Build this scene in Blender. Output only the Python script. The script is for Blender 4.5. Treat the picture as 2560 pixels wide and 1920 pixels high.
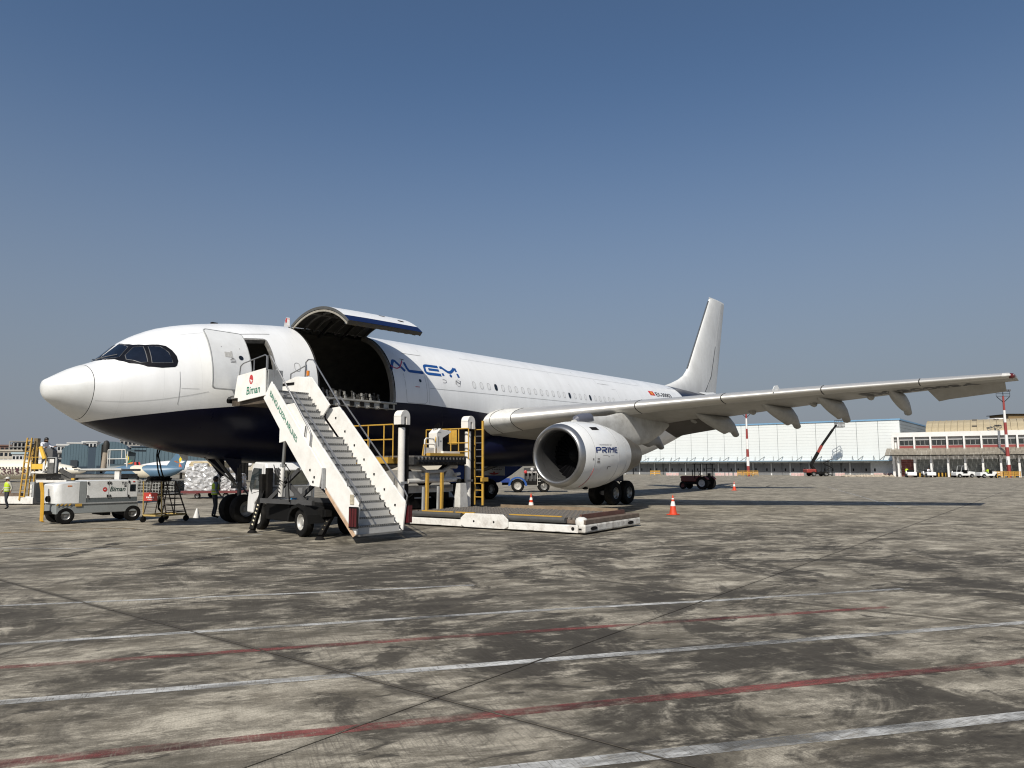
import bpy, bmesh, math, random
from mathutils import Vector, Matrix
R=math.radians; PI=math.pi; sin=math.sin; cos=math.cos
random.seed(7)
for o in list(bpy.data.objects): bpy.data.objects.remove(o)
S=bpy.context.scene; COL=S.collection
# ---------------------------------------------------------------- camera
CX,CY,CZ,YAW,PITCH,ROLL,FPX=-8.3601,-24.3992,2.0729,.6638,.1116,-.0026,1806.85
FW=Vector((cos(YAW)*cos(PITCH),sin(YAW)*cos(PITCH),sin(PITCH)))
R0=Vector((sin(YAW),-cos(YAW),0)); U0=R0.cross(FW)
RT=R0*cos(ROLL)+U0*sin(ROLL); UP=-R0*sin(ROLL)+U0*cos(ROLL)
cd=bpy.data.cameras.new('camera'); cam=bpy.data.objects.new('camera',cd); COL.objects.link(cam)
cam.matrix_world=Matrix(((RT.x,UP.x,-FW.x,CX),(RT.y,UP.y,-FW.y,CY),(RT.z,UP.z,-FW.z,CZ),(0,0,0,1)))
cd.sensor_fit='HORIZONTAL'; cd.sensor_width=36; cd.lens=36*FPX/2560; cd.clip_end=6000; cd.clip_start=.1
S.camera=cam
# ---------------------------------------------------------------- sky, sun, exposure
TOSUN=Vector((-1.0,-.36,.98)).normalized()
w=bpy.data.worlds.new('World'); S.world=w; w.use_nodes=True
nt=w.node_tree; nt.nodes.clear()
sky=nt.nodes.new('ShaderNodeTexSky'); sky.sky_type='NISHITA'; sky.sun_disc=False
sky.sun_elevation=math.asin(TOSUN.z); sky.sun_rotation=math.atan2(TOSUN.x,TOSUN.y)
sky.altitude=0; sky.air_density=1.0; sky.dust_density=1.4; sky.ozone_density=2.5
bg=nt.nodes.new('ShaderNodeBackground'); SKYS=.096; bg.inputs['Strength'].default_value=SKYS
hs=nt.nodes.new('ShaderNodeHueSaturation'); hs.inputs['Saturation'].default_value=1.08
wo=nt.nodes.new('ShaderNodeOutputWorld')
# dusty air near the horizon, the same all the way round
tg=nt.nodes.new('ShaderNodeTexCoord'); sz=nt.nodes.new('ShaderNodeSeparateXYZ'); mr=nt.nodes.new('ShaderNodeMapRange'); mr.interpolation_type='SMOOTHSTEP'
mr.inputs[1].default_value=-.02; mr.inputs[2].default_value=.52; mr.inputs[3].default_value=.93; mr.inputs[4].default_value=0
hz=nt.nodes.new('ShaderNodeMix'); hz.data_type='RGBA'; HAZE=(.246,.272,.322); hz.inputs[7].default_value=tuple(c/SKYS for c in HAZE)+(1,)
nt.links.new(tg.outputs['Generated'],sz.inputs[0]); nt.links.new(sz.outputs[2],mr.inputs[0]); nt.links.new(mr.outputs[0],hz.inputs[0]); nt.links.new(hs.outputs[0],hz.inputs[6])
nt.links.new(sky.outputs[0],hs.inputs['Color']); nt.links.new(hz.outputs[2],bg.inputs['Color']); nt.links.new(bg.outputs[0],wo.inputs[0])
sl=bpy.data.lights.new('sun','SUN'); sl.energy=5.0; sl.angle=R(.53); sl.color=(1.0,.945,.85)
sun=bpy.data.objects.new('sun',sl); COL.objects.link(sun); sun.rotation_euler=TOSUN.to_track_quat('Z','Y').to_euler(); sun.location=(-60,-20,60)
S.view_settings.view_transform='Standard'; S.view_settings.look='None'; S.view_settings.gamma=1; S.view_settings.exposure=-.08
S.view_settings.use_curve_mapping=False
S.cycles.pixel_filter_type='BLACKMAN_HARRIS'; S.cycles.filter_width=1.15; S.cycles.max_bounces=6; S.cycles.diffuse_bounces=3
# ---------------------------------------------------------------- helpers
def pt(px,py,D):                       # world point seen at a photo pixel, D metres ahead of the viewer
    d=FW+RT*((px-1280)/FPX)+UP*((960-py)/FPX); h=d.x*cos(YAW)+d.y*sin(YAW)
    return Vector((CX,CY,CZ))+d*(D/h)
def gnd(px,D): p=pt(px,1160,D); return Vector((p.x,p.y,0))
def wx(hexs):
    def f(c): c/=255; return c/12.92 if c<=.04045 else ((c+.055)/1.055)**2.4
    return tuple(f(int(hexs[i:i+2],16)) for i in (0,2,4))
MATS={}
def M(name,col,rough=.5,metal=0.,var=.10,scale=2.5,dirt=None,damt=.0,dscale=1.2,streak=None,bump=0.,coat=0.,spec=.5,alpha=1.,trans=0.):
    """procedural surface: base colour broken up by noise, dirt laid over it in patches"""
    if name in MATS: return MATS[name]
    m=bpy.data.materials.new(name); m.use_nodes=True; n=m.node_tree.nodes; L=m.node_tree.links; b=n['Principled BSDF']
    tc=n.new('ShaderNodeTexCoord'); no=n.new('ShaderNodeTexNoise'); no.inputs['Scale'].default_value=scale; no.inputs['Detail'].default_value=6; no.inputs['Roughness'].default_value=.62
    L.new(tc.outputs['Object'],no.inputs['Vector'])
    cr=n.new('ShaderNodeValToRGB'); e=cr.color_ramp.elements; e[0].position=.3; e[1].position=.72
    e[0].color=tuple(c*(1-var) for c in col)+(1,); e[1].color=tuple(min(1,c*(1+var*.7)) for c in col)+(1,)
    L.new(no.outputs['Fac'],cr.inputs['Fac']); out=cr.outputs[0]
    if dirt:
        mp=n.new('ShaderNodeMapping'); mp.inputs['Scale'].default_value=streak or (1,1,1); L.new(tc.outputs['Object'],mp.inputs['Vector'])
        n2=n.new('ShaderNodeTexNoise'); n2.inputs['Scale'].default_value=dscale; n2.inputs['Detail'].default_value=8; n2.inputs['Roughness'].default_value=.7
        L.new(mp.outputs[0],n2.inputs['Vector'])
        r2=n.new('ShaderNodeValToRGB'); r2.color_ramp.elements[0].position=.46; r2.color_ramp.elements[1].position=.75
        r2.color_ramp.elements[0].color=(0,0,0,1); r2.color_ramp.elements[1].color=(damt,)*3+(1,)
        L.new(n2.outputs['Fac'],r2.inputs['Fac'])
        mx=n.new('ShaderNodeMix'); mx.data_type='RGBA'; L.new(r2.outputs[0],mx.inputs[0]); L.new(out,mx.inputs[6]); mx.inputs[7].default_value=tuple(dirt)+(1,)
        out=mx.outputs[2]
    L.new(out,b.inputs['Base Color'])
    b.inputs['Roughness'].default_value=rough; b.inputs['Metallic'].default_value=metal; b.inputs['Specular IOR Level'].default_value=spec
    b.inputs['Coat Weight'].default_value=coat; b.inputs['Coat Roughness'].default_value=.08; b.inputs['Alpha'].default_value=alpha
    b.inputs['Transmission Weight'].default_value=trans
    if bump:
        bp=n.new('ShaderNodeBump'); bp.inputs['Strength'].default_value=bump; bp.inputs['Distance'].default_value=.02; L.new(no.outputs['Fac'],bp.inputs['Height']); L.new(bp.outputs[0],b.inputs['Normal'])
    MATS[name]=m; return m
OFF={}                                  # thing -> base point, meshes are kept relative to it
def thing(name,label,cat,loc=(0,0,0),rz=0,group=None,world=False):
    o=bpy.data.objects.new(name,None); COL.objects.link(o); o.location=loc; o.rotation_euler=(0,0,rz); o.empty_display_size=.3
    o['label']=label; o['category']=cat
    if group: o['group']=group
    if world: OFF[o.name]=Vector(loc)
    return o
def tag(o,label,cat,group=None):
    o['label']=label; o['category']=cat
    if group: o['group']=group
    return o
def root_of(o):
    while o.parent: o=o.parent
    return o
class MB:
    def __init__(s): s.v=[]; s.f=[]; s.mi=[]; s.k=0
    def mat(s,k): s.k=k; return s
    def add(s,vs,fs):
        b=len(s.v); s.v+=[tuple(p) for p in vs]
        for f in fs: s.f.append(tuple(i+b for i in f)); s.mi.append(s.k)
        return s
    def box(s,x0,x1,y0,y1,z0,z1):
        return s.add([(x0,y0,z0),(x1,y0,z0),(x1,y1,z0),(x0,y1,z0),(x0,y0,z1),(x1,y0,z1),(x1,y1,z1),(x0,y1,z1)],[(0,3,2,1),(4,5,6,7),(0,1,5,4),(1,2,6,5),(2,3,7,6),(3,0,4,7)])
    def hexa(s,p): return s.add(p,[(0,3,2,1),(4,5,6,7),(0,1,5,4),(1,2,6,5),(2,3,7,6),(3,0,4,7)])
    def quad(s,a,b,c,d): return s.add([a,b,c,d],[(0,1,2,3)])
    def bar(s,p,q,wd,h,up=(0,0,1)):     # rectangular bar from p to q
        p,q=Vector(p),Vector(q); d=(q-p).normalized(); u=Vector(up)
        if abs(d.dot(u))>.98: u=Vector((0,1,0))
        sd=d.cross(u).normalized()*wd/2; u=sd.cross(d).normalized()*h/2
        return s.hexa([p-sd-u,p+sd-u,q+sd-u,q-sd-u,p-sd+u,p+sd+u,q+sd+u,q-sd+u])
    def cyl(s,p,q,r,r2=None,n=12,cap=True):
        p,q=Vector(p),Vector(q); r2=r if r2 is None else r2; d=(q-p).normalized()
        a=d.orthogonal().normalized(); b=d.cross(a); vs=[]
        for c,rr in ((p,r),(q,r2)):
            for i in range(n): t=2*PI*i/n; vs.append(c+(a*cos(t)+b*sin(t))*rr)
        fs=[(i,(i+1)%n,n+(i+1)%n,n+i) for i in range(n)]
        if cap: fs+=[tuple(range(n-1,-1,-1)),tuple(range(n,2*n))]
        return s.add(vs,fs)
    def tube(s,pts,r,n=6,closed=False):
        pts=[Vector(p) for p in pts]; m=len(pts); vs=[]; ref=None
        for i,p in enumerate(pts):
            a=pts[i-1] if (i or closed) else pts[i]; b=pts[(i+1)%m] if (i<m-1 or closed) else pts[i]
            d=(b-a); d=d.normalized() if d.length else Vector((0,0,1))
            if ref is None: ref=d.orthogonal().normalized()
            ref=(ref-d*ref.dot(d)); ref=ref.normalized() if ref.length>1e-5 else d.orthogonal().normalized(); bb=d.cross(ref)
            for k in range(n): t=2*PI*k/n; vs.append(p+(ref*cos(t)+bb*sin(t))*r)
        fs=[]
        for i in range(m if closed else m-1):
            j=(i+1)%m
            for k in range(n): fs.append((i*n+k,i*n+(k+1)%n,j*n+(k+1)%n,j*n+k))
        if not closed: fs+=[tuple(range(n-1,-1,-1)),tuple(range((m-1)*n,m*n))]
        return s.add(vs,fs)
    def loft(s,rings,cap0=True,cap1=True,closed=True):
        n=len(rings[0]); vs=[p for r in rings for p in r]; fs=[]
        for i in range(len(rings)-1):
            for k in range(n if closed else n-1): fs.append((i*n+k,i*n+(k+1)%n,(i+1)*n+(k+1)%n,(i+1)*n+k))
        if cap0: fs.append(tuple(range(n-1,-1,-1)))
        if cap1: fs.append(tuple(range((len(rings)-1)*n,len(rings)*n)))
        return s.add(vs,fs)
    def lathe(s,prof,c=(0,0,0),ax=(0,0,1),n=20,cap0=False,cap1=False):   # prof: (distance along axis, radius)
        c=Vector(c); d=Vector(ax).normalized(); a=d.orthogonal().normalized(); b=d.cross(a)
        return s.loft([[c+d*h+(a*cos(2*PI*i/n)+b*sin(2*PI*i/n))*max(r,1e-4) for i in range(n)] for h,r in prof],cap0,cap1)
    def prism(s,poly,d0,d1,fn):         # poly of (a,b), extruded from d0 to d1; fn(a,b,d)->point
        n=len(poly); vs=[fn(a,b,d0) for a,b in poly]+[fn(a,b,d1) for a,b in poly]
        return s.add(vs,[tuple(range(n-1,-1,-1)),tuple(range(n,2*n))]+[(i,(i+1)%n,n+(i+1)%n,n+i) for i in range(n)])
    def mesh(s,name,mats,smooth=False,ang=32,off=None,normals=True):
        me=bpy.data.meshes.new(name); vs=s.v
        if off is not None: vs=[(p[0]-off.x,p[1]-off.y,p[2]-off.z) for p in vs]
        me.from_pydata(vs,[],s.f)
        for m in (mats if isinstance(mats,(list,tuple)) else [mats]): me.materials.append(m)
        me.polygons.foreach_set('material_index',s.mi)
        if normals:
            bm=bmesh.new(); bm.from_mesh(me); bmesh.ops.recalc_face_normals(bm,faces=bm.faces); bm.to_mesh(me); bm.free()
        if smooth:
            me.polygons.foreach_set('use_smooth',[True]*len(me.polygons)); me.set_sharp_from_angle(angle=R(ang))
        me.update(); return me
    def build(s,name,mats,parent=None,smooth=False,bevel=0,ang=32,normals=True,kind=None,label=None,loc=None):
        off=OFF.get(root_of(parent).name) if parent else None
        o=bpy.data.objects.new(name,s.mesh(name,mats,smooth,ang,off,normals)); COL.objects.link(o)
        if parent: o.parent=parent
        if loc is not None: o.location=loc
        if bevel:
            md=o.modifiers.new('edges','BEVEL'); md.width=bevel; md.segments=2; md.limit_method='ANGLE'; md.angle_limit=R(40)
        if kind: o['kind']=kind
        if label: o['label']=label
        return o
def share(name,me,parent,loc=(0,0,0),rot=None):      # another piece on the same mesh data
    o=bpy.data.objects.new(name,me); COL.objects.link(o); o.parent=parent; o.location=loc
    if rot: o.rotation_euler=rot
    return o
def dup(root,loc,rz=None,label=None,group=None):
    def cp(o,par):
        c=o.copy(); COL.objects.link(c)
        if par: c.parent=par
        for ch in o.children: cp(ch,c)
        return c
    c=cp(root,None); c.location=loc
    if rz is not None: c.rotation_euler=(0,0,rz)
    if label: c['label']=label
    if group: c['group']=group
    return c
_T={}
def glyphs(txt,shear=0.,bold=0.,spacing=1.):
    k=(txt,shear,bold,spacing)
    if k in _T: return _T[k]
    cu=bpy.data.curves.new('lettering','FONT'); cu.body=txt; cu.size=1; cu.shear=shear; cu.offset=bold; cu.space_character=spacing; cu.resolution_u=3
    o=bpy.data.objects.new('lettering',cu); COL.objects.link(o); dg=bpy.context.evaluated_depsgraph_get()
    me=bpy.data.meshes.new_from_object(o.evaluated_get(dg)); bm=bmesh.new(); bm.from_mesh(me); bmesh.ops.triangulate(bm,faces=bm.faces)
    bmesh.ops.subdivide_edges(bm,edges=[e for e in bm.edges if e.calc_length()>.35],cuts=1); bm.verts.ensure_lookup_table()
    vs=[(v.co.x,v.co.y) for v in bm.verts]; fs=[tuple(v.index for v in f.verts) for f in bm.faces]; bm.free()
    bpy.data.objects.remove(o); bpy.data.curves.remove(cu); bpy.data.meshes.remove(me)
    xs=[p[0] for p in vs] or [0]; ys=[p[1] for p in vs] or [0]
    x0,x1,y0,y1=min(xs),max(xs),min(ys),max(ys)
    vs=[((x-x0)/max(x1-x0,1e-6),(y-y0)/max(y1-y0,1e-6)) for x,y in vs]       # normalised to a unit box
    _T[k]=(vs,fs); return _T[k]
def lettering(mb,txt,fn,**k):           # fn(u,v) with u,v in 0..1
    vs,fs=glyphs(txt,**k); mb.add([fn(u,v) for u,v in vs],fs); return mb
def on_plane(o,du,dv):
    o,du,dv=Vector(o),Vector(du),Vector(dv); return lambda u,v:o+du*u+dv*v
# ---------------------------------------------------------------- shared materials
WHITE=M('white paint',(.76,.77,.76),.38,var=.05,dirt=(.42,.39,.33),damt=.28,dscale=.9,coat=.15)
OLDWHITE=M('worn white paint',(.74,.73,.69),.5,var=.08,dirt=(.22,.17,.12),damt=.6,dscale=2.2)
STAIRWHITE=M('stair white paint',(.80,.79,.75),.45,var=.05,dirt=(.40,.36,.28),damt=.30,dscale=1.6)
YEL=M('yellow paint',(.52,.31,.05),.5,var=.15,dirt=(.16,.11,.06),damt=.5,dscale=3)
BLK=M('black rubber',(.010,.0098,.0095),.8,var=.3,dirt=(.055,.05,.045),damt=.35,dscale=3,spec=.1)
DARK=M('dark steel',(.011,.011,.011),.6,var=.3,dirt=(.04,.034,.028),damt=.4,dscale=3,spec=.06)
STEEL=M('grey steel',(.30,.30,.29),.4,metal=.7,var=.15,dirt=(.12,.10,.08),damt=.4,dscale=3)
GREY=M('grey paint',(.33,.34,.34),.5,var=.12,dirt=(.12,.11,.09),damt=.45,dscale=2)
RUST=M('rusty steel',(.17,.13,.10),.75,metal=.2,var=.4,scale=5,dirt=(.07,.045,.03),damt=.6,dscale=3)
GLASS=M('dark glass',(.012,.016,.02),.06,var=.2,spec=.8)
RED=M('red paint',(.42,.03,.025),.45,var=.12)
BLUE=M('blue paint',(.02,.05,.22),.4,var=.15)
BROWN=M('brown steel',(.12,.055,.04),.65,var=.3)
INK=M('dark lettering',(.03,.03,.035),.5,var=.1)
REDINK=M('red lettering',(.50,.04,.04),.5,var=.1)
GREENINK=M('green lettering',(.0,.16,.09),.5,var=.1)
ORANGE=M('orange lamp',(.65,.2,.02),.3,var=.1)
def wheel(parent,c,ax,r,wd,name='wheel',hub=None,n=24,rimr=.58,dish=.25):
    """tyre with shoulders and a recessed rim; c = centre, ax = axle direction pointing outwards"""
    c=Vector(c); ax=Vector(ax).normalized(); h=wd/2
    t=MB().lathe([(-h*.9,r*rimr),(-h,r*.72),(-h*.95,r*.92),(-h*.7,r*.985),(-h*.35,r),(h*.35,r),(h*.7,r*.985),(h*.95,r*.92),(h,r*.72),(h*.9,r*rimr),(h*.5,r*rimr*.97)],c,ax,n,cap0=True)
    for k in (-.3,0,.3): pass
    o=t.build(name,BLK,parent,smooth=True)
    g=MB().lathe([(h*.92,r*rimr),(h*.86,r*rimr*.93),(h*(.9-dish*1.6),r*rimr*.8),(h*(.9-dish*2),r*rimr*.42),(h*(.9-dish),r*rimr*.34),(h*(.9-dish),.001)],c,ax,n)
    g.build('rim',hub or STEEL,o,smooth=True,ang=40)
    return o
# ---------------------------------------------------------------- ground
def concrete(name):
    m=bpy.data.materials.new(name); m.use_nodes=True; n=m.node_tree.nodes; L=m.node_tree.links; b=n['Principled BSDF']
    g=n.new('ShaderNodeNewGeometry'); oi=n.new('ShaderNodeObjectInfo')
    def noise(scale,det=6,ro=.6,st=(1,1,1),rz=0,dist=0.):
        mp=n.new('ShaderNodeMapping'); mp.vector_type='TEXTURE'; mp.inputs['Rotation'].default_value=(0,0,rz); mp.inputs['Scale'].default_value=st; L.new(g.outputs['Position'],mp.inputs['Vector'])
        t=n.new('ShaderNodeTexNoise'); t.inputs['Scale'].default_value=scale; t.inputs['Detail'].default_value=det; t.inputs['Roughness'].default_value=ro; t.inputs['Distortion'].default_value=dist
        L.new(mp.outputs[0],t.inputs['Vector']); return t.outputs['Fac']
    def ramp(src,p0,p1,c0=0.,c1=1.):
        r=n.new('ShaderNodeMapRange'); r.interpolation_type='SMOOTHSTEP'; L.new(src,r.inputs[0]); r.inputs[1].default_value=p0; r.inputs[2].default_value=p1; r.inputs[3].default_value=c0; r.inputs[4].default_value=c1; return r.outputs[0]
    def mix(f,a,c,mode='MIX'):
        x=n.new('ShaderNodeMix'); x.data_type='RGBA'; x.blend_type=mode
        if isinstance(f,float): x.inputs[0].default_value=f
        else: L.new(f,x.inputs[0])
        for i,q in ((6,a),(7,c)):
            if isinstance(q,tuple): x.inputs[i].default_value=q+(1,)
            else: L.new(q,x.inputs[i])
        return x.outputs[2]
    def mul(a,c):
        x=n.new('ShaderNodeMath'); x.operation='MULTIPLY'; L.new(a,x.inputs[0])
        if isinstance(c,float): x.inputs[1].default_value=c
        else: L.new(c,x.inputs[1])
        return x.outputs[0]
    nd=n.new('ShaderNodeVectorMath'); nd.operation='DISTANCE'; L.new(g.outputs['Position'],nd.inputs[0]); nd.inputs[1].default_value=(2,-21,0)
    near=ramp(nd.outputs['Value'],5.,26.,1.,.30); near2=ramp(nd.outputs['Value'],6.,22.,1.,.42)               # the stand in front is the most stained part
    col=mix(ramp(noise(1.1,9,.70),.36,.64),(.215,.19,.145),(.53,.482,.385))
    A=-.636
    # tyre and traffic wear, drawn out along the lanes
    col=mix(mul(mul(ramp(noise(1.3,9,.74,(3.6,.8,1),A,.5),.45,.60),.72),near2),col,(.10,.086,.062))
    col=mix(mul(mul(ramp(noise(3.4,7,.72,(7,.6,1),A),.52,.66),.55),near2),col,(.07,.06,.045))
    col=mix(mul(mul(ramp(noise(2.3,10,.78,(2.0,.9,1),A,.6),.47,.57),.55),near2),col,(.082,.071,.051))
    # oil and fuel patches with soft, broken edges
    pat=mul(mul(ramp(noise(.62,9,.70,(1.6,1,1),A,.9),.47,.58),ramp(noise(.15,3,.5),.32,.52,.40,1.)),near)
    col=mix(mul(pat,.92),col,(.036,.031,.023))
    pat2=mul(ramp(noise(.36,9,.72,(1.3,1,1),.5,1.2),.49,.57),near)
    col=mix(mul(pat2,.88),col,(.042,.036,.027))
    col=mix(mul(mul(ramp(noise(2.4,6,.62,(2.2,1,1),A,.8),.60,.66),near),.85),col,(.03,.026,.02))
    # pale scuffs where the surface is scraped clean
    col=mix(mul(ramp(noise(2.6,9,.78,(2.2,.9,1),A),.52,.66),.68),col,(.60,.545,.435))
    br=noise(26,3,.6,(14,.55,1),1.05); bl=noise(24,4,.65,(12,.6,1),-.30)
    pick=n.new('ShaderNodeMath'); pick.operation='GREATER_THAN'; L.new(oi.outputs['Random'],pick.inputs[0]); pick.inputs[1].default_value=.5   # slabs were broomed either way
    bm_=n.new('ShaderNodeMix'); L.new(pick.outputs[0],bm_.inputs[0]); L.new(br,bm_.inputs[2]); L.new(bl,bm_.inputs[3]); br=bm_.outputs[0]
    col=mix(mul(ramp(br,.50,.66),.46),col,(.10,.088,.07))
    # dirt gathered along the slab joints
    sx=n.new('ShaderNodeSeparateXYZ'); L.new(g.outputs['Position'],sx.inputs[0])
    def jd(o,s0,p):
        a=n.new('ShaderNodeMath'); a.operation='SUBTRACT'; L.new(o,a.inputs[0]); a.inputs[1].default_value=s0
        q=n.new('ShaderNodeMath'); q.operation='PINGPONG'; L.new(a.outputs[0],q.inputs[0]); q.inputs[1].default_value=p/2; return q.outputs[0]
    for o,s0,p,kk in ((sx.outputs[0],-3.46,6.54,.75),(sx.outputs[1],-19.7,6.47,.30)):
        col=mix(mul(ramp(jd(o,s0,p),.02,.09,1.,0.),kk),col,(.05,.044,.036))
    br2=noise(26,3,.6,(14,.55,1),1.05)
    gr=noise(60,5,.75); col=mix(ramp(gr,.36,.62,.42,0.),col,(.06,.053,.043))
    tone=n.new('ShaderNodeMapRange'); L.new(oi.outputs['Random'],tone.inputs[0]); tone.inputs[3].default_value=.92; tone.inputs[4].default_value=1.06
    hv=n.new('ShaderNodeHueSaturation'); L.new(tone.outputs[0],hv.inputs['Value']); L.new(col,hv.inputs['Color'])
    L.new(hv.outputs[0],b.inputs['Base Color']); b.inputs['Roughness'].default_value=.82; b.inputs['Specular IOR Level'].default_value=.3
    bp=n.new('ShaderNodeBump'); bp.inputs['Strength'].default_value=.35; bp.inputs['Distance'].default_value=.006; L.new(br2,bp.inputs['Height']); L.new(bp.outputs[0],b.inputs['Normal'])
    return m
CONC=concrete('stained concrete')
def struct(name,mb,m,**k):
    o=mb.build(name,m,**k); o['kind']='structure'; return o
SX,SY,PX,PY=-3.46,-19.7,6.54,6.47
nx0,nx1,ny0,ny1=-2,9,-1,6
xa,xb,ya,yb=SX+nx0*PX,SX+nx1*PX,SY+ny0*PY,SY+ny1*PY
apron=struct('apron',MB().box(xa-.0,xb,ya,yb,-.20,-.007),M('joint sealant',(.012,.011,.010),.95,var=.3,spec=.05))
far=MB(); B=2600
far.add([(-B,-B,0),(B,-B,0),(B,ya,0),(-B,ya,0)],[(0,1,2,3)]).add([(-B,yb,0),(B,yb,0),(B,B,0),(-B,B,0)],[(0,1,2,3)])
far.add([(-B,ya,0),(xa,ya,0),(xa,yb,0),(-B,yb,0)],[(0,1,2,3)]).add([(xb,ya,0),(B,ya,0),(B,yb,0),(xb,yb,0)],[(0,1,2,3)])
struct('ground',far,CONC,normals=False)
def slab_mesh():
    a,b,g,c=PX,PY,.011,.002; m=MB()
    def ring(i,z): return [(i,i,z),(a-i,i,z),(a-i,b-i,z),(i,b-i,z)]
    m.loft([ring(g,-.0065),ring(g,-c),ring(g+c,0)],cap0=False,cap1=True); return m.mesh('slab',CONC)
sm=slab_mesh()
for i in range(nx0,nx1):
    for j in range(ny0,ny1): share('slab',sm,apron,(SX+i*PX,SY+j*PY,0))
# painted lines
def paint(name,col,edge):
    m=bpy.data.materials.new(name); m.use_nodes=True; n=m.node_tree.nodes; L=m.node_tree.links; b=n['Principled BSDF']
    g=n.new('ShaderNodeNewGeometry')
    def noise(sc,st,rz=0):
        mp=n.new('ShaderNodeMapping'); mp.vector_type='TEXTURE'; mp.inputs['Scale'].default_value=st; mp.inputs['Rotation'].default_value=(0,0,rz); L.new(g.outputs['Position'],mp.inputs['Vector'])
        t=n.new('ShaderNodeTexNoise'); t.inputs['Scale'].default_value=sc; t.inputs['Detail'].default_value=8; t.inputs['Roughness'].default_value=.7; L.new(mp.outputs[0],t.inputs['Vector']); return t.outputs['Fac']
    def ramp(src,p0,p1,c0,c1):
        r=n.new('ShaderNodeMapRange'); L.new(src,r.inputs[0]); r.inputs[1].default_value=p0; r.inputs[2].default_value=p1; r.inputs[3].default_value=c0; r.inputs[4].default_value=c1; return r.outputs[0]
    cr=n.new('ShaderNodeMix'); cr.data_type='RGBA'; cr.inputs[6].default_value=col+(1,); cr.inputs[7].default_value=tuple(c*.22 for c in col)+(1,)
    L.new(ramp(noise(1.6,(2.4,.7,1),-.636),.42,.60,0.,1.),cr.inputs[0]); L.new(cr.outputs[2],b.inputs['Base Color']); b.inputs['Roughness'].default_value=.75
    # worn through to the concrete in patches, scraped along the broom strokes, broken at the slab joints
    def mth(op,p,q):
        x=n.new('ShaderNodeMath'); x.operation=op; L.new(p,x.inputs[0])
        if isinstance(q,float): x.inputs[1].default_value=q
        else: L.new(q,x.inputs[1])
        return x
    al=mth('MULTIPLY',ramp(noise(2.0,(2.2,.8,1),-.6),.40,.62,1.,edge),ramp(noise(9.0,(3.,.7,1),-.4),.44,.66,1.,.35)).outputs[0]
    al=mth('MULTIPLY',al,ramp(noise(34,(6,.6,1),1.05),.52,.64,1.,.45)).outputs[0]
    sx=n.new('ShaderNodeSeparateXYZ'); L.new(g.outputs['Position'],sx.inputs[0])
    for o,s0,p in ((sx.outputs[0],-3.46,6.54),(sx.outputs[1],-19.7,6.47)):
        q=mth('PINGPONG',mth('SUBTRACT',o,s0).outputs[0],p/2).outputs[0]; al=mth('MULTIPLY',al,ramp(q,.010,.022,0.,1.)).outputs[0]
    mn=mth('MULTIPLY',al,.96)
    L.new(mn.outputs[0],b.inputs['Alpha']); return m
PW=paint('worn white line paint',(.66,.66,.635),.55); PR=paint('worn red line paint',(.27,.075,.065),.22); PYL=paint('worn yellow line paint',(.45,.27,.06),.05)
def line(name,pts,wd,m,z=.004):
    mb=MB(); vs=[]
    for i,(x,y) in enumerate(pts):
        a=Vector(pts[max(i-1,0)]); b=Vector(pts[min(i+1,len(pts)-1)]); d=(b-a).normalized(); nn=Vector((-d.y,d.x))*wd/2
        vs+=[(x-nn.x,y-nn.y,z),(x+nn.x,y+nn.y,z)]
    mb.add(vs,[(2*i,2*i+1,2*i+3,2*i+2) for i in range(len(pts)-1)])
    return struct(name,mb,m,normals=False)
def ext(p,q,a,b):
    p,q=Vector(p),Vector(q); d=(q-p).normalized(); return tuple(p-d*a),tuple(q+d*b)
def seg(p,q,n=14): p,q=Vector(p),Vector(q); return [tuple(p.lerp(q,i/n)) for i in range(n+1)]
line('white_line',seg(*ext((-5.91,-16.74),(3.46,-23.66),6,6)),.15,PW)
line('white_line',seg((-7.5,-12.6),(-5.16,-14.3),4)+[(-3.87,-15.2),(-1.67,-16.74),(.06,-17.97),(2.68,-19.96),(5.4,-21.9)],.13,PW)
line('white_line',seg((-6,-10.2),(-3.36,-12.3),4)+[(-.97,-14.2),(1.36,-15.95)],.11,PW)
line('white_line',seg(*ext((-4.06,-21.35),(-.86,-23.86),4,8)),.17,PW)
line('red_line',seg(*ext((-6.3,-18.35),(1.2,-23.78),5,6)),.16,PR)
line('red_line',seg(*ext((-5.5,-15.45),(3.13,-21.74),5,.5)),.13,PR)
line('white_line',seg((.6,-5.2),(4.6,-4.6),4),.10,PW)
line('white_line',seg((-1.9,-2.2),(.2,-5.2),4),.12,PW)
line('yellow_line',seg((-1.8,3.2),(2.1,1.2),4),.25,PYL)
line('yellow_line',seg((2.0,1.9),(3.2,.6),3),.16,PYL)
line('white_line',seg((30,-17.6),(62,-6),10),.12,PW)
# dark rubber marks where tyres turned or stopped
RUB=paint('rubber marks',(.055,.048,.038),.0)
for c,r,a0,a1,wd in (((66,-16),16,1.2,3.0,.28),((70,-14),20,1.3,2.9,.28),((60,-9),26,.2,1.2,.25)):
    line('tyre_mark',[(c[0]+r*cos(a0+(a1-a0)*i/24),c[1]+r*sin(a0+(a1-a0)*i/24)) for i in range(25)],wd,RUB,.003)
STN=M('old oil stain',(.075,.066,.054),.9,var=.35,scale=4,alpha=.72)
for p,q,wd in (((-1.2,-9.4),(1.3,-8.3),.3),((-1.5,-5.9),(.9,-3.6),.35),((-3.6,-2.6),(1.8,-1.7),.25)):
    line('tyre_mark',seg(p,q,4),wd,STN if wd<.16 else RUB,.003)
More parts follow.
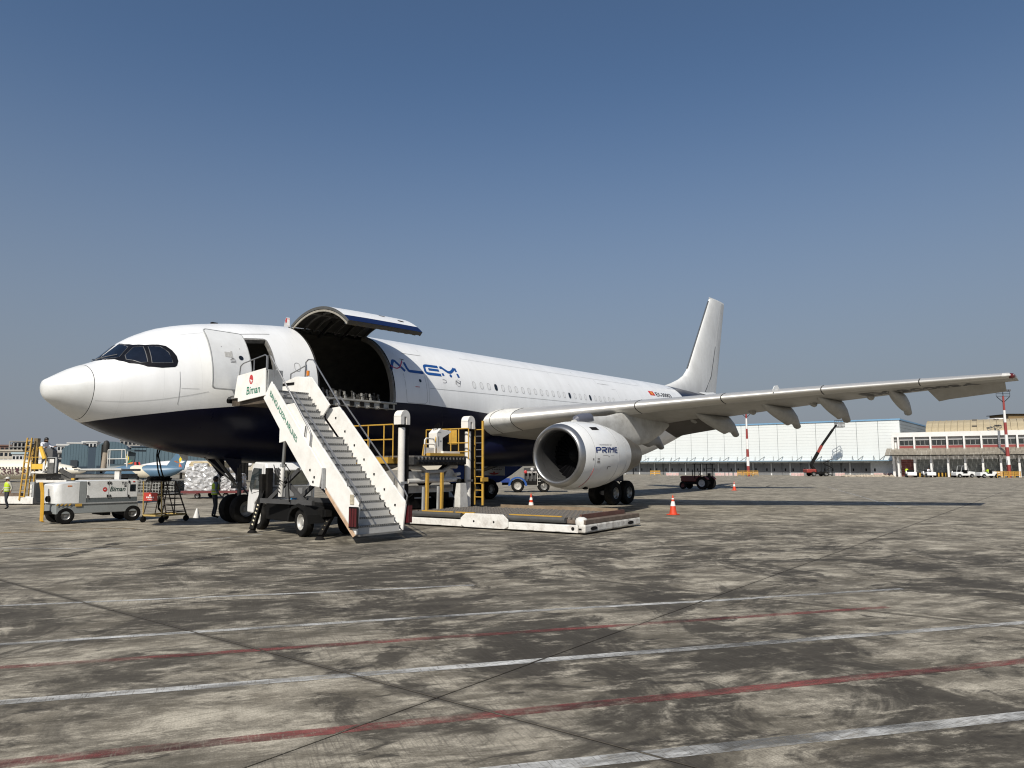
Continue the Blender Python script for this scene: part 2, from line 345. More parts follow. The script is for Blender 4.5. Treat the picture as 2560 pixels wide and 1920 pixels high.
# fuselage profile, x aft of nose tip: top offset, bottom offset, half width, z of max width (offsets from axis height)
FUS=[(-.08,-.19,-.23,.02,-.21),(-.05,-.03,-.40,.22,-.21),(.06,.05,-.58,.46,-.21),(.3,.20,-.76,.74,-.21),(.6,.38,-.96,.98,-.2),(1.0,.56,-1.20,1.20,-.19),(1.35,.70,-1.38,1.41,-.18),
(1.75,1.06,-1.55,1.62,-.17),(2.15,1.44,-1.69,1.81,-.15),(2.6,1.72,-1.83,1.99,-.13),(3.2,1.99,-1.99,2.19,-.1),(4.0,2.21,-2.18,2.39,-.07),(5.0,2.40,-2.36,2.57,-.03),(6.2,2.55,-2.50,2.69,0),(7.6,2.68,-2.64,2.77,0),(9.5,2.79,-2.78,2.81,0),(11.5,2.82,-2.82,2.82,0),
(33.,2.82,-2.82,2.82,0),(35.,2.82,-2.70,2.81,.05),(38.,2.81,-2.14,2.74,.2),(41.,2.76,-1.40,2.52,.5),(44.,2.66,-.60,2.15,.9),(47.,2.52,.18,1.68,1.25),(50.,2.36,.9,1.12,1.58),(52.5,2.22,1.44,.58,1.82),(53.6,2.12,1.72,.22,1.92)]
def axis_z(x): return 4.85+.0125*(x-15)
def fus_prof(x):
    F=FUS
    if x<=F[0][0]: return F[0][1:]
    if x>=F[-1][0]: return F[-1][1:]
    for i in range(len(F)-1):
        if F[i][0]<=x<=F[i+1][0]: break
    x0,x1=F[i][0],F[i+1][0]; t=(x-x0)/(x1-x0); out=[]
    for k in range(1,5):
        y0,y1=F[i][k],F[i+1][k]; m=(y1-y0)/(x1-x0)
        mp=(F[i][k]-F[i-1][k])/(F[i][0]-F[i-1][0]) if i>0 else m
        mn=(F[i+2][k]-F[i+1][k])/(F[i+2][0]-F[i+1][0]) if i+2<len(F) else m
        # monotone-ish hermite
        a=0 if mp*m<=0 else 2*mp*m/(mp+m); b=0 if mn*m<=0 else 2*mn*m/(mn+m)
        h=x1-x0
        out.append((2*t**3-3*t*t+1)*y0+(t**3-2*t*t+t)*h*a+(-2*t**3+3*t*t)*y1+(t**3-t*t)*h*b)
    return tuple(out)
def fus_pt(x,th,off=0.0):
    """th measured from the crown, positive to port (-y)"""
    top,bot,hw,zm=fus_prof(x); c=axis_z(x)
    co,si=math.cos(th),math.sin(th)
    zz=zm+(top-zm)*co if co>=0 else zm+(zm-bot)*co
    y=-hw*si
    return (x,y,c+zz)
def fus_n(x,th):
    e=1e-3; p=Vector(fus_pt(x,th)); a=Vector(fus_pt(x+e,th))-p; b=Vector(fus_pt(x,th+e))-p
    n=a.cross(b).normalized(); c=Vector((x,0,axis_z(x)))
    return n if n.dot(p-c)>0 else -n
def fp(x,th,off=0.): return Vector(fus_pt(x,th))+fus_n(x,th)*off if off else Vector(fus_pt(x,th))
AIR=thing('cargo_airliner','large white freighter jet with navy belly and its side cargo door raised open','airliner',(25,0,0),world=True)
def fus_mat():
    m=bpy.data.materials.new('white and navy fuselage paint'); m.use_nodes=True; n=m.node_tree.nodes; L=m.node_tree.links; b=n['Principled BSDF']
    tc=n.new('ShaderNodeTexCoord'); sp=n.new('ShaderNodeSeparateXYZ'); L.new(tc.outputs['Object'],sp.inputs[0])
    fx=n.new('ShaderNodeMapRange'); L.new(sp.outputs[0],fx.inputs[0]); fx.inputs[1].default_value=-25; fx.inputs[2].default_value=15
    fc=n.new('ShaderNodeFloatCurve'); L.new(fx.outputs[0],fc.inputs['Value'])
    pts=[(1.05,3.37),(1.19,fp(1.19,2.754).z),(1.7,fp(1.7,2.35).z),(2.36,fp(2.36,2.146).z),(3.48,fp(3.48,1.965).z),(7.9,4.42),(11.59,4.60),(13.3,4.62),(14.31,4.585),(15.92,4.54),(17.85,4.44),(20,4.25),(23,3.7),(26,2.9),(28.5,2.2),(30,1.6)]
    cv=fc.mapping.curves[0]
    pts=[(0,3.0)]+pts+[(40,1.)]
    for i,(x,z) in enumerate(pts):
        q=(x/40,z/8)
        if i==0: cv.points[0].location=q
        elif i==len(pts)-1: cv.points[1].location=q
        else: cv.points.new(*q)
    for p in cv.points: p.handle_type='VECTOR'
    fc.mapping.update()
    mu=n.new('ShaderNodeMath'); mu.operation='MULTIPLY'; mu.inputs[1].default_value=8; L.new(fc.outputs[0],mu.inputs[0])
    lt=n.new('ShaderNodeMath'); lt.operation='LESS_THAN'; L.new(sp.outputs[2],lt.inputs[0]); L.new(mu.outputs[0],lt.inputs[1])
    no=n.new('ShaderNodeTexNoise'); no.inputs['Scale'].default_value=.8; no.inputs['Detail'].default_value=7; no.inputs['Roughness'].default_value=.65
    mp=n.new('ShaderNodeMapping'); mp.inputs['Scale'].default_value=(2.2,1,.45); L.new(tc.outputs['Object'],mp.inputs[0]); L.new(mp.outputs[0],no.inputs['Vector'])
    cr=n.new('ShaderNodeValToRGB'); e=cr.color_ramp.elements; e[0].position=.30; e[1].position=.62; e[0].color=(.735,.742,.735,1); e[1].color=(.80,.81,.81,1); L.new(no.outputs['Fac'],cr.inputs[0])
    wv=n.new('ShaderNodeTexWave'); wv.wave_type='BANDS'; wv.bands_direction='X'; wv.inputs['Scale'].default_value=.295; wv.inputs['Distortion'].default_value=0; L.new(tc.outputs['Object'],wv.inputs['Vector'])
    w2=n.new('ShaderNodeMapRange'); L.new(wv.outputs['Fac'],w2.inputs[0]); w2.inputs[1].default_value=.0; w2.inputs[2].default_value=.0006; w2.inputs[3].default_value=.18; w2.inputs[4].default_value=0
    m1=n.new('ShaderNodeMix'); m1.data_type='RGBA'; L.new(w2.outputs[0],m1.inputs[0]); L.new(cr.outputs[0],m1.inputs[6]); m1.inputs[7].default_value=(.4,.4,.4,1)
    mx=n.new('ShaderNodeMix'); mx.data_type='RGBA'; L.new(lt.outputs[0],mx.inputs[0]); L.new(m1.outputs[2],mx.inputs[6]); mx.inputs[7].default_value=(.003,.004,.018,1)
    L.new(mx.outputs[2],b.inputs['Base Color'])
    ro=n.new('ShaderNodeMapRange'); L.new(no.outputs['Fac'],ro.inputs[0]); ro.inputs[3].default_value=.2; ro.inputs[4].default_value=.42; L.new(ro.outputs[0],b.inputs['Roughness'])
    inv=n.new('ShaderNodeMapRange'); L.new(lt.outputs[0],inv.inputs[0]); inv.inputs[3].default_value=.22; inv.inputs[4].default_value=.03; L.new(inv.outputs[0],b.inputs['Coat Weight'])
    iv2=n.new('ShaderNodeMapRange'); L.new(lt.outputs[0],iv2.inputs[0]); iv2.inputs[3].default_value=.45; iv2.inputs[4].default_value=.22; L.new(iv2.outputs[0],b.inputs['Specular IOR Level'])
    b.inputs['Coat Roughness'].default_value=.12
    return m
FUSM=fus_mat()
DX0,DX1,DT0,DT1=5.12,6.22,.78,1.70          # crew door opening
KX0,KX1,KT0,KT1=7.88,11.54,.30,1.70         # main deck cargo opening
def lin(a,b,n): return [a+(b-a)*i/n for i in range(n+1)]
XS=sorted(set([.945,1.15,1.35,1.55,1.75,1.95,2.15,2.4,2.6,2.9,3.2,3.6,4.0,4.5]+lin(DX0,DX1,3)+[6.6,7.0,7.4]+lin(KX0,KX1,6)+[12.2,13,15,18,22,26,30,33]+lin(34,53.6,28)))
TS=sorted(set(lin(0,PI,44)+[DT0,DT1,KT0]))
TS=[t for t in TS if all(abs(t-q)>.02 or t==q for q in (DT0,DT1,KT0))]
FT=TS+[-t for t in reversed(TS[1:-1])]
def inop(x,t): return (DX0<x<DX1 and DT0<t<DT1) or (KX0<x<KX1 and KT0<t<KT1)
mb=MB(); n=len(FT); mb.v=[fp(x,t) for x in XS for t in FT]
for i in range(len(XS)-1):
    for k in range(n):
        t2=FT[(k+1)%n]; t1=FT[k]; tm=(t1+t2)/2 if not (t1<0<=t2 or k==n-1) else t1-.01
        if not inop((XS[i]+XS[i+1])/2,tm): mb.f.append((i*n+k,i*n+(k+1)%n,(i+1)*n+(k+1)%n,(i+1)*n+k)); mb.mi.append(0)
# rounded corners of both openings
def corner(cx,ct,sx,st,rx,rt):
    a=[(cx,ct)]+[(cx+sx*rx*(1-sin(q)),ct+st*rt*(1-cos(q))) for q in lin(0,PI/2,8)]
    for i in range(1,len(a)-1): mb.add([fp(*a[0]),fp(*a[i]),fp(*a[i+1])],[(0,1,2)])
for sx,cx in ((1,DX0),(-1,DX1)):
    for st,ct in ((1,DT0),(-1,DT1)): corner(cx,ct,sx,st,.14,.06)
for sx,cx in ((1,KX0),(-1,KX1)): corner(cx,KT1,sx,-1,.30,.11)
fus=mb.build('fuselage',FUSM,AIR,smooth=True,ang=50)
mb=MB(); rx=[-.08,-.07,-.04,.01,.08,.18,.3,.45,.6,.78,.93]
mb.loft([[fp(x,2*PI*k/64) for k in range(64)] for x in rx],True,False).build('radome',M('radome paint',(.74,.75,.74),.35,var=.05,dirt=(.5,.48,.42),damt=.3,coat=.2),AIR,smooth=True,ang=60)
MB().loft([[fp(x,2*PI*k/48,-.02) for k in range(48)] for x in (.9,.99)],False,False).build('radome_seam',DARK,AIR)
# decals that follow the skin
def patch(mb,poly,off=.006,sub=None):        # polygon in (x,theta): ear cut by Blender, then subdivided so it hugs the skin
    bm=bmesh.new(); vs=[bm.verts.new((x,t*2.8,0)) for x,t in poly]; f=bm.faces.new(vs); bmesh.ops.triangulate(bm,faces=[f])
    for _ in range(3):
        L=[e for e in bm.edges if e.calc_length()>.35]
        if not L: break
        bmesh.ops.subdivide_edges(bm,edges=L,cuts=1); bmesh.ops.triangulate(bm,faces=bm.faces)
    bm.verts.index_update(); mb.add([fp(v.co.x,v.co.y/2.8,off) for v in bm.verts],[tuple(v.index for v in f.verts) for f in bm.faces]); bm.free()
def strip(mb,pts,wd,off=.007,close=False):   # stroke along (x,theta) points, width in metres
    P=[]
    m=len(pts)
    for i in range(m-(0 if close else 1)):
        (x0,t0),(x1,t1)=pts[i],pts[(i+1)%m]; k=max(1,int(math.hypot(x1-x0,(t1-t0)*2.8)/.3))
        P+=[(x0+(x1-x0)*j/k,t0+(t1-t0)*j/k) for j in range(k)]
    if not close: P.append(pts[-1])
    vs=[]; m=len(P)
    for i,(x,t) in enumerate(P):
        a=P[i-1] if (i or close) else P[0]; b=P[(i+1)%m] if (i<m-1 or close) else P[-1]
        dx,dt=b[0]-a[0],(b[1]-a[1])*2.8; l=math.hypot(dx,dt) or 1; nx,nt=-dt/l*wd/2,dx/l*wd/2/2.8
        vs+=[fp(x-nx,t-nt,off),fp(x+nx,t+nt,off)]
    fs=[(2*i,2*i+1,(2*i+3)%(2*m),(2*i+2)%(2*m)) for i in range(m if close else m-1)]
    mb.add(vs,fs); return mb
def rrect(x0,x1,t0,t1,rx,rt,n=5):
    out=[]
    for cx,ct,a in ((x1-rx,t1-rt,0),(x0+rx,t1-rt,PI/2),(x0+rx,t0+rt,PI),(x1-rx,t0+rt,1.5*PI)):
        out+=[(cx+rx*cos(a+q),ct+rt*sin(a+q)) for q in lin(0,PI/2,n)]
    return out
SEAM=M('seam grey',(.30,.31,.31),.6)
MASKM=M('black cockpit mask',(.006,.006,.008),.3,var=.2,spec=.25)
# cockpit glazing, port side and its mirror
mask=[(1.36,-.02),(1.38,.0),(1.66,.05),(2.02,.07),(2.02,.30),(2.12,.505),(2.35,.665),(2.68,.763),(2.84,.834),(2.96,.953),(3.04,1.077),(3.05,1.171),(3.0,1.244),(2.94,1.268),(2.59,1.258),(2.22,1.193),(1.82,.984),(1.63,.747),(1.58,.611),(1.42,.379),(1.36,.15)]
pan=[('windshield',[(1.44,.05),(1.72,.05),(1.97,.08),(1.99,.30),(2.0,.49),(1.70,.640),(1.62,.60),(1.48,.36)]),('side_window',[(1.82,.69),(2.08,.595),(2.29,.692),(2.25,1.10),(2.07,1.07),(1.79,.835)]),('side_window',[(2.4,.73),(2.69,.82),(2.85,.985),(2.90,1.19),(2.35,1.135)])]
for sg in (1,-1):
    mk=MB(); patch(mk,[(x,t*sg) for x,t in (mask if sg>0 else [(x,max(t,.0)) for x,t in mask])][::sg],.006); mo=mk.build('cockpit_window_mask',MASKM,AIR,smooth=True)
    for nm,pl in pan:
        g=MB(); patch(g,[(x,t*sg) for x,t in pl][::sg],.011); go=g.build(nm,M('cockpit glass',(.008,.012,.022),.08,var=.4,scale=1.5,spec=.3),mo,smooth=True)
        strip(MB(),[(x,t*sg) for x,t in pl],.028,.014,close=True).build('frame',STEEL,go) if 0 else None
        strip(MB(),[(x,t*sg) for x,t in pl],.018,.015,close=True).build('window_frame',M('window retainer',(.16,.16,.16),.4,metal=.5),mo)
    wp=MB().tube([fp(1.35,.10*sg,.05),fp(1.52,.33*sg,.05),fp(1.70,.55*sg,.045)],.014); wp.build('wiper',STEEL,AIR)
# crew door, swung out and forward
def dpt(x,th,dy=-.50,off=0):
    top,bot,hw,zm=fus_prof(5.65); c=axis_z(5.65); co=cos(th)
    return Vector((x,-(hw+off)*sin(th)+dy,c+((top+off)*co if co>0 else -(bot-off)*co)))
dr=MB(); A_=[]
xs=lin(3.62,4.93,8); ts=lin(.80,1.66,12)
for off in (0,-.11):
    pass
out=rrect(3.62,4.93,.80,1.66,.10,.035)
bm_=[(x,t) for x,t in out]
def dpatch(mb,poly,off,dy=-.5):
    bm=bmesh.new(); f=bm.faces.new([bm.verts.new((x,t*2.8,0)) for x,t in poly]); bmesh.ops.triangulate(bm,faces=[f])
    for _ in range(4):
        L=[e for e in bm.edges if e.calc_length()>.3]
        if not L: break
        bmesh.ops.subdivide_edges(bm,edges=L,cuts=1); bmesh.ops.triangulate(bm,faces=bm.faces)
    bm.verts.index_update(); mb.add([dpt(v.co.x,v.co.y/2.8,dy,off) for v in bm.verts],[tuple(v.index for v in f.verts) for f in bm.faces]); bm.free()
dpatch(dr,out,0); dpatch(dr,out,-.12)
m_=len(out)
dense=[]
for i in range(m_):
    (xa_,ta_),(xb_,tb_)=out[i],out[(i+1)%m_]; k=max(1,int(abs(tb_-ta_)*2.8/.2)); dense+=[(xa_+(xb_-xa_)*j/k,ta_+(tb_-ta_)*j/k) for j in range(k)]
m_=len(dense); dr.add([dpt(x,t,-.5,0) for x,t in dense]+[dpt(x,t,-.5,-.12) for x,t in dense],[(i,(i+1)%m_,m_+(i+1)%m_,m_+i) for i in range(m_)])
DO=dr.build('crew_door',WHITE,AIR,smooth=True,ang=45)
edge=MB(); big=rrect(3.595,4.955,.79,1.67,.11,.04); dense2=[]
for i in range(len(big)):
    (xa_,ta_),(xb_,tb_)=big[i],big[(i+1)%len(big)]; k=max(1,int(abs(tb_-ta_)*2.8/.2)); dense2+=[(xa_+(xb_-xa_)*j/k,ta_+(tb_-ta_)*j/k) for j in range(k)]
edge.tube([dpt(x,t,-.5,-.015) for x,t in dense2],.022,closed=True).build('door_seal',GREY,DO,smooth=True)
pw=MB(); dpatch(pw,[(4.62+.085*cos(a),1.225+.033*sin(a)) for a in lin(0,2*PI,15)[:-1]],.008); pw.build('door_window',GLASS,DO)
pl=MB(); dpatch(pl,rrect(4.06,4.30,1.16,1.235,.02,.006),.006); dpatch(pl,rrect(4.27,4.33,1.14,1.24,.01,.004),.009); pl.build('door_handle_plate',M('scuffed plate',(.50,.49,.46),.5,var=.25,scale=14),DO)
pl=MB()
for t0 in (1.262,1.282,1.30):
    dpatch(pl,[(4.22,t0),(4.42,t0),(4.42,t0+.006),(4.22,t0+.006)],.006)
dpatch(pl,[(4.27,1.244),(4.37,1.244),(4.37,1.252),(4.27,1.252)],.006)
for x,t in ((3.98,1.08),(4.63,1.08)): dpatch(pl,rrect(x,x+.025,t,t+.014,.005,.003),.006)
pl.build('door_stencils',M('grey stencil',(.22,.21,.2),.6),DO)
for th in (.98,1.42): MB().bar(dpt(4.9,th,-.5,-.1),fp(5.16,th,.02),.12,.07).build('door_hinge_arm',GREY,AIR)
fr=MB()
for x0,x1,t0,t1 in ((DX0-.0,DX0+.05,DT0,DT1),(DX1-.05,DX1,DT0,DT1)):
    for ta,tb in zip(lin(t0,t1,8)[:-1],lin(t0,t1,8)[1:]): fr.hexa([fp(x0,ta,-.16),fp(x1,ta,-.16),fp(x1,tb,-.16),fp(x0,tb,-.16),fp(x0,ta,-.004),fp(x1,ta,-.004),fp(x1,tb,-.004),fp(x0,tb,-.004)])
for t0 in (DT0+.0,DT1-.03): fr.hexa([fp(DX0+.05,t0,-.16),fp(DX1-.05,t0,-.16),fp(DX1-.05,t0+.03,-.16),fp(DX0+.05,t0+.03,-.16),fp(DX0+.05,t0,-.004),fp(DX1-.05,t0,-.004),fp(DX1-.05,t0+.03,-.004),fp(DX0+.05,t0+.03,-.004)])
fr.build('door_frame',M('door frame grey',(.28,.27,.25),.5,metal=.3,var=.5,scale=9),AIR)
# main deck: lining, floor, sill, locks
lining=MB(); LT=lin(-1.75,1.75,28); LX=[4.6,DX0,DX1,KX0,KX1,14,20,26,34]
for x0,x1 in zip(LX[:-1],LX[1:]):
    for ta,tb in zip(LT[:-1],LT[1:]):
        if inop((x0+x1)/2,(ta+tb)/2): continue
        lining.add([fp(x0,ta,-.17),fp(x1,ta,-.17),fp(x1,tb,-.17),fp(x0,tb,-.17)],[(0,1,2,3)])
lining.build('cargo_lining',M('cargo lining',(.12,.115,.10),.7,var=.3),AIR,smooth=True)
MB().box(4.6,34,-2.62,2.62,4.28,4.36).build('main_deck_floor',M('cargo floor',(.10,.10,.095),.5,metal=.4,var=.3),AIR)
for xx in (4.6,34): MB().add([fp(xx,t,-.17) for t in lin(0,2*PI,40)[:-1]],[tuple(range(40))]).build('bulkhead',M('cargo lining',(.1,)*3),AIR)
for x0,x1 in ((KX0-.001,KX0+.05),(KX1-.06,KX1+.001)):
    fr=MB(); tt=lin(KT0,KT1,22)
    for ta,tb in zip(tt[:-1],tt[1:]): fr.hexa([fp(x0,ta,-.2),fp(x1,ta,-.2),fp(x1,tb,-.2),fp(x0,tb,-.2),fp(x0,ta,-.01),fp(x1,ta,-.01),fp(x1,tb,-.01),fp(x0,tb,-.01)])
    fr.build('cargo_door_frame',M('frame primer',(.17,.16,.14),.55,var=.3,scale=6),AIR)
seal=MB().tube([fp(KX0-.01,t,.012) for t in lin(KT0,KT1-.08,22)]+[fp(KX0+.28,KT1+.0,.012)],.018); seal.tube([fp(KX1+.03,t,.012) for t in lin(KT0,KT1-.02,24)],.022); seal.build('cargo_door_seal',DARK,AIR)
sill=MB().box(KX0+.07,KX1-.02,-2.88,-2.60,4.28,4.55).box(KX0+.07,KX1+.04,-2.93,-2.60,4.5,4.57)
SI=sill.build('cargo_sill',M('sill metal',(.40,.39,.35),.5,metal=.3,var=.3,scale=5),AIR,bevel=.01)
lk=MB().box(-.09,.09,-.025,.02,-.08,.08).mesh('latch_pocket',DARK)
for i in range(7): share('latch_pocket',lk,SI,(8.35+i*.49-25,-2.895,4.40))
hk=MB().tube([(0,0,-.05),(0,-.05,-.04),(0,-.08,.0),(0,-.05,.04)],.022).cyl((-.07,-.02,-.03),(.07,-.02,-.03),.028).mesh('sill_hook',STEEL,smooth=True)
for i in range(6): share('sill_hook',hk,SI,(8.6+i*.49-25,-2.9,4.30))
cl=MB().box(-.05,.05,-.08,.08,0,.08).box(-.02,.02,-.02,.02,.08,.42).box(-.05,.0,-.03,.03,.40,.52).box(-.02,.055,-.03,.03,.24,.34).mesh('cargo_lock',M('pale lock',(.40,.39,.36),.5,metal=.3,var=.4,scale=14))
for i in range(7): share('cargo_lock',cl,AIR,(8.5+i*.42-25,-2.45,4.36))
rk=MB(); rn_=random.Random(11)
for i in range(70):
    x=8.2+rn_.random()*3.2; y=-2.5+rn_.random()*.9; h=.25+rn_.random()*.36; w__=.012+rn_.random()*.02; rk.box(x-w__,x+w__,y-w__,y+w__,4.36,4.36+h).box(x-w__*2.2,x+w__*2.2,y-.02,y+.02,4.33+h,4.38+h)
rk.build('restraint_fittings',M('worn fitting',(.10,.095,.085),.5,metal=.4,var=.6,scale=12),AIR,kind='stuff')
ro=MB()
for j in range(5):
    for i in range(16): ro.cyl((8.1+i*.22,-2.2+j*.4,4.42),(8.22+i*.22,-2.2+j*.4,4.42),.05,n=8)
ro.build('roller_tracks',STEEL,AIR,smooth=True,kind='stuff')
MB().box(10.9,11.5,1.6,1.66,5.3,5.42).box(9.9,10.4,2.0,2.06,5.35,5.45).build('net_post_glint',M('orange glint paint',(.75,.25,.03),.6),AIR)  # orange glints on the hold's net posts, put in as painted bars
# raised cargo door: same skin arc, turned about its hinge
HY,HZ=fp(9.7,KT0).y,fp(9.7,KT0).z; PH=R(-53)
def kd(x,th,off=0.):
    p=fp(x,th,off); y,z=p.y-HY,p.z-HZ+.0125*(9.7-x)
    return Vector((p.x,HY+y*cos(PH)-z*sin(PH),HZ+y*sin(PH)+z*cos(PH)+.0125*(x-9.7)))
k=MB(); X=lin(KX0+.02,KX1-.02,8); T=lin(KT0+.01,KT1-.02,20)
DOORW=M('door outer white',(.78,.79,.79),.35,var=.04,coat=.2)
for a,b in zip(X[:-1],X[1:]):
    for c,d in zip(T[:-1],T[1:]):
        k.mat(1 if c>1.51 else 0).add([kd(a,c),kd(b,c),kd(b,d),kd(a,d)],[(0,1,2,3)])
k.mat(0)
for x in (X[0],X[-1]):
    for c,d in zip(T[:-1],T[1:]): k.mat(2).add([kd(x,c),kd(x,d),kd(x,d,-.10),kd(x,c,-.10)],[(0,1,2,3)])
k.mat(2).add([kd(X[0],T[-1]),kd(X[-1],T[-1]),kd(X[-1],T[-1],-.17),kd(X[0],T[-1],-.17)],[(0,1,2,3)])
k.mat(3)
for a,b in zip(X[:-1],X[1:]):
    for c,d in zip(T[:-1],T[1:]): k.add([kd(a,c,-.05),kd(b,c,-.05),kd(b,d,-.05),kd(a,d,-.05)],[(0,1,2,3)])
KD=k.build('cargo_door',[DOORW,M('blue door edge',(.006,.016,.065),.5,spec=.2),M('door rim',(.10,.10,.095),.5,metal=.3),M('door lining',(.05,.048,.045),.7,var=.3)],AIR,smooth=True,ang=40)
for x in lin(KX0+.05,KX1-.05,7):
    rb=MB(); 
    for c,d in zip(T[:-1],T[1:]): rb.hexa([kd(x-.02,c,-.19),kd(x+.02,c,-.19),kd(x+.02,d,-.19),kd(x-.02,d,-.19),kd(x-.02,c,-.12),kd(x+.02,c,-.12),kd(x+.02,d,-.12),kd(x-.02,d,-.12)])
    first=x<KX0+.1
    rb.build('door_rib',M('pale primer rib',(.30,.28,.235),.6,var=.25,scale=8) if first else M('dark rib',(.10,.095,.085),.6),KD)
for t in (.75,1.15): MB().hexa([kd(X[0]+.1,t,-.17),kd(X[-1]-.1,t,-.17),kd(X[-1]-.1,t+.05,-.17),kd(X[0]+.1,t+.05,-.17),kd(X[0]+.1,t,-.056),kd(X[-1]-.1,t,-.056),kd(X[-1]-.1,t+.05,-.056),kd(X[0]+.1,t+.05,-.056)]).build('door_stringer',M('dark rib',(.1,)*3),KD)
tq=MB().tube([kd(X[0]+.1,1.60,-.24),kd(X[-1]-.1,1.60,-.24)],.05,8); tq.build('latch_torque_tube',STEEL,KD,smooth=True)
lh=MB().box(-.08,.08,-.04,.04,-.06,.05).mesh('door_latch',M('latch tan',(.17,.14,.10),.5,metal=.4))
for i in range(8): share('door_latch',lh,KD,kd(8.25+i*.42,1.655,-.16)-Vector((25,0,0)),(R(-35),0,0))
sp=MB()
for x,t in ((10.9,1.42),(10.2,1.3)): 
    q=[(x+.16*cos(a),t+.03*sin(a)) for a in lin(0,2*PI,12)[:-1]]; sp.add([kd(*p,.006) for p in q],[tuple(range(len(q)))])
sp.build('vent_flap',DARK,KD)
for x in (9.2,10.3): MB().tube([fp(x,.36,-.25),kd(x,.62,-.2)],.045,8).build('door_actuator',DARK,AIR,smooth=True)
hp=MB()
for i in range(9): hp.cyl((8.05+i*.4,HY-.02,HZ+.0125*(8.2+i*.4-9.7)),(8.3+i*.4,HY-.02,HZ+.0125*(8.2+i*.4-9.7)),.035,n=8)
hp.build('hinge',STEEL,AIR,smooth=True)
# cabin windows, mostly plugged
SLP=.0125
def winmesh(dark):
    q=rrect(-.115,.115,1.26-.062,1.26+.062,.11,.045,6); vs=[fp(15+x,t,.006)-Vector((15,0,0)) for x,t in q]; n=len(q); m=MB()
    q2=rrect(-.098,.098,1.26-.056,1.26+.056,.094,.042,6); v2=[fp(15+x,t,.007)-Vector((15,0,0)) for x,t in q2]
    m.mat(0).add(vs+v2,[(i,(i+1)%n,n+(i+1)%n,n+i) for i in range(n)]); m.mat(1).add([fp(15+x,t,.004)-Vector((15,0,0)) for x,t in q2],[tuple(range(n))])
    return m.mesh('cabin_window',[DARK,GLASS] if dark else [M('window outline',(.36,.36,.35),.6),M('window plug',(.74,.75,.75),.4)])
W0,W1=winmesh(False),winmesh(True)
for i in range(25): x=16.57+.5296*i; share('cabin_window',W1 if i in (3,15,19) else W0,AIR,(x-25,0,SLP*(x-15)))
for i in range(10): x=30.85+.53*i; share('cabin_window',W0,AIR,(x-25,0,SLP*(x-15)))
wo_=MB(); strip(wo_,rrect(6.95,7.17,1.195,1.318,.1,.042),.022,.006,close=True); wo_.build('cabin_window',M('window outline',(.36,.36,.35)),AIR)
for x in (15.5,): share('cabin_window',W0,AIR,(x-25,0 if x>12 else .045,SLP*(x-15)-.0))
sm_=MB(); strip(sm_,[(1.0,2.02),(3.9,1.66)],.014); strip(sm_,[(3.1,1.62),(3.62,1.62)],.014); strip(sm_,[(3.06,1.35),(3.06,1.9)],.012)
strip(sm_,[(13.6,1.393),(31.5,1.393)],.014); strip(sm_,[(16.5,.70),(34,.72)],.012); strip(sm_,[(3.4,.62),(5.1,.62)],.010)
strip(sm_,[(12.19,1.2),(12.21,1.5),(12.24,1.61),(12.33,1.636),(13.3,1.636),(13.42,1.60),(13.42,1.2)],.014)
strip(sm_,[(13.55,1.18),(13.55,1.63)],.010); strip(sm_,[(30.1,.98),(30.1,1.22)],.012); strip(sm_,[(29.6,.98),(30.1,.98)],.012)
sm_.build('panel_seam',SEAM,AIR)
rg=MB(); strip(rg,[(5.0,.695),(6.5,.66)],.035); strip(rg,[(12.64,.793),(13.75,.79)],.03); strip(rg,[(28.3,.86),(29.6,.86)],.03); strip(rg,[(38.7,.62),(40.4,.62)],.03)
rg.build('rain_gutter',M('gutter grey',(.35,.35,.35),.5),AIR)
pe=MB(); patch(pe,[(13.09+.075*cos(a),1.288+.027*sin(a)) for a in lin(0,2*PI,14)[:-1]],.008); pe.build('door_peephole',GLASS,AIR)
fx=MB(); patch(fx,[(12.75,1.385),(13.0,1.385),(13.0,1.395),(12.75,1.395)],.008); fx.build('rescue_stencil',REDINK,AIR)
# titles
ALB=M('title blue',(.012,.075,.27),.4,var=.05)
def stroke(pts,wd,name,m,off=.009): return strip(MB(),pts,wd,off)
def arc(cx,ct,rx,rt,a0,a1,n=8): return [(cx+rx*cos(a),ct+rt*sin(a)) for a in lin(a0,a1,n)]
t_=MB(); WD=.135
strip(t_,[(11.56,1.155),(11.77,1.02)]+arc(11.885,1.018,.095,.03,PI,2*PI,6)+[(12.02,1.03),(12.33,1.155)],WD)
t_.build('title_letter',ALB,AIR)
t_=MB(); strip(t_,[(12.44,.995),(12.50,1.11)]+arc(12.62,1.11,.10,.036,PI,PI/2,5)+[(13.40,1.146)],WD); t_.build('title_letter',ALB,AIR)
t_=MB(); strip(t_,[(14.48,1.0),(13.78,1.0)]+arc(13.78,1.04,.19,.04,-PI/2,-PI,5)+[(13.57,1.09)]+arc(13.76,1.108,.20,.042,PI,PI/2,5)+[(14.5,1.15)],WD); strip(t_,[(13.80,1.068),(14.46,1.068)],WD*.9); t_.build('title_letter',ALB,AIR)
t_=MB(); strip(t_,[(14.64,1.158),(14.64,.982)],WD); strip(t_,[(14.66,.99),(14.86,1.045),(15.0,1.074),(15.1,1.080),(15.2,1.074),(15.34,1.045),(15.55,.985)],WD,.0095); strip(t_,[(15.59,.98),(15.64,1.158)],WD,.010); patch(t_,[(15.12+.08*cos(a),1.142+.028*sin(a)) for a in lin(0,2*PI,14)[:-1]],.009); t_.build('title_letter',ALB,AIR)
t_=MB(); strip(t_,[(11.55,1.075),(11.75,1.118),(11.91,1.126),(12.09,1.1),(12.23,1.04),(12.36,.975)],.05,.012); t_.build('title_swoosh',M('swoosh red',(.50,.03,.10),.4),AIR)
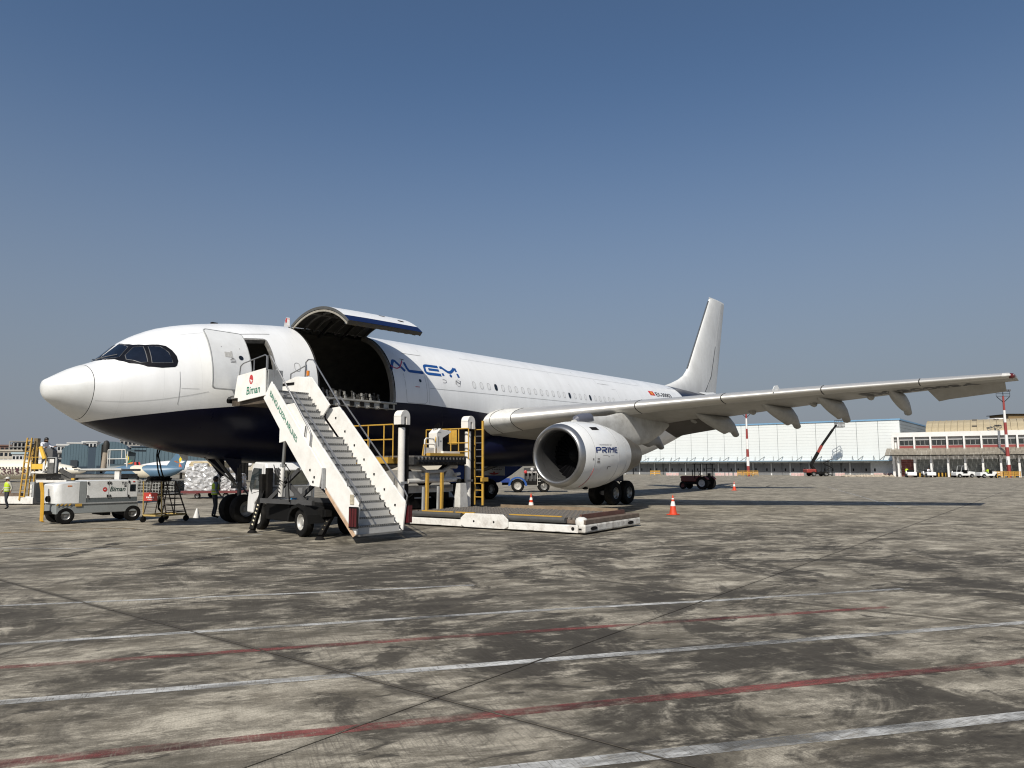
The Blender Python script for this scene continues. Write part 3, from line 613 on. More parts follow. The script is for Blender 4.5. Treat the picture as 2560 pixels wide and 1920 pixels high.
t_=MB(); strip(t_,[(12.36,.975),(12.45,.93)],.03,.012); strip(t_,[(12.30,.935),(12.52,.945)],.025,.012); t_.build('title_plane_emblem',INK,AIR)
t_=MB(); strip(t_,[(14.50,1.228)]+arc(14.60,1.254,.14,.027,-PI/2,PI/2,8)+[(14.50,1.281)],.02); strip(t_,[(15.33,1.285),(15.36,1.225),(15.62,1.275),(15.66,1.215)],.05); t_.build('cargo_title',M('faded title ink',(.08,.08,.10),.5),AIR)
fl=MB(); patch(fl,[(34.62,.872),(35.32,.872),(35.32,1.008),(34.62,1.008)],.008); fl.build('flag',M('flag red',(.58,.02,.02),.5),AIR)
fl=MB(); patch(fl,[(34.97+.15*cos(a),.94+.052*sin(a)) for a in lin(0,2*PI,16)[:-1]],.012); fl.build('flag_sun',M('flag gold',(.65,.30,.04),.5),AIR)
lettering(MB(),'EX-30003',lambda u,v:fp(35.50+2.42*u,1.026-.132*v,.008),bold=.025).build('registration',INK,AIR)
# lower clutter on the belly, antennas
an=MB().box(5.2,5.42,-.06,.06,7.10,7.235).build('antenna',DARK,AIR)
MB().prism([(0,0),(.30,0),(.42,.34),(.28,.34)],-.012,.012,lambda a,b,d:(15.2+a,d,axis_z(15)+2.81+b)).build('antenna',WHITE,AIR) if 0 else None
for x in (4.2,): MB().prism([(0,0),(.34,0),(.38,-.26),(.2,-.26)],-.012,.012,lambda a,b,d:(x+a,d,axis_z(x)+fus_prof(x)[1]+.02+b)).build('belly_antenna',WHITE if x>4 else DARK,AIR)
# ---------------------------------------------------------------- wings
def naca(t,n=14,camber=.014):
    xs=[.5*(1-cos(PI*i/n)) for i in range(n+1)]
    yt=lambda x:5*t*(.2969*math.sqrt(x)-.126*x-.3516*x*x+.2843*x**3-.1030*x**4)
    yc=lambda x:camber*(1-((x-.45)/.55)**2 if x>.45 else 1-((x-.45)/.45)**2)
    up=[(x,yc(x)+yt(x)) for x in xs]; lo=[(x,yc(x)-yt(x)) for x in xs]
    return up[::-1]+lo[1:-1] if 0 else up[::-1]+lo[1:]
def wsec(y):                            # y positive outwards: leading edge x, chord, z, thickness, incidence
    le=17.43+.586*(y-2.9) if y>3.6 else 17.43+.586*.7-1.35*(3.6-y)*.55
    te=27.75+.02*(y-2.8) if y<7.94 else 27.85+.276*(y-7.94)
    s=min(1,max(0,(y-2.9)/19.4)); z=4.16+.0857*(y-2.9)+.10*sin(PI*s); th=.142-.04*min(1,s*2.5)
    return le,te-le,z,th,R(4.2-4.5*s)
def wpt(y,cx,sgn=-1,upper=False,off=0.,te_cut=None):
    le,c,z,th,inc=wsec(y); t=th; x=cx
    yt=5*t*(.2969*math.sqrt(max(x,0))-.126*x-.3516*x*x+.2843*x**3-.1030*x**4); yc=.014*(1-((x-.45)/.55)**2 if x>.45 else 1-((x-.45)/.45)**2)
    zz=(yc+yt+off/c) if upper else (yc-yt-off/c)
    return Vector((le+c*(x*cos(inc)+zz*sin(inc)),sgn*y,z+c*(zz*cos(inc)-x*sin(inc))))
def wmat(name,col): return M(name,col,.45,var=.10,scale=1.2,dirt=(.20,.18,.15),damt=.55,dscale=1.4,streak=(.35,1.6,1),metal=.0)
WGREY=wmat('wing grey',(.36,.355,.335)); WLE=M('polished slat',(.60,.59,.56),.42,metal=.55,var=.08,scale=1.5); WWH=wmat('wing white',(.66,.66,.63))
def wing(sgn):
    ys=[1.2,2.0,2.6,2.9,3.2,3.6,4.4,6,7.94,10,12.5,15,17.5,20,21.6,22.2,22.42]
    C=[0,.004,.015,.035,.065,.10,.16,.25,.36,.48,.60,.72,.84,.93,1.0]
    def ring(y,c0,c1,extra=0):
        cc=[c for c in C if c0<=c<=c1]; k=1 if y<22.3 else .35
        up=[wpt(y,c,sgn,True) for c in reversed(cc)]; lo=[wpt(y,c,sgn,False) for c in cc]
        if y>22.3:
            m_=[(a+b)/2 for a,b in zip(up,reversed(lo))]; up=[m.lerp(a,.4) for a,m in zip(up,m_)]; lo=[m.lerp(a,.4) for a,m in zip(lo,reversed(m_))]
        return up+(lo[1:] if c0==0 else lo)
    wmb=MB(); wmb.loft([ring(y,.10,1.0) for y in ys],True,True)
    wo=wmb.build('wing',WGREY,AIR,smooth=True,ang=40)
    # leading edge slats, joints between
    for a,b,nm in ((1.2,3.72,'glove'),(3.75,8.62,'slat'),(8.66,11.9,'slat'),(11.94,15.6,'slat'),(15.64,19.1,'slat'),(19.14,22.0,'slat'),(22.0,22.42,'wing_tip')):
        yy=sorted(set([a,b]+[y for y in ys if a<y<b])); sl_=MB().loft([ring(y,0,.10) for y in yy],True,True)
        sl_.build('wing_root_glove' if nm=='glove' else nm,WWH if nm!='slat' else WLE,wo,smooth=True,ang=55)
    nav=MB().lathe([(-.16,.03),(-.1,.10),(0,.13),(.2,.11),(.36,.03)],wpt(22.32,.05,sgn,True)+Vector((0,0,-.12)),(1,sgn*.2,0),10,True,True).build('navigation_light',M('red lamp glass',(.10,.015,.015),.1),wo,smooth=True)
    # flap track fairings
    for y,l,rr in ((6.0,5.0,.36),(10.05,5.2,.36),(13.0,5.2,.36),(15.25,5.0,.36),(17.9,4.2,.33)):
        le,c,z,th,inc=wsec(y); tip=Vector((le+c+.85,sgn*y,wpt(y,1.0,sgn).z-.75)); rings=[]
        for i,u in enumerate(lin(0,1,10)):
            x=tip.x-l*(1-u); xc=min(1,(x-le)/c); zt=wpt(y,max(.12,xc),sgn).z+.05 if xc<1 else wpt(y,1,sgn).z-.05-.50*(x-le-c)
            d=rr*2.75*(.05+.95*(u/.72 if u<.72 else 1)**.85); wd=.27*math.sqrt(max(0.003,min(1,u*2.2)*(1.25-u*.8)))*rr/.34
            if u>.72: d*=1-.72*((u-.72)/.28)**1.5
            if xc>=1: zt-=.30*(u>.9)
            zb=zt-d*1.0
            rings.append([Vector((x,sgn*(y+wd*cos(a)),(zt+zb)/2+(zt-zb)/2*sin(a)*(1 if sin(a)<0 else .9))) for a in lin(0,2*PI,14)[:-1]])
        MB().loft(rings).build('flap_track_fairing',M('fairing grey',(.40,.40,.385),.5,var=.12,dirt=(.16,.14,.12),damt=.6,dscale=1.1,streak=(.3,1,1)),wo,smooth=True,ang=50)
        if y>7: MB().cyl(tip+Vector((-.12,0,.1)),tip+Vector((.12,0,-.02)),.03).build('drain_mast',DARK,wo)
    # drooped ailerons
    def droop(y0,y1,c0,ang,name,m,skew=0):
        r=[]
        for y in lin(y0,y1,4):
            le,c,z,th,inc=wsec(y); h=wpt(y,c0,sgn,False)*.5+wpt(y,c0,sgn,True)*.5; L=c*(1-c0)
            q=[]
            for u,tt in ((0,.5),(.0,-.5),(.35,-.33),(1,-.02),(1,.02),(.35,.30)):
                tk=(wpt(y,c0,sgn,True).z-wpt(y,c0,sgn,False).z)*.9
                a=u*L; b=tt*tk; q.append(Vector((h.x+a*cos(ang)+b*sin(ang)+(skew if (y==y0 and u==1) else 0)*0,h.y+(sgn*skew*u if y==y0 else 0),h.z-a*sin(ang)+b*cos(ang))))
            r.append(q)
        return MB().loft(r).build(name,m,wo,smooth=False)
    droop(19.0,21.95,.72,R(33),'aileron',WGREY,.35)
    droop(7.2,9.6,.74,R(24),'aileron',M('dark aileron',(.13,.12,.11),.55,dirt=(.07,.06,.05),damt=.5),.2)
    hp_=MB()
    for y in (8.9,11.6,14.3,16.7,5.2): p=wpt(y,.80,sgn,False,.03); hp_.lathe([(-.45,.02),(-.2,.14),(.1,.16),(.4,.02)],p,(1,0,-.05),8)
    hp_.build('hinge_bump',M('fairing grey',(.4,)*3),wo,smooth=True)
    fe=MB()
    for y in (13.9,):
        fe.prism([(-.25,.0),(.55,.0),(.62,.22),(.35,.36),(-.05,.30),(-.28,.12)],-.012,.012,lambda a,b,d:wpt(y,.03,sgn,True)+Vector((a,d,b-.1)))
    fe.build('wing_fence',WHITE,wo)
    wd_=MB(); 
    for y in (2.95,3.735,8.64,11.92,15.62,19.12):
        pts=[wpt(y,c,sgn,True,.004) for c in (.10,.065,.035,.015,.004,0)]+[wpt(y,c,sgn,False,.004) for c in (.004,.015,.035,.065,.10)]
        wd_.tube(pts,.012,4)
    wd_.build('slat_joint',DARK,wo)
    if sgn<0: lettering(MB(),'EX-30003A',lambda u,v:wpt(16.7+4.4*u,.70-.46*v,-1,False,.015),bold=.035).build('registration',INK,wo)
    return wo
wing(-1); wing(1)
belly=MB(); rr=[]
for x,hw,zb,zt in ((16.6,.8,2.45,3.0),(17.3,2.0,2.2,3.6),(18.5,2.75,2.06,4.0),(20.5,3.0,2.0,4.1),(24,3.05,2.0,4.0),(27,2.9,2.05,3.9),(29,2.3,2.15,3.4),(30.5,1.2,2.35,2.8)):
    rr.append([Vector((x,hw*cos(a),(zb+zt)/2+(zt-zb)/2*(abs(sin(a))**.7*(1 if sin(a)>0 else -1)))) for a in lin(0,2*PI,28)[:-1]])
belly.loft(rr).build('wing_body_fairing',M('navy belly',(.003,.004,.018),.35,var=.1,spec=.22),AIR,smooth=True,ang=60)
# ---------------------------------------------------------------- engines
NAC=M('nacelle white',(.77,.78,.77),.32,var=.04,coat=.25,dirt=(.45,.42,.36),damt=.22); LIP=M('polished intake lip',(.40,.40,.395),.33,metal=.9,var=.12,scale=1.5)
def engine(sgn):
    c=(0,sgn*7.94,0); x0=15.50; z0=2.44; ax=(1,0,.015)
    o=Vector((x0,sgn*7.94,z0))
    en=MB().lathe([(.235,1.275),(.4,1.312),(.7,1.36),(1.1,1.395),(1.8,1.41),(2.5,1.38),(3.2,1.29),(3.8,1.165),(4.3,1.04),(4.3,1.0),(3.6,.98)],o,ax,56).build('fan_cowl',NAC,AIR,smooth=True,ang=50)
    MB().lathe([(.23,1.272),(.10,1.215),(.02,1.15),(0,1.10),(.02,1.055),(.10,1.01),(.25,.985),(.45,.98)],o,ax,56).build('intake_lip',LIP,en,smooth=True,ang=60)
    MB().lathe([(.455,.98),(.9,1.0),(1.3,1.04),(1.75,1.06)],o,ax,48).build('intake_duct',M('intake liner',(.05,.05,.05),.7,var=.15,spec=.1),en,smooth=True)
    MB().lathe([(1.7,1.06),(1.72,.0)],o,ax,40).build('fan_disc',M('fan darkness',(.012,)*3,.6),en)
    bl=MB().hexa([Vector(p) for p in ((-.02,-.03,.30),(.02,-.03,.30),(.02,.03,.30),(-.02,.03,.30),(-.11,-.09,1.03),(-.07,-.12,1.03),(.11,.09,1.03),(.07,.12,1.03))]).mesh('fan_blade',M('fan blade',(.006,.006,.007),.9,spec=.05))
    for i in range(30): share('fan_blade',bl,en,o+Vector((1.52,0,0))-Vector((25,0,0)),(2*PI*i/30,0,0))
    MB().lathe([(1.05,.01),(1.12,.10),(1.25,.2),(1.5,.31),(1.66,.34)],o,ax,24).build('spinner',M('spinner grey',(.015,)*3,.7,spec=.1),en,smooth=True)
    MB().lathe([(1.16,.13),(1.22,.19)],o,ax,3).build('spinner_mark',M('spiral white',(.7,)*3),en) if 0 else None
    MB().lathe([(3.6,.97),(4.32,.96),(4.8,.92),(5.5,.76),(6.1,.60),(6.1,.56),(5.5,.5)],o,ax,40).build('core_cowl',M('exhaust metal',(.24,.225,.20),.45,metal=.7,var=.2,scale=2),en,smooth=True,ang=40)
    MB().lathe([(5.4,.46),(6.0,.40),(6.8,.08),(6.85,.01)],o,ax,24).build('exhaust_plug',M('exhaust metal dark',(.10,.09,.08),.5,metal=.6),en,smooth=True)
    def npt(x,a,off=.006):       # a: angle from top towards the outside of the engine
        pr=[(.235,1.275),(.4,1.312),(.7,1.36),(1.1,1.395),(1.8,1.41),(2.5,1.38),(3.2,1.29),(3.8,1.165),(4.3,1.04)]
        for (xa_,ra),(xb_,rb) in zip(pr[:-1],pr[1:]):
            if xa_<=x<=xb_: r=ra+(rb-ra)*(x-xa_)/(xb_-xa_)
        r+=off; return o+Vector((x,sgn*r*sin(a),r*cos(a)+.015*x))
    s_=MB()
    for x in (.78,2.65,3.6): s_.tube([npt(x,a,.002) for a in lin(-PI,PI,60)],.008,4)
    s_.build('cowl_seam',SEAM,en)
    if sgn<0:
        nv=M('nacelle lettering blue',(.012,.03,.13),.4)
        U=lambda u,v,x0_=.84,x1_=2.50,a0=1.50,a1=1.345:npt(x0_+(x1_-x0_)*u,a0+(a1-a0)*v,.01)
        def st(segs,name='engine_title_letter',wd=.05):
            m=MB()
            for sg_ in segs:
                P=[]
                for p,q in zip(sg_[:-1],sg_[1:]): P+=[(p[0]+(q[0]-p[0])*j/4,p[1]+(q[1]-p[1])*j/4) for j in range(4)]
                P.append(sg_[-1]); vs=[]
                for i,(u,v) in enumerate(P):
                    a,b=P[max(i-1,0)],P[min(i+1,len(P)-1)]; dx,dy=(b[0]-a[0])*.9,(b[1]-a[1])*.23; l=math.hypot(dx,dy) or 1
                    nx,ny=-dy/l*wd/2/.9,dx/l*wd/2/.23; vs+=[U(u-nx,v-ny),U(u+nx,v+ny)]
                m.add(vs,[(2*i,2*i+1,2*i+3,2*i+2) for i in range(len(P)-1)])
            m.build(name,nv,en)
        st([[(.02,0),(.02,1)],[(.02,.95),(.15,.95),(.2,.82),(.2,.62),(.15,.48),(.05,.48)]])
        st([[(.25,.95),(.40,.95),(.45,.82),(.45,.62),(.40,.48),(.27,.48),(.27,0)],[(.33,.40),(.45,0)]])
        st([[(.53,0),(.53,1)]])
        st([[(.61,0),(.61,1),(.68,.62),(.71,.55),(.74,.62),(.80,1),(.80,0)],[(.70,.12),(.72,.12)]])
        st([[(.99,.95),(.90,.95),(.87,.82),(.87,.18),(.90,.05),(.99,.05)],[(.9,.5),(.99,.5)]])
        lettering(MB(),'POWERED BY',lambda u,v:npt(1.15+.95*u,1.295-.045*v,.01)).build('engine_caption',M('caption grey',(.25,.25,.27),.5),en)
        ln=MB().tube([npt(.79,a,.006) for a in lin(1.95,2.75,16)],.014,4); ln.build('red_warning_stripe',REDINK,en)
        mk=MB()
        for x,a,w_,h_ in ((.92,1.66,.16,.03),(1.75,1.90,.25,.02),(1.75,1.90,.05,.09),(1.3,1.57,.4,.010),(.62,1.66,.08,.05),(.92,1.73,.18,.06),(1.7,1.60,.1,.015),(1.9,1.575,.3,.008)):
            mk.add([npt(x,a,.008),npt(x+w_,a,.008),npt(x+w_,a+h_,.008),npt(x,a+h_,.008)],[(0,1,2,3)])
        mk.build('engine_stencil',M('grey stencil',(.2,)*3),en)
        vt=MB(); vt.add([npt(1.2,.62,.006),npt(1.75,.62,.006),npt(1.75,.76,.006),npt(1.2,.76,.006)],[(0,1,2,3)]); vt.build('vent_grille',DARK,en)
        ck=MB().lathe([(0,.0),(.02,.09),(.25,.05),(.3,.01)],npt(1.2,2.75,0),(1,0,-.2),8).build('drain_scoop',DARK,en)
    # pylon
    y=sgn*7.94; P_=[]
    for x,zb,zt,hw in ((16.7,3.76,3.90,.04),(17.1,3.74,4.0,.13),(17.8,3.6,4.10,.19),(18.6,3.4,4.16,.21),(19.6,3.2,4.24,.21),(20.6,2.98,4.42,.22),(22,2.95,4.6,.24),(23.2,3.1,4.35,.24),(24.6,3.55,4.25,.20),(25.6,4.0,4.15,.06)):
        P_.append([Vector((x,y+hw*cos(a)*(1 if abs(cos(a))>.3 else 1),(zb+zt)/2+(zt-zb)/2*max(-1,min(1,1.25*sin(a))))) for a in lin(0,2*PI,16)[:-1]])
    py=MB().loft(P_).build('pylon',M('pylon grey',(.50,.50,.48),.45,dirt=(.18,.16,.13),damt=.6,dscale=1.5),AIR,smooth=True,ang=45)
    MB().lathe([(0,.02),(.15,.17),(.6,.24),(1.2,.22)],(16.85,y,3.93),(1,0,.1),16).build('precooler_fairing',M('dark blue grey',(.10,.105,.13),.4),py,smooth=True)
engine(-1); engine(1)
# ---------------------------------------------------------------- tail
FINM=M('fin white',(.72,.73,.72),.4,var=.06,dirt=(.30,.28,.25),damt=.4,dscale=.5,streak=(1,1,.4))
def slab_air(mbx,secs,n=9):              # secs: (z, xle, chord, half thickness)
    rings=[]
    for z,le,c,h in secs:
        up=[]; 
        for i in range(n+1):
            x=.5*(1-cos(PI*i/n)); t=h*2.6*(math.sqrt(x)*(1-x)+.02*(1-x)); up.append((le+c*x,t))
        rings.append([Vector((x,-t,z)) for x,t in up]+[Vector((x,t,z)) for x,t in reversed(up[1:-1])])
    return mbx.loft(rings)
zt=16.35
def fin_le(z): return 44.55+(z-8.2)*.742 if z>9.6 else 44.55+1.4*.742-(9.6-z)*.742-(max(0,9.6-z))**2*1.15
def fin_te(z): return 51.35+(z-8.2)*.318
fz=[7.2,7.7,8.0,8.3,8.7,9.1,9.6,10.5,12,14,15.6,16.2,zt]
def fin_t(x,z): return .36*(1-.5*(z-7.2)/9)*2.0*(math.sqrt(max(x,0))*(1-x)**.9*1.30+.012)
def fin_ring(z,a,b,n=10):
    le,c=fin_le(z),fin_te(z)-fin_le(z); xs=[a+(b-a)*(i/n)**(1.8 if a==0 else 1) for i in range(n+1)]
    return [Vector((le+c*x,-fin_t(x,z),z)) for x in xs]+[Vector((le+c*x,fin_t(x,z),z)) for x in reversed(xs)]
fo=MB().loft([fin_ring(z,0,.70) for z in fz]).build('tail_fin',FINM,AIR,smooth=True,ang=45)
def rud(z): return fin_le(z)+(fin_te(z)-fin_le(z))*.705
slab_r=[]
rm=MB()
for z in (8.05,9,10.5,11.4,13,15,zt-.02):
    h=.115*(1-.5*(z-7.2)/9); a=rud(z); b=fin_te(z); rm_=[Vector((a-.05,-h*.9,z)),Vector((a+.15,-h,z)),Vector((b,-.015,z)),Vector((b,.015,z)),Vector((a+.15,h,z)),Vector((a-.05,h*.9,z))]; slab_r.append(rm_)
ru=MB().loft([fin_ring(z,.706,1.0) for z in (8.05,8.6,9,9.7,10.5,11.4,13,15,zt-.02)]).build('rudder',M('rudder white',(.66,.67,.66),.45,var=.08,dirt=(.2,.19,.17),damt=.5,dscale=.6,streak=(1,1,.3)),AIR,smooth=True,ang=40)
MB().tube([(rud(z),-fin_t(.70,z)+.01,z) for z in (8.1,9.5,11,12.2)],.03,4).build('rudder_joint',DARK,ru)
st_=MB(); st_.prism([(rud(11.2)-.05,11.2),(rud(11.9)+.12,11.95),(rud(11.2)+.45,10.2),(rud(9.2)+.25,8.6),(rud(9.2),9.0)],-.155,-.15,lambda a,b,d:(a,d,b)); st_.build('rudder_stain',M('sooty stain',(.36,.35,.32),.6,var=.3),ru) if 0 else None
MB().loft([[Vector((x,s*w_,z)) for s,w_,z in ((-1,.02,zz),(-1,.10,zz-.12),(-1,.02,zz-.24))] for x,zz in ((fin_le(9.7)-.05,9.8),(fin_le(zt)-.09,zt))]).build('fin_leading_edge',M('dark erosion strip',(.10,.11,.12),.4,metal=.4),fo) if 0 else None
le=MB(); le.tube([(fin_le(z)-.02,0,z) for z in (9.75,11,13,15,16.1)],.06,8); le.build('fin_leading_edge',M('dark erosion strip',(.10,.11,.12),.4,metal=.4),fo,smooth=True)
MB().loft([[Vector((fin_le(zt)+u*(fin_te(zt)-fin_le(zt))-.12,s*.16*math.sqrt(max(.02,u*(1-u)))*1.4,zt+.0+dz)) for s,u in [(-1,q) for q in lin(0,1,8)]+[(1,q) for q in reversed(lin(.12,.88,6))]] for dz in (0,.13)]).build('fin_tip',WHITE,fo,smooth=True)
MB().loft([[Vector((x,-w_,z0)),Vector((x,0,z1)),Vector((x,w_,z0))] for x,w_,z0,z1 in ((45.5,.1,7.9,8.0),(47.5,.36,7.85,8.42),(50.5,.34,7.75,8.4),(51.6,.2,7.65,8.1))]).build('fin_root_fillet',WHITE,fo,smooth=True)
for sgn in (-1,1):
    secs=[]
    for y,le_,c,z,h in ((.6,45.4,5.8,6.35,.28),(2,46.5,5.0,6.5,.24),(5,48.8,3.6,6.8,.17),(8.1,51.1,2.2,7.12,.10)):
        n=9; up=[]
        for i in range(n+1):
            x=.5*(1-cos(PI*i/n)); t=h*2.6*(math.sqrt(x)*(1-x)+.02*(1-x)); up.append((le_+c*x,t))
        secs.append([Vector((x,sgn*y,z+t)) for x,t in up]+[Vector((x,sgn*y,z-t)) for x,t in reversed(up[1:-1])])
    MB().loft(secs).build('tailplane',WGREY,AIR,smooth=True,ang=45)
MB().lathe([(0,.22),(.25,.18),(.4,.1),(.42,.02)],(53.55,0,axis_z(53.6)+1.92),(1,0,.1),16).build('exhaust_nozzle',DARK,AIR,smooth=True)
# ---------------------------------------------------------------- landing gear
GS=M('gear strut',(.13,.13,.13),.4,metal=.5,var=.2)
ng=MB(); ng.cyl((6.57,0,.52),(6.57,0,1.3),.075).cyl((6.57,0,1.25),(6.45,0,2.5),.115).cyl((6.57,-.36,.52),(6.57,.36,.52),.07).tube([(6.5,0,1.35),(5.6,0,2.35)],.06).tube([(6.72,0,.7),(6.95,0,1.0),(6.7,0,1.3)],.04).box(6.35,6.5,-.2,.2,1.25,1.45)
NG=ng.build('nose_gear',GS,AIR,smooth=True,ang=40); MB().tube([(4.9,-.5,2.36),(6.3,-.3,1.35)],.03).build('drag_brace',STEEL,NG)
for s in (-1,1): wheel(NG,(6.57,s*.36,.52),(0,s,0),.52,.36,rimr=.52)
for s in (-.12,.12): MB().cyl((6.40,s,1.42),(6.33,s,1.42),.075).build('taxi_light',M('lamp glass',(.6,.6,.58),.1),NG)
MB().prism([(5.5,2.42),(6.25,2.34),(6.3,1.72),(6.15,1.66)],-.58,-.55,lambda a,b,d:(a,d,b)).build('nose_gear_door',FUSM,AIR)
MB().prism([(5.5,2.42),(6.25,2.34),(6.3,1.72),(6.15,1.66)],.55,.58,lambda a,b,d:(a,d,b)).build('nose_gear_door',FUSM,AIR)
for s in (-1,1):
    y=s*4.75; x=25.3
    g=MB().cyl((x,y,.62),(x,y,1.5),.13).cyl((x,y,1.4),(x-.15,y*.93,3.4),.20).cyl((x-.95,y,.62),(x+.95,y,.62),.12).tube([(x,y,1.6),(x,y*.4,2.4)],.10)
    for q in (-.7,.7): g.cyl((x+q,y-.5,.62),(x+q,y+.5,.62),.09)
    for q in (-.5,.5): g.tube([(x+q*.4,y-.25,.85),(x+q*1.2,y-.3,.95),(x,y-.1,1.7)],.03,5)
    MG=g.build('main_gear',GS,AIR,smooth=True,ang=40)
    for q in (-.7,.7):
        for e in (-.47,.47): wheel(MG,(x+q,y+e,.62),(0,1 if e>0 else -1,0),.62,.42,rimr=.48)
    MB().prism([(x-.75,1.2),(x+.7,1.2),(x+.6,2.9),(x-.6,2.9)],0,.05,lambda a,b,d:(a,y+s*(.28+d),b)).build('main_gear_door',FUSM,AIR)
def tr(mb,mat): mb.v=[tuple(mat@Vector(p)) for p in mb.v]; return mb
# ---------------------------------------------------------------- passenger stairs on a small truck
ST=thing('stairs_truck','white passenger stairs on a small white truck, raised to the open crew door','stairs truck',(5.3,-6,0),world=True)
XN,XF=4.36,6.09
lowpoly=[(-9.2,.25),(-9.32,1.03),(-6.3,3.9),(-5.7,3.86),(-5.62,3.6)]
yz=lambda a,b,d:(d,a,b)
for x0 in (XN,XF-.06): MB().prism(lowpoly,x0,x0+.06,yz).build('side_panel',STAIRWHITE,ST,bevel=.012)
hipoly=[(-5.27,4.61),(-7.84,1.99),(-7.72,1.47),(-7.34,1.51),(-6.09,2.79),(-5.77,2.74),(-5.77,3.15),(-4.88,4.12)]
NP=MB().prism(hipoly,XN-.09,XN-.03,yz).build('side_panel',STAIRWHITE,ST,bevel=.012)
MB().box(XN-.10,XN-.02,-7.90,-7.83,1.44,2.0).build('panel_end_strip',GREY,NP)
MB().prism([(-4.3,4.98),(-5.09,4.9),(-6.05,3.95),(-5.55,3.45),(-4.3,4.55)],XF-.24,XF-.19,yz).build('side_panel',STAIRWHITE,ST,bevel=.012)
MB().prism([(-4.9,4.2),(-6.6,2.55),(-6.3,2.3),(-4.9,3.7)],XF-.32,XF-.26,yz).build('stringer',M('pinkish primer',(.58,.47,.42),.6,var=.12),ST)
MB().prism([(-9.15,.26),(-5.5,3.62),(-5.5,3.5),(-9.05,.2)],XN+.07,XN+.12,yz).prism([(-9.15,.26),(-5.5,3.62),(-5.5,3.5),(-9.05,.2)],XF-.12,XF-.07,yz).build('stringer',STAIRWHITE,ST)
MB().prism([(-9.2,.24),(-7.9,1.45),(-7.9,1.33),(-9.1,.18)],XN-.012,XN-.002,yz).build('stringer_edge',M('tan weathered edge',(.52,.36,.24),.6,var=.25,scale=6),ST)
TREAD=M('tread plate',(.30,.30,.29),.45,metal=.5,var=.2,scale=20); RISER=M('riser white',(.44,.435,.415),.5,var=.10,dirt=(.25,.22,.18),damt=.5,dscale=5)
NOSE=M('perforated nosing',(.12,.12,.115),.55,metal=.3,var=.5,scale=30)
def stepmesh(w_):
    m=MB(); m.mat(0).box(0,w_,.0,.235,.195,.21); m.mat(1).box(0,w_,-.004,.006,0,.192); m.mat(2).box(0,w_,-.014,.05,.172,.216)
    k=int(w_/.075)
    for i in range(k): m.mat(0).box(i*w_/k+.015,i*w_/k+.05,-.018,-.014,.182,.208)
    return m.mesh('step',[TREAD,RISER,NOSE])
sw,sn=stepmesh(XF-XN-.26),stepmesh(XF-XN-.52)
N1=20
for i in range(N1):
    z=.25+i*.206; y=-9.14+i*.2115
    share('step',sw if i<13 else sn,ST,(XN+.13-5.3 if i<13 else XN+.16-5.3,y+6,z))
MB().box(XN+.1,XF-.1,-9.25,-9.12,.2,.25).build('foot_plate',STEEL,ST)
for x in (XN+.62,): MB().tube([(XN-.015,-8.95,.45),(XN-.015,-8.95,.9)],.01).build('tie',DARK,ST) if 0 else None
# side studs and lamps
stud=MB().cyl((0,0,0),(.0,0,.0001),.02).v if 0 else None
sm2=MB().box(-.012,.012,-.025,.025,-.03,.03).mesh('bolt_plate',DARK)
for i in range(7):
    q=i/6; share('bolt_plate',sm2,ST,(XF-.066-5.3,-8.9+q*2.75+6,.95+q*2.6))
for y,z in ((-7.5,1.75),(-7.3,1.95),(-7.45,1.62)): share('bolt_plate',sm2,ST,(XN-.095-5.3,y+6,z))
for x in (XN-.03,XF+.10):
    hb=MB().box(x-.035,x+.0,-9.34,-8.98,.42,.98).build('tail_lamp_board',DARK,ST)
    for k in range(3): MB().box(x-.045,x-.036,-9.30+k*.11,-9.22+k*.11,.46,.94).build('tail_lamp',M('dark red lens',(.08,.012,.015),.2),hb)
for k in range(3): MB().box(XF+.03+k*.05,XF+.065+k*.05,-9.36,-9.345,.46,.94).build('tail_lamp',M('dark red lens',(.08,.012,.015),.2),ST)
MB().box(XN-.02,XN-.012,-9.12,-8.96,1.04,1.30).build('number_plate',M('tan plate',(.45,.40,.30),.6,var=.4,scale=12),ST)
# rails
RAIL=M('rail tube',(.32,.32,.32),.35,metal=.7,var=.15)
for x in (XN+.02,XF-.03):
    MB().tube([(x,-9.3,1.0),(x,-9.36,1.2),(x,-9.26,1.34),(x,-6.3,4.20),(x,-5.75,4.17),(x,-5.68,4.05),(x,-5.68,3.84)],.024).tube([(x,-6.25,3.88),(x,-6.22,4.05),(x,-6.1,4.15)],.02).tube([(x,-7.7,2.6),(x,-7.72,2.8)],.02).tube([(x,-8.8,1.5),(x,-8.82,1.72)],.02).build('handrail',RAIL,ST,smooth=True)
MB().tube([(XN-.06,-5.0,4.95),(XN-.06,-5.0,5.42),(XN-.06,-5.15,5.40),(XN-.06,-7.12,3.15),(XN-.06,-7.25,2.95),(XN-.06,-7.22,2.62)],.024).tube([(XN-.06,-6.95,2.9),(XN-.06,-7.0,3.2)],.02).tube([(XN-.06,-5.35,4.55),(XN-.06,-5.32,5.2)],.02).build('handrail',RAIL,ST,smooth=True)
MB().tube([(XF-.2,-3.9,4.7),(XF-.2,-3.92,5.1),(XF-.2,-4.75,5.32),(XF-.2,-4.8,4.95)],.024).tube([(XF-.2,-4.7,4.93),(XF-.2,-4.72,5.42),(XF-.2,-4.85,5.50),(XF-.2,-5.12,5.46),(XF-.2,-6.5,3.95)],.024).build('handrail',RAIL,ST,smooth=True)
MB().cyl((XF-.2,-4.85,4.97),(XF-.2,-4.85,5.13),.05).build('beacon',ORANGE,ST)
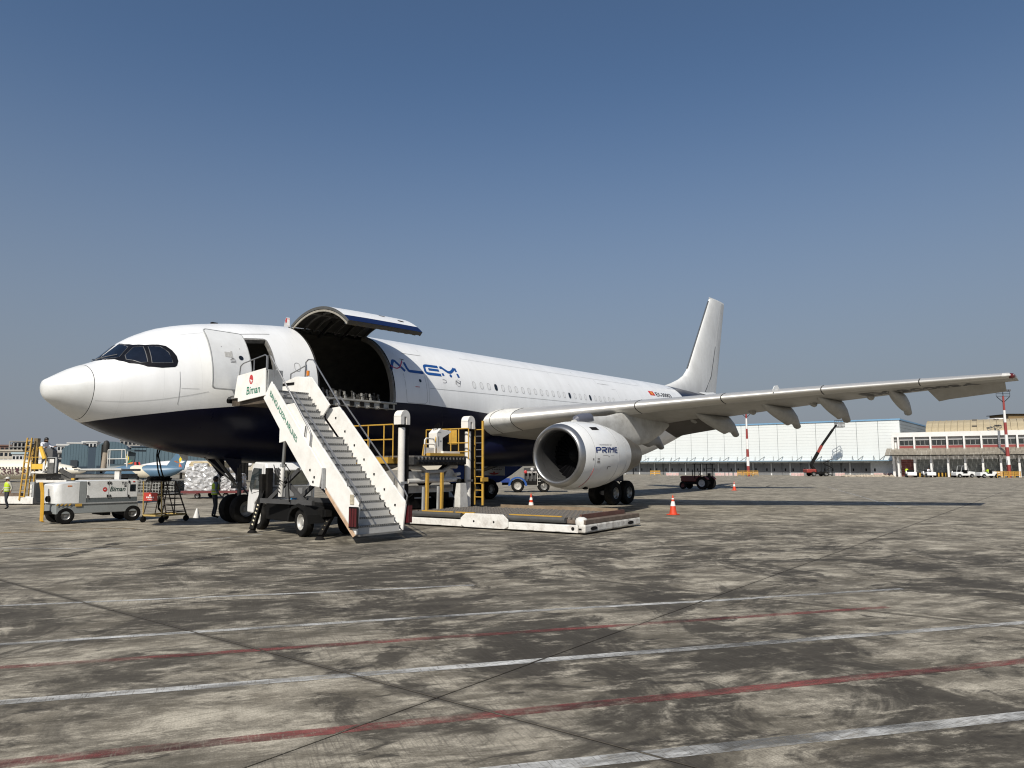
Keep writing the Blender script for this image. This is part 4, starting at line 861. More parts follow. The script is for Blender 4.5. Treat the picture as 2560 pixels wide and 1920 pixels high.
# platform
PF=MB().box(XN-.06,XF-.1,-5.0,-2.85,4.20,4.28).build('platform',M('platform floor',(.2,.2,.19),.6,metal=.3),ST)
MB().box(XN+.0,XF-.15,-4.9,-3.0,4.0,4.2).bar((XN+.05,-4.8,4.05),(XN+.05,-3.0,4.05),.1,.14).bar((XN+.1,-5.0,4.05),(XN+.1,-5.6,3.5),.1,.12).build('platform_frame',M('greasy brown frame',(.09,.07,.05),.7,var=.4),PF)
MB().cyl((XN-.06,-2.86,4.16),(XF-.1,-2.80,4.16),.09,n=10).build('bumper',BLK,PF,smooth=True)
BP=MB().prism([(-3.28,4.22),(-3.44,4.92),(-4.97,5.05),(-5.0,4.20),(-3.5,4.08),(-3.5,4.2)],XN-.11,XN-.06,yz).build('platform_panel',STAIRWHITE,ST,bevel=.01)
MB().prism([(-3.1,4.3),(-3.1,4.72),(-4.25,4.98),(-5.0,4.9),(-5.0,4.28)],XF-.25,XF-.2,yz).build('platform_panel',STAIRWHITE,ST,bevel=.01)
MB().box(XF-.27,XF-.18,-4.2,-3.1,4.72,4.80).build('panel_cap',DARK,ST)
MB().box(XN-.05,XN+.45,-5.06,-5.0,4.15,5.0).build('gate_panel',GREY,ST)
MB().tube([(XN-.08,-3.5,4.92),(XN-.08,-3.55,5.22),(XN-.08,-3.7,5.30),(XN-.08,-4.9,5.46),(XN-.08,-4.98,5.40),(XN-.08,-4.98,5.0)],.022).tube([(XN-.08,-4.3,4.98),(XN-.08,-4.3,5.37)],.018).build('handrail',RAIL,ST,smooth=True)
px_=XN-.113
lettering(MB(),'Biman',lambda u,v:(px_,-3.98-.74*u,4.27+.25*v+.035*u),bold=.015,shear=.12).build('company_name',GREENINK,BP)
rd=MB(); rd.add([(px_,-4.22+.105*cos(a),4.745+.15*sin(a)) for a in lin(0,2*PI,24)[:-1]],[tuple(range(24))]); rd.build('round_emblem',REDINK,BP)
bd=MB(); bd.add([(px_-.004,-4.13,4.74),(px_-.004,-4.20,4.745),(px_-.004,-4.31,4.70),(px_-.004,-4.26,4.68),(px_-.004,-4.22,4.62),(px_-.004,-4.20,4.70)],[(0,1,5),(1,2,3,5),(3,4,5)]); bd.build('emblem_bird',M('emblem white',(.75,.75,.74),.5),BP)
D1=Vector((0,-1.84,-1.875)).normalized(); U1=Vector((0,-D1.z,D1.y))*-1
U1=Vector((0,.70,.71))
lettering(MB(),'BANGLADESH AIRLINES',lambda u,v:Vector((XN-.094,-5.22,4.18))+Vector((0,-1.40,-1.47))*u+Vector((0,-.04,.165))*v,bold=.02).build('company_name',GREENINK,NP)
# truck, heading in under the fuselage
HA=R(11.6); TM=Matrix.Translation((4.66,-6.3,0))@Matrix.Rotation(-HA,4,'Z')
def T_(u,v,z): return TM@Vector((u,v,z))
axl=-(TM.to_3x3()@Vector((1,0,0)))
CABW=M('cab white',(.78,.78,.77),.35,var=.04,coat=.2,dirt=(.4,.38,.33),damt=.2)
prof=[(2.72,.95),(2.72,1.95),(2.85,2.16),(3.75,2.20),(3.95,2.10),(4.22,1.35),(4.32,.95),(4.34,.52),(3.85,.5),(3.72,.82),(3.45,1.0),(3.05,1.0),(2.78,.82)]
cab=MB().prism(prof,.08,1.76,lambda a,b,d:(d,a,b)); CB=tr(cab,TM).build('cab',CABW,ST,bevel=.05)
tr(MB().prism([(3.12,1.30),(3.12,1.98),(3.78,2.0),(3.92,1.86),(4.12,1.36),(3.95,1.18),(3.9,1.3)],.06,.085,lambda a,b,d:(d,a,b)),TM).build('door_glass',M('cab glass',(.03,.04,.045),.05,var=.4,spec=.9),CB)
tr(MB().prism([(2.95,.8),(2.95,2.05),(2.965,2.05),(2.965,.8)],.074,.082,lambda a,b,d:(d,a,b)).prism([(2.95,1.28),(3.0,1.28),(3.95,1.16),(3.95,1.145)],.074,.082,lambda a,b,d:(d,a,b)),TM).build('door_seam',DARK,CB)
tr(MB().prism([(3.1,1.10),(3.1,1.18),(3.2,1.18),(3.2,1.10)],.06,.082,lambda a,b,d:(d,a,b)),TM).build('door_handle',DARK,CB)
tr(MB().quad((.2,4.255,1.42),(1.62,4.255,1.42),(1.58,3.99,2.04),(.25,3.99,2.04)),TM).build('windshield',GLASS,CB)
tr(MB().box(.35,1.5,2.695,2.715,1.45,1.92),TM).build('rear_window',M('rear window glass',(.10,.10,.08),.15,var=.4,scale=4),CB)
tr(MB().box(.14,1.7,2.70,2.716,1.02,1.40),TM).build('rear_panel',M('dull grey panel',(.16,.16,.155),.6),CB)
for k in range(5): tr(MB().box(.25+k*.3,.40+k*.3,2.685,2.70,1.06,1.34),TM).build('rear_rib',M('dull grey rib',(.36,.36,.35),.6),CB)
mr=tr(MB().tube([(.05,4.05,2.05),(-.28,4.12,2.1),(-.30,4.12,1.5)],.018).box(-.36,-.24,4.09,4.13,1.55,2.0),TM).build('mirror',DARK,CB)
tr(MB().tube([(.75,3.8,1.42+.16*cos(0))]+[(.45+.15*sin(a),3.85,1.38+.15*cos(a)) for a in lin(0,2*PI,12)],.014),TM).build('steering_wheel',BLK,CB) if 0 else None
ch=MB().box(.35,.55,-1.0,3.2,.62,.80).box(1.3,1.5,-1.0,3.2,.62,.80)
for v in (-.9,.6,1.6,2.4): ch.box(.3,1.55,v,v+.1,.6,.82)
tr(ch,TM).build('chassis',DARK,ST)
tr(MB().box(.0,.5,.75,1.55,.42,.95),TM).build('battery_box',DARK,ST,bevel=.02); tr(MB().box(.05,.55,1.65,2.25,.45,.92),TM).build('tool_box',M('black box',(.008,)*3,.7,spec=.1),ST,bevel=.02)
tr(MB().prism([(-.72,.42),(-.66,.66),(-.45,.86),(.0,.97),(.45,.86),(.66,.66),(.72,.42),(.62,.42),(.56,.62),(.38,.78),(0,.87),(-.38,.78),(-.56,.62),(-.62,.42)],-.05,.55,lambda a,b,d:(d,a,b)),TM).build('mudguard',M('black mudguard',(.009,)*3,.6,spec=.15),ST)
tr(MB().box(.6,1.8,-1.1,1.3,.82,.92),TM).build('deck_plate',DARK,ST)
for u in (.17,1.55):
    for v,rr_ in ((0,.43),(3.24,.42)):
        wheel(ST,T_(u if u>1 else u+.0,v,rr_),axl if u<1 else -axl,rr_,.26,hub=M('pale rim',(.50,.49,.46),.45,metal=.4),rimr=.55,dish=.35)
tr(MB().cyl((.42,1.35,1.0),(.42,1.35,1.07),.09).cyl((.42,1.35,.98),(.42,1.35,1.0),.07),TM).build('blue_cap',M('blue plastic',(.02,.28,.60),.4),ST)
def outrig(u,v0,v1,nm='outrigger'):
    p,q=T_(u,v0,1.05),T_(u-.25,v1,.12); m=MB().bar(p,q,.13,.13).bar(p+Vector((0,0,.0)),p+Vector((0,0,.9)),.16,.16).lathe([(0,.14),(.04,.13),(.10,.06)],(q.x,q.y,0),(0,0,1),12,True)
    o=m.build(nm,DARK,ST)
    for k in range(5):
        a=.32+k*.12; c=p.lerp(q,a); d=(q-p).normalized(); MB().bar(c-d*.035+axl*.068,c+d*.035+axl*.068,.10,.012,up=axl).build('stripe',M('stripe cream',(.62,.56,.40),.6),o)
p,q=T_(-.06,2.62,1.25),T_(-.49,2.28,.10); m=MB().bar(p,q,.15,.15).bar(p-Vector((0,0,.1)),p+Vector((.02,.05,.55)),.18,.18).lathe([(0,.15),(.04,.14),(.10,.06)],(q.x,q.y,0),(0,0,1),12,True); o_=m.build('outrigger',DARK,ST)
dq=(q-p).normalized(); sd_=dq.cross(Vector((1,.3,0))).normalized(); fc_=sd_.cross(dq).normalized()*(1 if sd_.cross(dq).x<0 else -1)
for k in range(6):
    c=p.lerp(q,.36+k*.10)+fc_*.079; MB().add([c-sd_*.05-dq*.02,c+sd_*.05+dq*.03,c+sd_*.05+dq*.075,c-sd_*.05+dq*.025],[(0,1,2,3)]).build('stripe',M('stripe cream',(.62,.56,.40)),o_)
tr(MB().box(-.02,.42,.62,2.45,.40,.98),TM).build('side_skirt',M('black box',(.008,)*3,.7,spec=.1),ST,bevel=.03)
tr(MB().box(.0,.2,2.46,2.66,.9,2.0),TM).build('air_intake',DARK,ST,bevel=.03)
q0=Vector((4.55,-7.25,.0))
m=MB().bar((5.15,-7.2,.66),(4.57,-7.45,.1),.13,.13).lathe([(0,.14),(.04,.13),(.1,.06)],(4.55,-7.45,0),(0,0,1),12,True); o_=m.build('outrigger',DARK,ST)
for k in range(3):
    c=Vector((5.15,-7.2,.66)).lerp(Vector((4.57,-7.45,.1)),.35+k*.18); MB().box(c.x-.075,c.x-.065,c.y-.05,c.y+.05,c.z-.04,c.z+.03).build('stripe',M('stripe tan',(.35,.30,.2),.6),o_)
cy=MB().cyl((4.62,-5.42,1.15),(4.62,-5.5,2.1),.075,n=12); co_=cy.build('lift_cylinder',OLDWHITE,ST,smooth=True)
MB().cyl((4.62,-5.5,2.1),(4.62,-5.56,2.85),.05,n=12).build('lift_ram',STEEL,ST,smooth=True)
MB().box(4.54,4.70,-5.57,-5.45,2.04,2.12).build('cylinder_collar',GREY,co_)
for k in range(7):
    z=1.25+k*.11; MB().add([(4.538,-5.50,z),(4.538,-5.36,z+.07),(4.538,-5.36,z+.12),(4.538,-5.50,z+.05)],[(0,1,2,3)]).build('stripe',M('stripe black',(.03,.03,.03),.6),co_)
for a,b in (((4.7,-4.6,.95),(4.7,-6.2,1.95)),((4.7,-6.6,.95),(4.7,-5.0,1.95)),((5.8,-4.6,.95),(5.8,-6.2,1.95)),((5.8,-6.6,.95),(5.8,-5.0,1.95))): MB().bar(a,b,.08,.12).build('scissor_arm',M('dull dark grey',(.06,.06,.06),.6,var=.2),ST)
MB().bar((4.7,-4.3,1.0),(4.7,-6.9,1.0),.1,.14).bar((5.9,-4.3,1.0),(5.9,-6.9,1.0),.1,.14).build('subframe',M('dull dark grey',(.10,)*3),ST)
MB().tube([(4.5,-5.2,2.1),(4.42,-5.5,1.7),(4.5,-5.8,1.55),(4.6,-5.9,1.9),(4.62,-5.55,2.15)],.015).tube([(4.6,-5.9,1.0),(4.55,-5.85,1.9)],.02).build('hydraulic_hose',BLK,ST,smooth=True)
# ---------------------------------------------------------------- main deck loader
LD=thing('cargo_loader','low white cargo loader with a roller deck and two tall white posts','cargo loader',(10.1,-12.7,0),R(3.9))
W_=3.95
lw=M('loader white',(.74,.73,.69),.5,var=.06,dirt=(.16,.10,.06),damt=.5,dscale=3.2)
MB().box(0,.2,.25,9.5,.05,.27).build('side_beam',lw,LD,bevel=.015); MB().box(W_-.2,W_,.25,9.5,.05,.27).build('side_beam',lw,LD,bevel=.015)
MB().prism([(2.75,.12),(2.75,.34),(2.95,.5),(4.45,.5),(4.65,.34),(4.65,.12),(4.5,.05),(2.9,.05)],-.05,.0,lambda a,b,d:(d,a,b)).build('side_plate',lw,LD,bevel=.01)
for y in (3.3,4.1): MB().cyl((-.056,y,.25),(-.05,y,.25),.035).build('bolt_hole',DARK,LD)
for y in (1.9,5.6,.95,7.3): MB().box(-.012,-.002,y-.09,y+.09,.07,.26).build('joint_plate',lw,LD)
MB().cyl((-.01,.42,.17),(-.003,.42,.17),.055).build('tow_eye',DARK,LD); MB().box(-.01,-.003,.12,.22,.14,.19).build('side_marker',DARK,LD)
grime=M('grimy chipped white',(.62,.60,.55),.6,var=.15,dirt=(.10,.07,.05),damt=.85,dscale=4.5)
fb=MB().box(0,W_,0,.25,.05,.30).build('front_bumper',grime,LD,bevel=.05)
MB().box(.06,W_-.04,.02,.36,.30,.43).build('bumper_top',RUST,LD,bevel=.01)
for x in (.55,3.15):
    q=[(x+.20*cos(a)*1.1,.17+.055*sin(a)) for a in lin(0,2*PI,16)[:-1]]; MB().prism(q,-.012,-.002,lambda a,b,d:(a,d,b)).build('lamp_recess',DARK,fb)
MB().lathe([(0,.17),(.12,.19),(.2,.16),(.24,.08)],(.17,.22,.27),(0,0,1),14,False,True).build('corner_casting',OLDWHITE,LD,smooth=True)
MB().box(.25,W_-.25,.36,9.4,.30,.40).build('deck_frame',RUST,LD)
rl=MB().cyl((-.10,0,0),(.10,0,0),.05,n=10).mesh('roller',M('scuffed roller',(.20,.18,.155),.6,metal=.2,var=.55,scale=9),smooth=True)
for i in range(27):
    for j in range(10): share('roller',rl,LD,(.48+j*.335+(.08 if i%2 else -.08),.55+i*.25,.435))
for y in lin(.42,7.0,9): MB().box(.3,W_-.3,y-.02,y+.02,.40,.455).build('cross_bar',RUST,LD)
for y0,y1 in ((.75,2.85),(4.75,6.9)):
    MB().cyl((.14,y0,.40),(.14,y1,.40),.085,n=14).build('side_roller',M('rubber roller',(.07,.07,.068),.6,var=.2),LD,smooth=True)
for y0,y1 in ((.95,2.9),(4.3,5.1),(5.2,6.6)): MB().box(.24,.30,y0,y1,.455,.51).build('guide_strip',YEL,LD)
MB().box(.5,3.5,.38,.46,.43,.56).build('end_stop',BROWN,LD); MB().box(3.62,3.70,.7,5.6,.46,.58).build('guide_rail',M('tan rail',(.23,.17,.11),.7,var=.3),LD)
POSTW=M('post white',(.77,.75,.70),.4,var=.05,dirt=(.3,.25,.2),damt=.3)
for x in (.02,W_-.05):
    po=MB().cyl((x,7.4,.44),(x,7.4,3.45),.125,n=20).build('lift_post',POSTW,LD,smooth=True)
    MB().box(x+.12,x+.33,7.34,7.6,.44,3.5).build('cable_chain',BLK,po)
    MB().cyl((x,7.4,3.42),(x,7.4,3.56),.14,n=16).build('post_collar',BLK,po)
    cap=[(-.24,3.52),(-.24,3.82)]+[(-.24*cos(a),3.80+.24*sin(a)) for a in lin(0,PI,10)]+[(.24,3.52),(.06,3.52),(.06,3.80),(-.06,3.80),(-.06,3.52)]
    MB().prism(cap,7.22,7.56,lambda a,b,d:(x+a,d,b)).build('post_cap',POSTW,po,bevel=.02)
    MB().cyl((x,7.4,.40),(x,7.4,.46),.2,n=16).build('post_foot',DARK,po)
    MB().box(x-.14,x+.16,7.26,7.3,1.42,1.5).build('post_clamp',GREY,po)
BR=MB().box(.35,W_-.55,7.1,9.75,2.10,2.36).build('bridge_platform',M('bridge steel dark',(.04,.04,.04),.6,var=.4),LD)
for i in range(14): MB().cyl((.5+i*.2,7.0,2.30),(.58+i*.2,7.09,2.36),.035,n=8).build('bridge_roller',STEEL,BR)
for i in range(10): MB().box(.5+i*.28,.72+i*.28,7.0,7.1,2.12,2.2).build('bridge_bracket',DARK,BR)
MB().box(.35,W_-.55,7.08,9.7,2.36,2.42).build('bridge_deck',M('bridge deck',(.16,.15,.14),.6,metal=.3,var=.3),BR)
MB().box(-.25,.3,7.8,9.8,2.14,2.36).build('side_walkway',YEL,LD)
MB().box(1.15,3.2,7.02,7.4,2.42,2.52).build('console_base',YEL,LD)
MB().box(2.0,3.0,7.1,7.5,2.52,2.60).build('console_foot',OLDWHITE,LD)
def rails(pts,zs,name,r=.025,posts=None):
    m=MB()
    for z in zs: m.tube([(x,y,z) for x,y in pts],r)
    for x,y in (posts or pts): m.tube([(x,y,2.3),(x,y,zs[0])],r)
    return m.build(name,YEL,LD,smooth=True)
rails([(-.05,7.75),(-.05,9.8)],(3.54,3.0),'guard_rail',posts=[(-.05,7.75),(-.05,8.2),(-.05,9.0),(-.05,9.8)])
rails([(3.55,7.1),(3.55,9.3)],(3.52,2.95,2.6),'guard_rail',posts=[(3.55,7.1),(3.55,7.6),(3.55,8.0),(3.55,9.3)])
MB().quad((3.56,7.7,2.9),(3.56,8.1,2.9),(3.56,8.1,3.5),(3.56,7.7,3.5)).build('guard_mesh',YEL,LD)
con=MB().prism([(1.75,2.5),(2.08,2.5),(2.08,3.10),(2.55,3.30),(2.6,3.38),(2.05,3.42),(1.95,3.46),(1.72,3.28)],7.2,7.6,lambda a,b,d:(a,d,b)).build('control_console',POSTW,LD,bevel=.015)
lv=MB()
for i in range(9): a=random.random()*.7; lv.tube([(1.8+a,7.3+random.random()*.2,3.4),(1.75+a*1.1,7.3,3.55+random.random()*.15),(1.85+a,7.35,3.5)],.012,5)
lv.build('control_levers',BLK,con)
MB().box(1.78,1.98,7.196,7.2,3.30,3.33).box(1.80,1.86,7.196,7.2,2.78,3.15).box(1.9,2.0,7.196,7.2,2.95,3.0).build('console_marking',GREY,con)
MB().box(2.2,2.5,7.3,7.5,2.55,3.1).build('operator_seat',DARK,LD)
MB().tube([(1.0,7.2,2.45),(1.05,7.2,3.0),(1.12,7.2,3.06),(1.55,7.2,3.05),(1.62,7.2,2.9),(1.62,7.2,2.45)],.03).tube([(1.03,7.2,2.85),(1.62,7.2,2.85)],.02).box(1.08,1.6,7.2,7.24,2.5,2.72).build('seat_frame',OLDWHITE,LD)
MB().tube([(1.62,7.2,2.9),(1.75,7.25,3.15)],.025).tube([(1.62,7.2,2.5),(1.78,7.25,2.75)],.025).tube([(.93,7.2,2.42),(1.0,7.2,2.8),(1.05,7.2,2.85)],.03).build('seat_brace',YEL,LD)
lx=W_+.35
ld=MB().bar((lx,6.95,.48),(lx,6.95,3.85),.06,.08).bar((lx-.02,7.35,.5),(lx-.02,7.35,3.6),.06,.08).build('ladder',YEL,LD)
for i in range(11): MB().cyl((lx,6.95,.8+i*.27),(lx,7.35,.8+i*.27),.02,n=6).build('rung',STEEL if 3<i<10 else YEL,ld)
MB().box(lx-.12,lx+.28,6.88,6.98,1.42,1.58).build('ladder_bracket',YEL,ld)
tw=M('tube white',(.62,.61,.57),.45,var=.08,dirt=(.2,.16,.12),damt=.5,dscale=3)
MB().tube([(.3,7.35,1.50),(3.3,7.35,1.52)],.09,10).build('cross_tube',tw,LD,smooth=True)
MB().tube([(.45,7.5,2.0),(1.2,7.5,1.98),(1.5,7.5,1.82),(2.4,7.5,1.84),(2.9,7.5,2.02),(3.3,7.5,2.02)],.08,8).build('cross_tube',tw,LD,smooth=True)
MB().box(.9,2.9,7.6,7.66,1.55,1.85).build('scissor_plate',tw,LD); MB().prism([(.4,1.55),(.5,1.85),(.9,1.85),(1.1,1.6),(.8,1.5)],7.45,7.5,lambda a,b,d:(a,d,b)).build('scissor_lug',tw,LD)
MB().prism([(2.5,1.6),(2.7,1.95),(3.0,1.9),(3.3,1.6),(3.0,1.52)],7.45,7.5,lambda a,b,d:(a,d,b)).build('scissor_lug',tw,LD)
for x in (1.0,3.0): MB().cyl((x,7.3,1.72),(x+.25,7.3,1.74),.06,n=10).build('pivot_pin',tw,LD,smooth=True)
MB().box(.3,3.4,7.75,7.8,1.05,1.32).build('rear_panel',tw,LD); MB().box(2.0,3.3,7.7,7.74,1.2,1.28).build('rear_bar',GREY,LD); MB().box(1.0,1.9,7.6,7.64,.85,.90).build('rear_bar',GREY,LD)
for a,b in (((.6,7.9,.5),(3.2,7.9,2.1)),((3.2,7.98,.5),(.6,7.98,2.1))): MB().bar(a,b,.1,.2).build('scissor_arm',DARK,LD)
for x in (.95,1.78):
    MB().bar((x,7.0,.46),(x+.03,7.0,1.80),.10,.10).build('gate_post',YEL,LD); MB().bar((x-.12,7.06,.46),(x-.10,7.06,1.3),.08,.08).build('gate_post',GREY,LD)
MB().hexa([(2.85,6.95,.46),(3.35,6.95,.46),(3.35,7.3,.46),(2.85,7.3,.46),(2.92,7.0,1.38),(3.28,7.0,1.38),(3.28,7.2,1.38),(2.92,7.2,1.38)]).build('pedestal',tw,LD)
MB().cyl((3.1,7.2,1.38),(3.1,7.2,1.55),.07).build('pedestal_top',DARK,LD)
for y in (7.9,9.0):
    for x in (.5,W_-.5): wheel(LD,(x,y,.40),(-1 if x<1 else 1,0,0),.40,.3,rimr=.5,n=18)
MB().box(.25,W_-.25,8.2,9.7,.45,1.0).build('engine_housing',DARK,LD)
# ---------------------------------------------------------------- ground power unit
GP=thing('ground_power_unit','white and grey ground power unit trailer with yellow tow bar raised at its front','ground power unit',(2.47,4.41,0),R(-5.9))
gw=M('power unit white',(.70,.71,.70),.4,var=.05,dirt=(.35,.34,.3),damt=.35,dscale=2); gg=M('power unit grey',(.25,.27,.27),.5,var=.1,dirt=(.12,.11,.1),damt=.4)
nose=[(.39,-.005)]+[(-.15-.28*sin(a)+.0,.28-.285*cos(a)) for a in lin(0,PI/2,6)]+[(-.43,1.25)]+[(-.15-.28*cos(a),1.25+.25*sin(a)) for a in lin(0,PI/2,6)]+[(.39,1.5)]
def nz(a,b,d): return (a+(.06 if d<1 else 0)*max(0,(.3-a)),b,d)
MB().loft([[nz(a,b,.74) for a,b in nose],[nz(a,b,1.38) for a,b in nose],[(a+.0 if a>.2 else a+.03,b,1.42+(.10*max(0,(a+.43)))) for a,b in nose]]).build('nose_hood',gw,GP,smooth=True,ang=35)
MB().box(.40,.63,0,1.5,.74,1.52).build('louvre_panel',gg,GP,bevel=.01)
MB().box(.64,2.38,0,1.5,.90,1.54).build('engine_cabinet',gw,GP,bevel=.015); MB().box(.64,2.38,.01,1.49,.74,.895).build('lower_panel',M('dark slate panel',(.10,.115,.12),.5),GP)
MB().box(-.32,2.42,.02,1.48,.36,.735).build('chassis_skirt',gg,GP,bevel=.02); MB().box(-.30,2.4,-.01,.02,.70,.745).build('skirt_edge',GREY,GP)
for x in (1.37,2.02): MB().box(x-.004,x+.004,-.004,0,.92,1.53).build('door_gap',DARK,GP)
for x,z in ((1.325,1.45),(1.415,1.45),(1.325,.97),(1.415,.97),(.67,1.45),(.67,.97),(2.06,1.48),(2.06,.95)): MB().box(x-.018,x+.018,-.025,0,z-.045,z+.045).build('hinge',BLK,GP)
MB().box(2.10,2.30,-.012,0,1.12,1.38).build('instrument_window',GLASS,GP,bevel=.01)
MB().box(2.2,2.27,-.01,0,1.46,1.50).build('red_label',REDINK,GP); MB().box(.0,.14,-.012,.02,1.34,1.38).build('marker_lamp',ORANGE,GP)
ci=MB(); ci.add([(1.235+.075*cos(a),-.006,1.21+.085*sin(a)) for a in lin(0,2*PI,20)[:-1]],[tuple(range(20))]); ci.build('round_emblem',REDINK,GP)
ci=MB(); ci.add([(1.19,-.009,1.20),(1.235,-.009,1.235),(1.28,-.009,1.22),(1.235,-.009,1.20)],[(0,1,2,3)]); ci.build('emblem_bird',M('emblem white',(.75,.75,.74),.5),GP)
lettering(MB(),'Biman',lambda u,v:(1.40+.54*u,-.006,1.13+.18*v),bold=.01,shear=.25).build('company_name',M('dark green lettering',(.01,.05,.035),.5),GP)
lettering(MB(),'TLD',lambda u,v:(1.80+.19*u,-.006,1.38+.10*v),bold=.03).build('maker_mark',INK,GP); MB().box(1.90,1.97,-.006,-.002,1.29,1.35).build('maker_symbol',INK,GP)
lettering(MB(),'TLD',lambda u,v:(-.30-.02*v+.10*u,.17-.115*u-.01,1.22+.12*v),bold=.02).build('maker_mark',INK,GP)
MB().box(-.37,-.33,.3,.55,1.0,1.18).build('nose_vent',DARK,GP); MB().box(-.37,-.33,.25,.5,.78,.9).build('nose_vent',DARK,GP)
for k in range(4): MB().add([(-.34+k*.13,-.0,.66),(-.28+k*.13,-.0,.66),(-.22+k*.13,-.0,.735),(-.28+k*.13,-.0,.735)],[(0,1,2,3)]).build('warning_stripe',YEL,GP,loc=(0,-.015,0))
MB().box(.28,.5,-.012,.0,.62,.72).build('warning_label',YEL,GP)
MB().box(1.25,1.5,.1,1.4,.25,.36).box(2.0,2.2,.1,1.4,.22,.36).build('under_tray',DARK,GP)
for x in (.0,2.25):
    for y in (.12,1.38): wheel(GP,(x,y,.30),(0,-1 if y<1 else 1,0),.30,.22,rimr=.5,n=20)
MB().bar((-.1,.7,.42),(-.62,.62,.40),.12,.12).box(-.55,-.35,.4,1.0,.35,.45).build('draw_gear',DARK,GP)
MB().loft([[Vector((-.62+dx-.04,.5,z)),Vector((-.62+dx+.05,.46,z)),Vector((-.62+dx+.07,.62,z)),Vector((-.62+dx-.03,.66,z))] for z,dx in ((.08,.08),(.12,.0),(.3,.0),(.8,-.01),(1.15,-.03),(1.5,-.09))]).build('tow_bar',M('amber paint',(.60,.33,.03),.45,var=.12),GP,bevel=.015)
MB().cyl((-.5,.5,.9),(-.36,.55,.9),.11).build('cable_drum',DARK,GP)
# ---------------------------------------------------------------- wheeled step stand with its hoses
SS=thing('step_stand','yellow wheeled step stand with a hose piled on top and a small red sign','step stand',(5.2,2.9,0),world=True)
A,B,C,D=[Vector(p) for p in ((4.58,3.06,.26),(4.83,2.18,.26),(5.95,2.55,.26),(5.72,3.64,.26))]
syl=M('weathered yellow steel',(.50,.36,.12),.55,var=.25,dirt=(.08,.06,.04),damt=.7,dscale=5); dkst=M('dark rusted tube',(.07,.055,.045),.6,var=.3)
for p,q in ((A,B),(B,C),(C,D),(D,A)): MB().bar(p,q,.05,.06).build('base_bar',syl,SS)
TA,TB,TC,TD=[Vector(p) for p in ((4.5,3.0,1.5),(4.78,2.2,1.5),(5.45,2.5,1.5),(5.28,3.3,1.5))]
for p,q in ((A,TA),(B,TB),(D,TD)): MB().tube([p,q],.024).build('upright',syl,SS,smooth=True)
MB().tube([C,TC],.026).build('upright',dkst,SS,smooth=True); MB().tube([D,TD],.026).build('upright',dkst,SS,smooth=True)
for p,q in ((A.lerp(TA,.6),B.lerp(TB,.6)),(B,TB.lerp(TC,.5)),(A,TA.lerp(TB,.5)),(B.lerp(C,.5),TC),(B.lerp(C,.5),TB.lerp(TC,.3)),(A.lerp(D,.5),TB)): MB().tube([p,q],.02).build('brace',syl if q.z<1.2 else dkst,SS,smooth=True)
for k in range(5):
    t=.08+k*.2; MB().bar(C.lerp(TC,t),D.lerp(TD,t),.10,.03).build('tread',dkst,SS)
    MB().tube([B.lerp(TB,t),C.lerp(TC,t)],.016).build('brace',dkst,SS)
MB().hexa([p+Vector((0,0,dz)) for dz in (0,.03) for p in (TA,TB,TC,TD)]).build('top_platform',dkst,SS)
for p in (A,B,C,D):
    w_=MB().cyl(p-Vector((0,.025,.15)),p+Vector((0,.025,-.15)),.11,n=14).build('castor',BLK,SS,smooth=True); MB().bar(p,p-Vector((0,0,.13)),.05,.08).build('castor_fork',DARK,w_)
sg=MB().box(4.50,4.515,0,0,0,0) if 0 else None
sgn_=MB(); a0,a1=Vector((4.50,2.86,.80)),Vector((4.73,2.30,.80)); n0=Vector((-.9,-.4,0))*.035
sgn_.hexa([a0+n0,a1+n0,a1+n0*1.6,a0+n0*1.6]+[p+Vector((0,0,.30)) for p in (a0+n0,a1+n0,a1+n0*1.6,a0+n0*1.6)]); so=sgn_.build('red_sign',M('sign red',(.42,.045,.03),.5),SS)
dd=(a1-a0); pn=n0*1.75
SW=M('sign white',(.75,.74,.72),.5)
for ww,hh,uu,vv in ((.5,.05,.25,.12),(.36,.02,.32,.06)):
    o0=a0+pn+dd*uu+Vector((0,0,vv)); MB().quad(o0,o0+dd*ww,o0+dd*ww+Vector((0,0,hh)),o0+Vector((0,0,hh))).build('sign_text_block',SW,so) if 0 else None
lettering(MB(),'NO STEP',lambda u,v:a0+pn+dd*(.2+.6*u)+Vector((0,0,.11+.06*v)),bold=.03) if 0 else None
o0=a0+pn+dd*.47+Vector((0,0,.20)); MB().add([o0+dd*.06*cos(a)+Vector((0,0,.035*sin(a))) for a in lin(0,2*PI,10)[:-1]],[tuple(range(10))]).build('sign_symbol',SW,so)
lt=MB()
for i in range(5): q=a0+pn+dd*(.22+.115*i)+Vector((0,0,.10)); lt.quad(q,q+dd*.08,q+dd*.08+Vector((0,0,.055)),q+Vector((0,0,.055)))
for i in range(4): q=a0+pn+dd*(.32+.10*i)+Vector((0,0,.045)); lt.quad(q,q+dd*.06,q+dd*.06+Vector((0,0,.02)),q+Vector((0,0,.02)))
lt.build('sign_lettering',SW,so)
hs_=MB()
for k in range(3):
    P0=[]; cx,cy=4.95,2.75
    for i in range(40):
        a=i*.55+k; r_=.22+.12*sin(i*.37+k); P0.append((cx+r_*1.3*cos(a),cy+r_*sin(a),1.56+.05*sin(i*.9)+.03*k))
    hs_.tube(P0,.03,6)
tag(hs_.build('coiled_hose',BLK,smooth=True),'black hose coiled on top of the yellow step stand','hose')
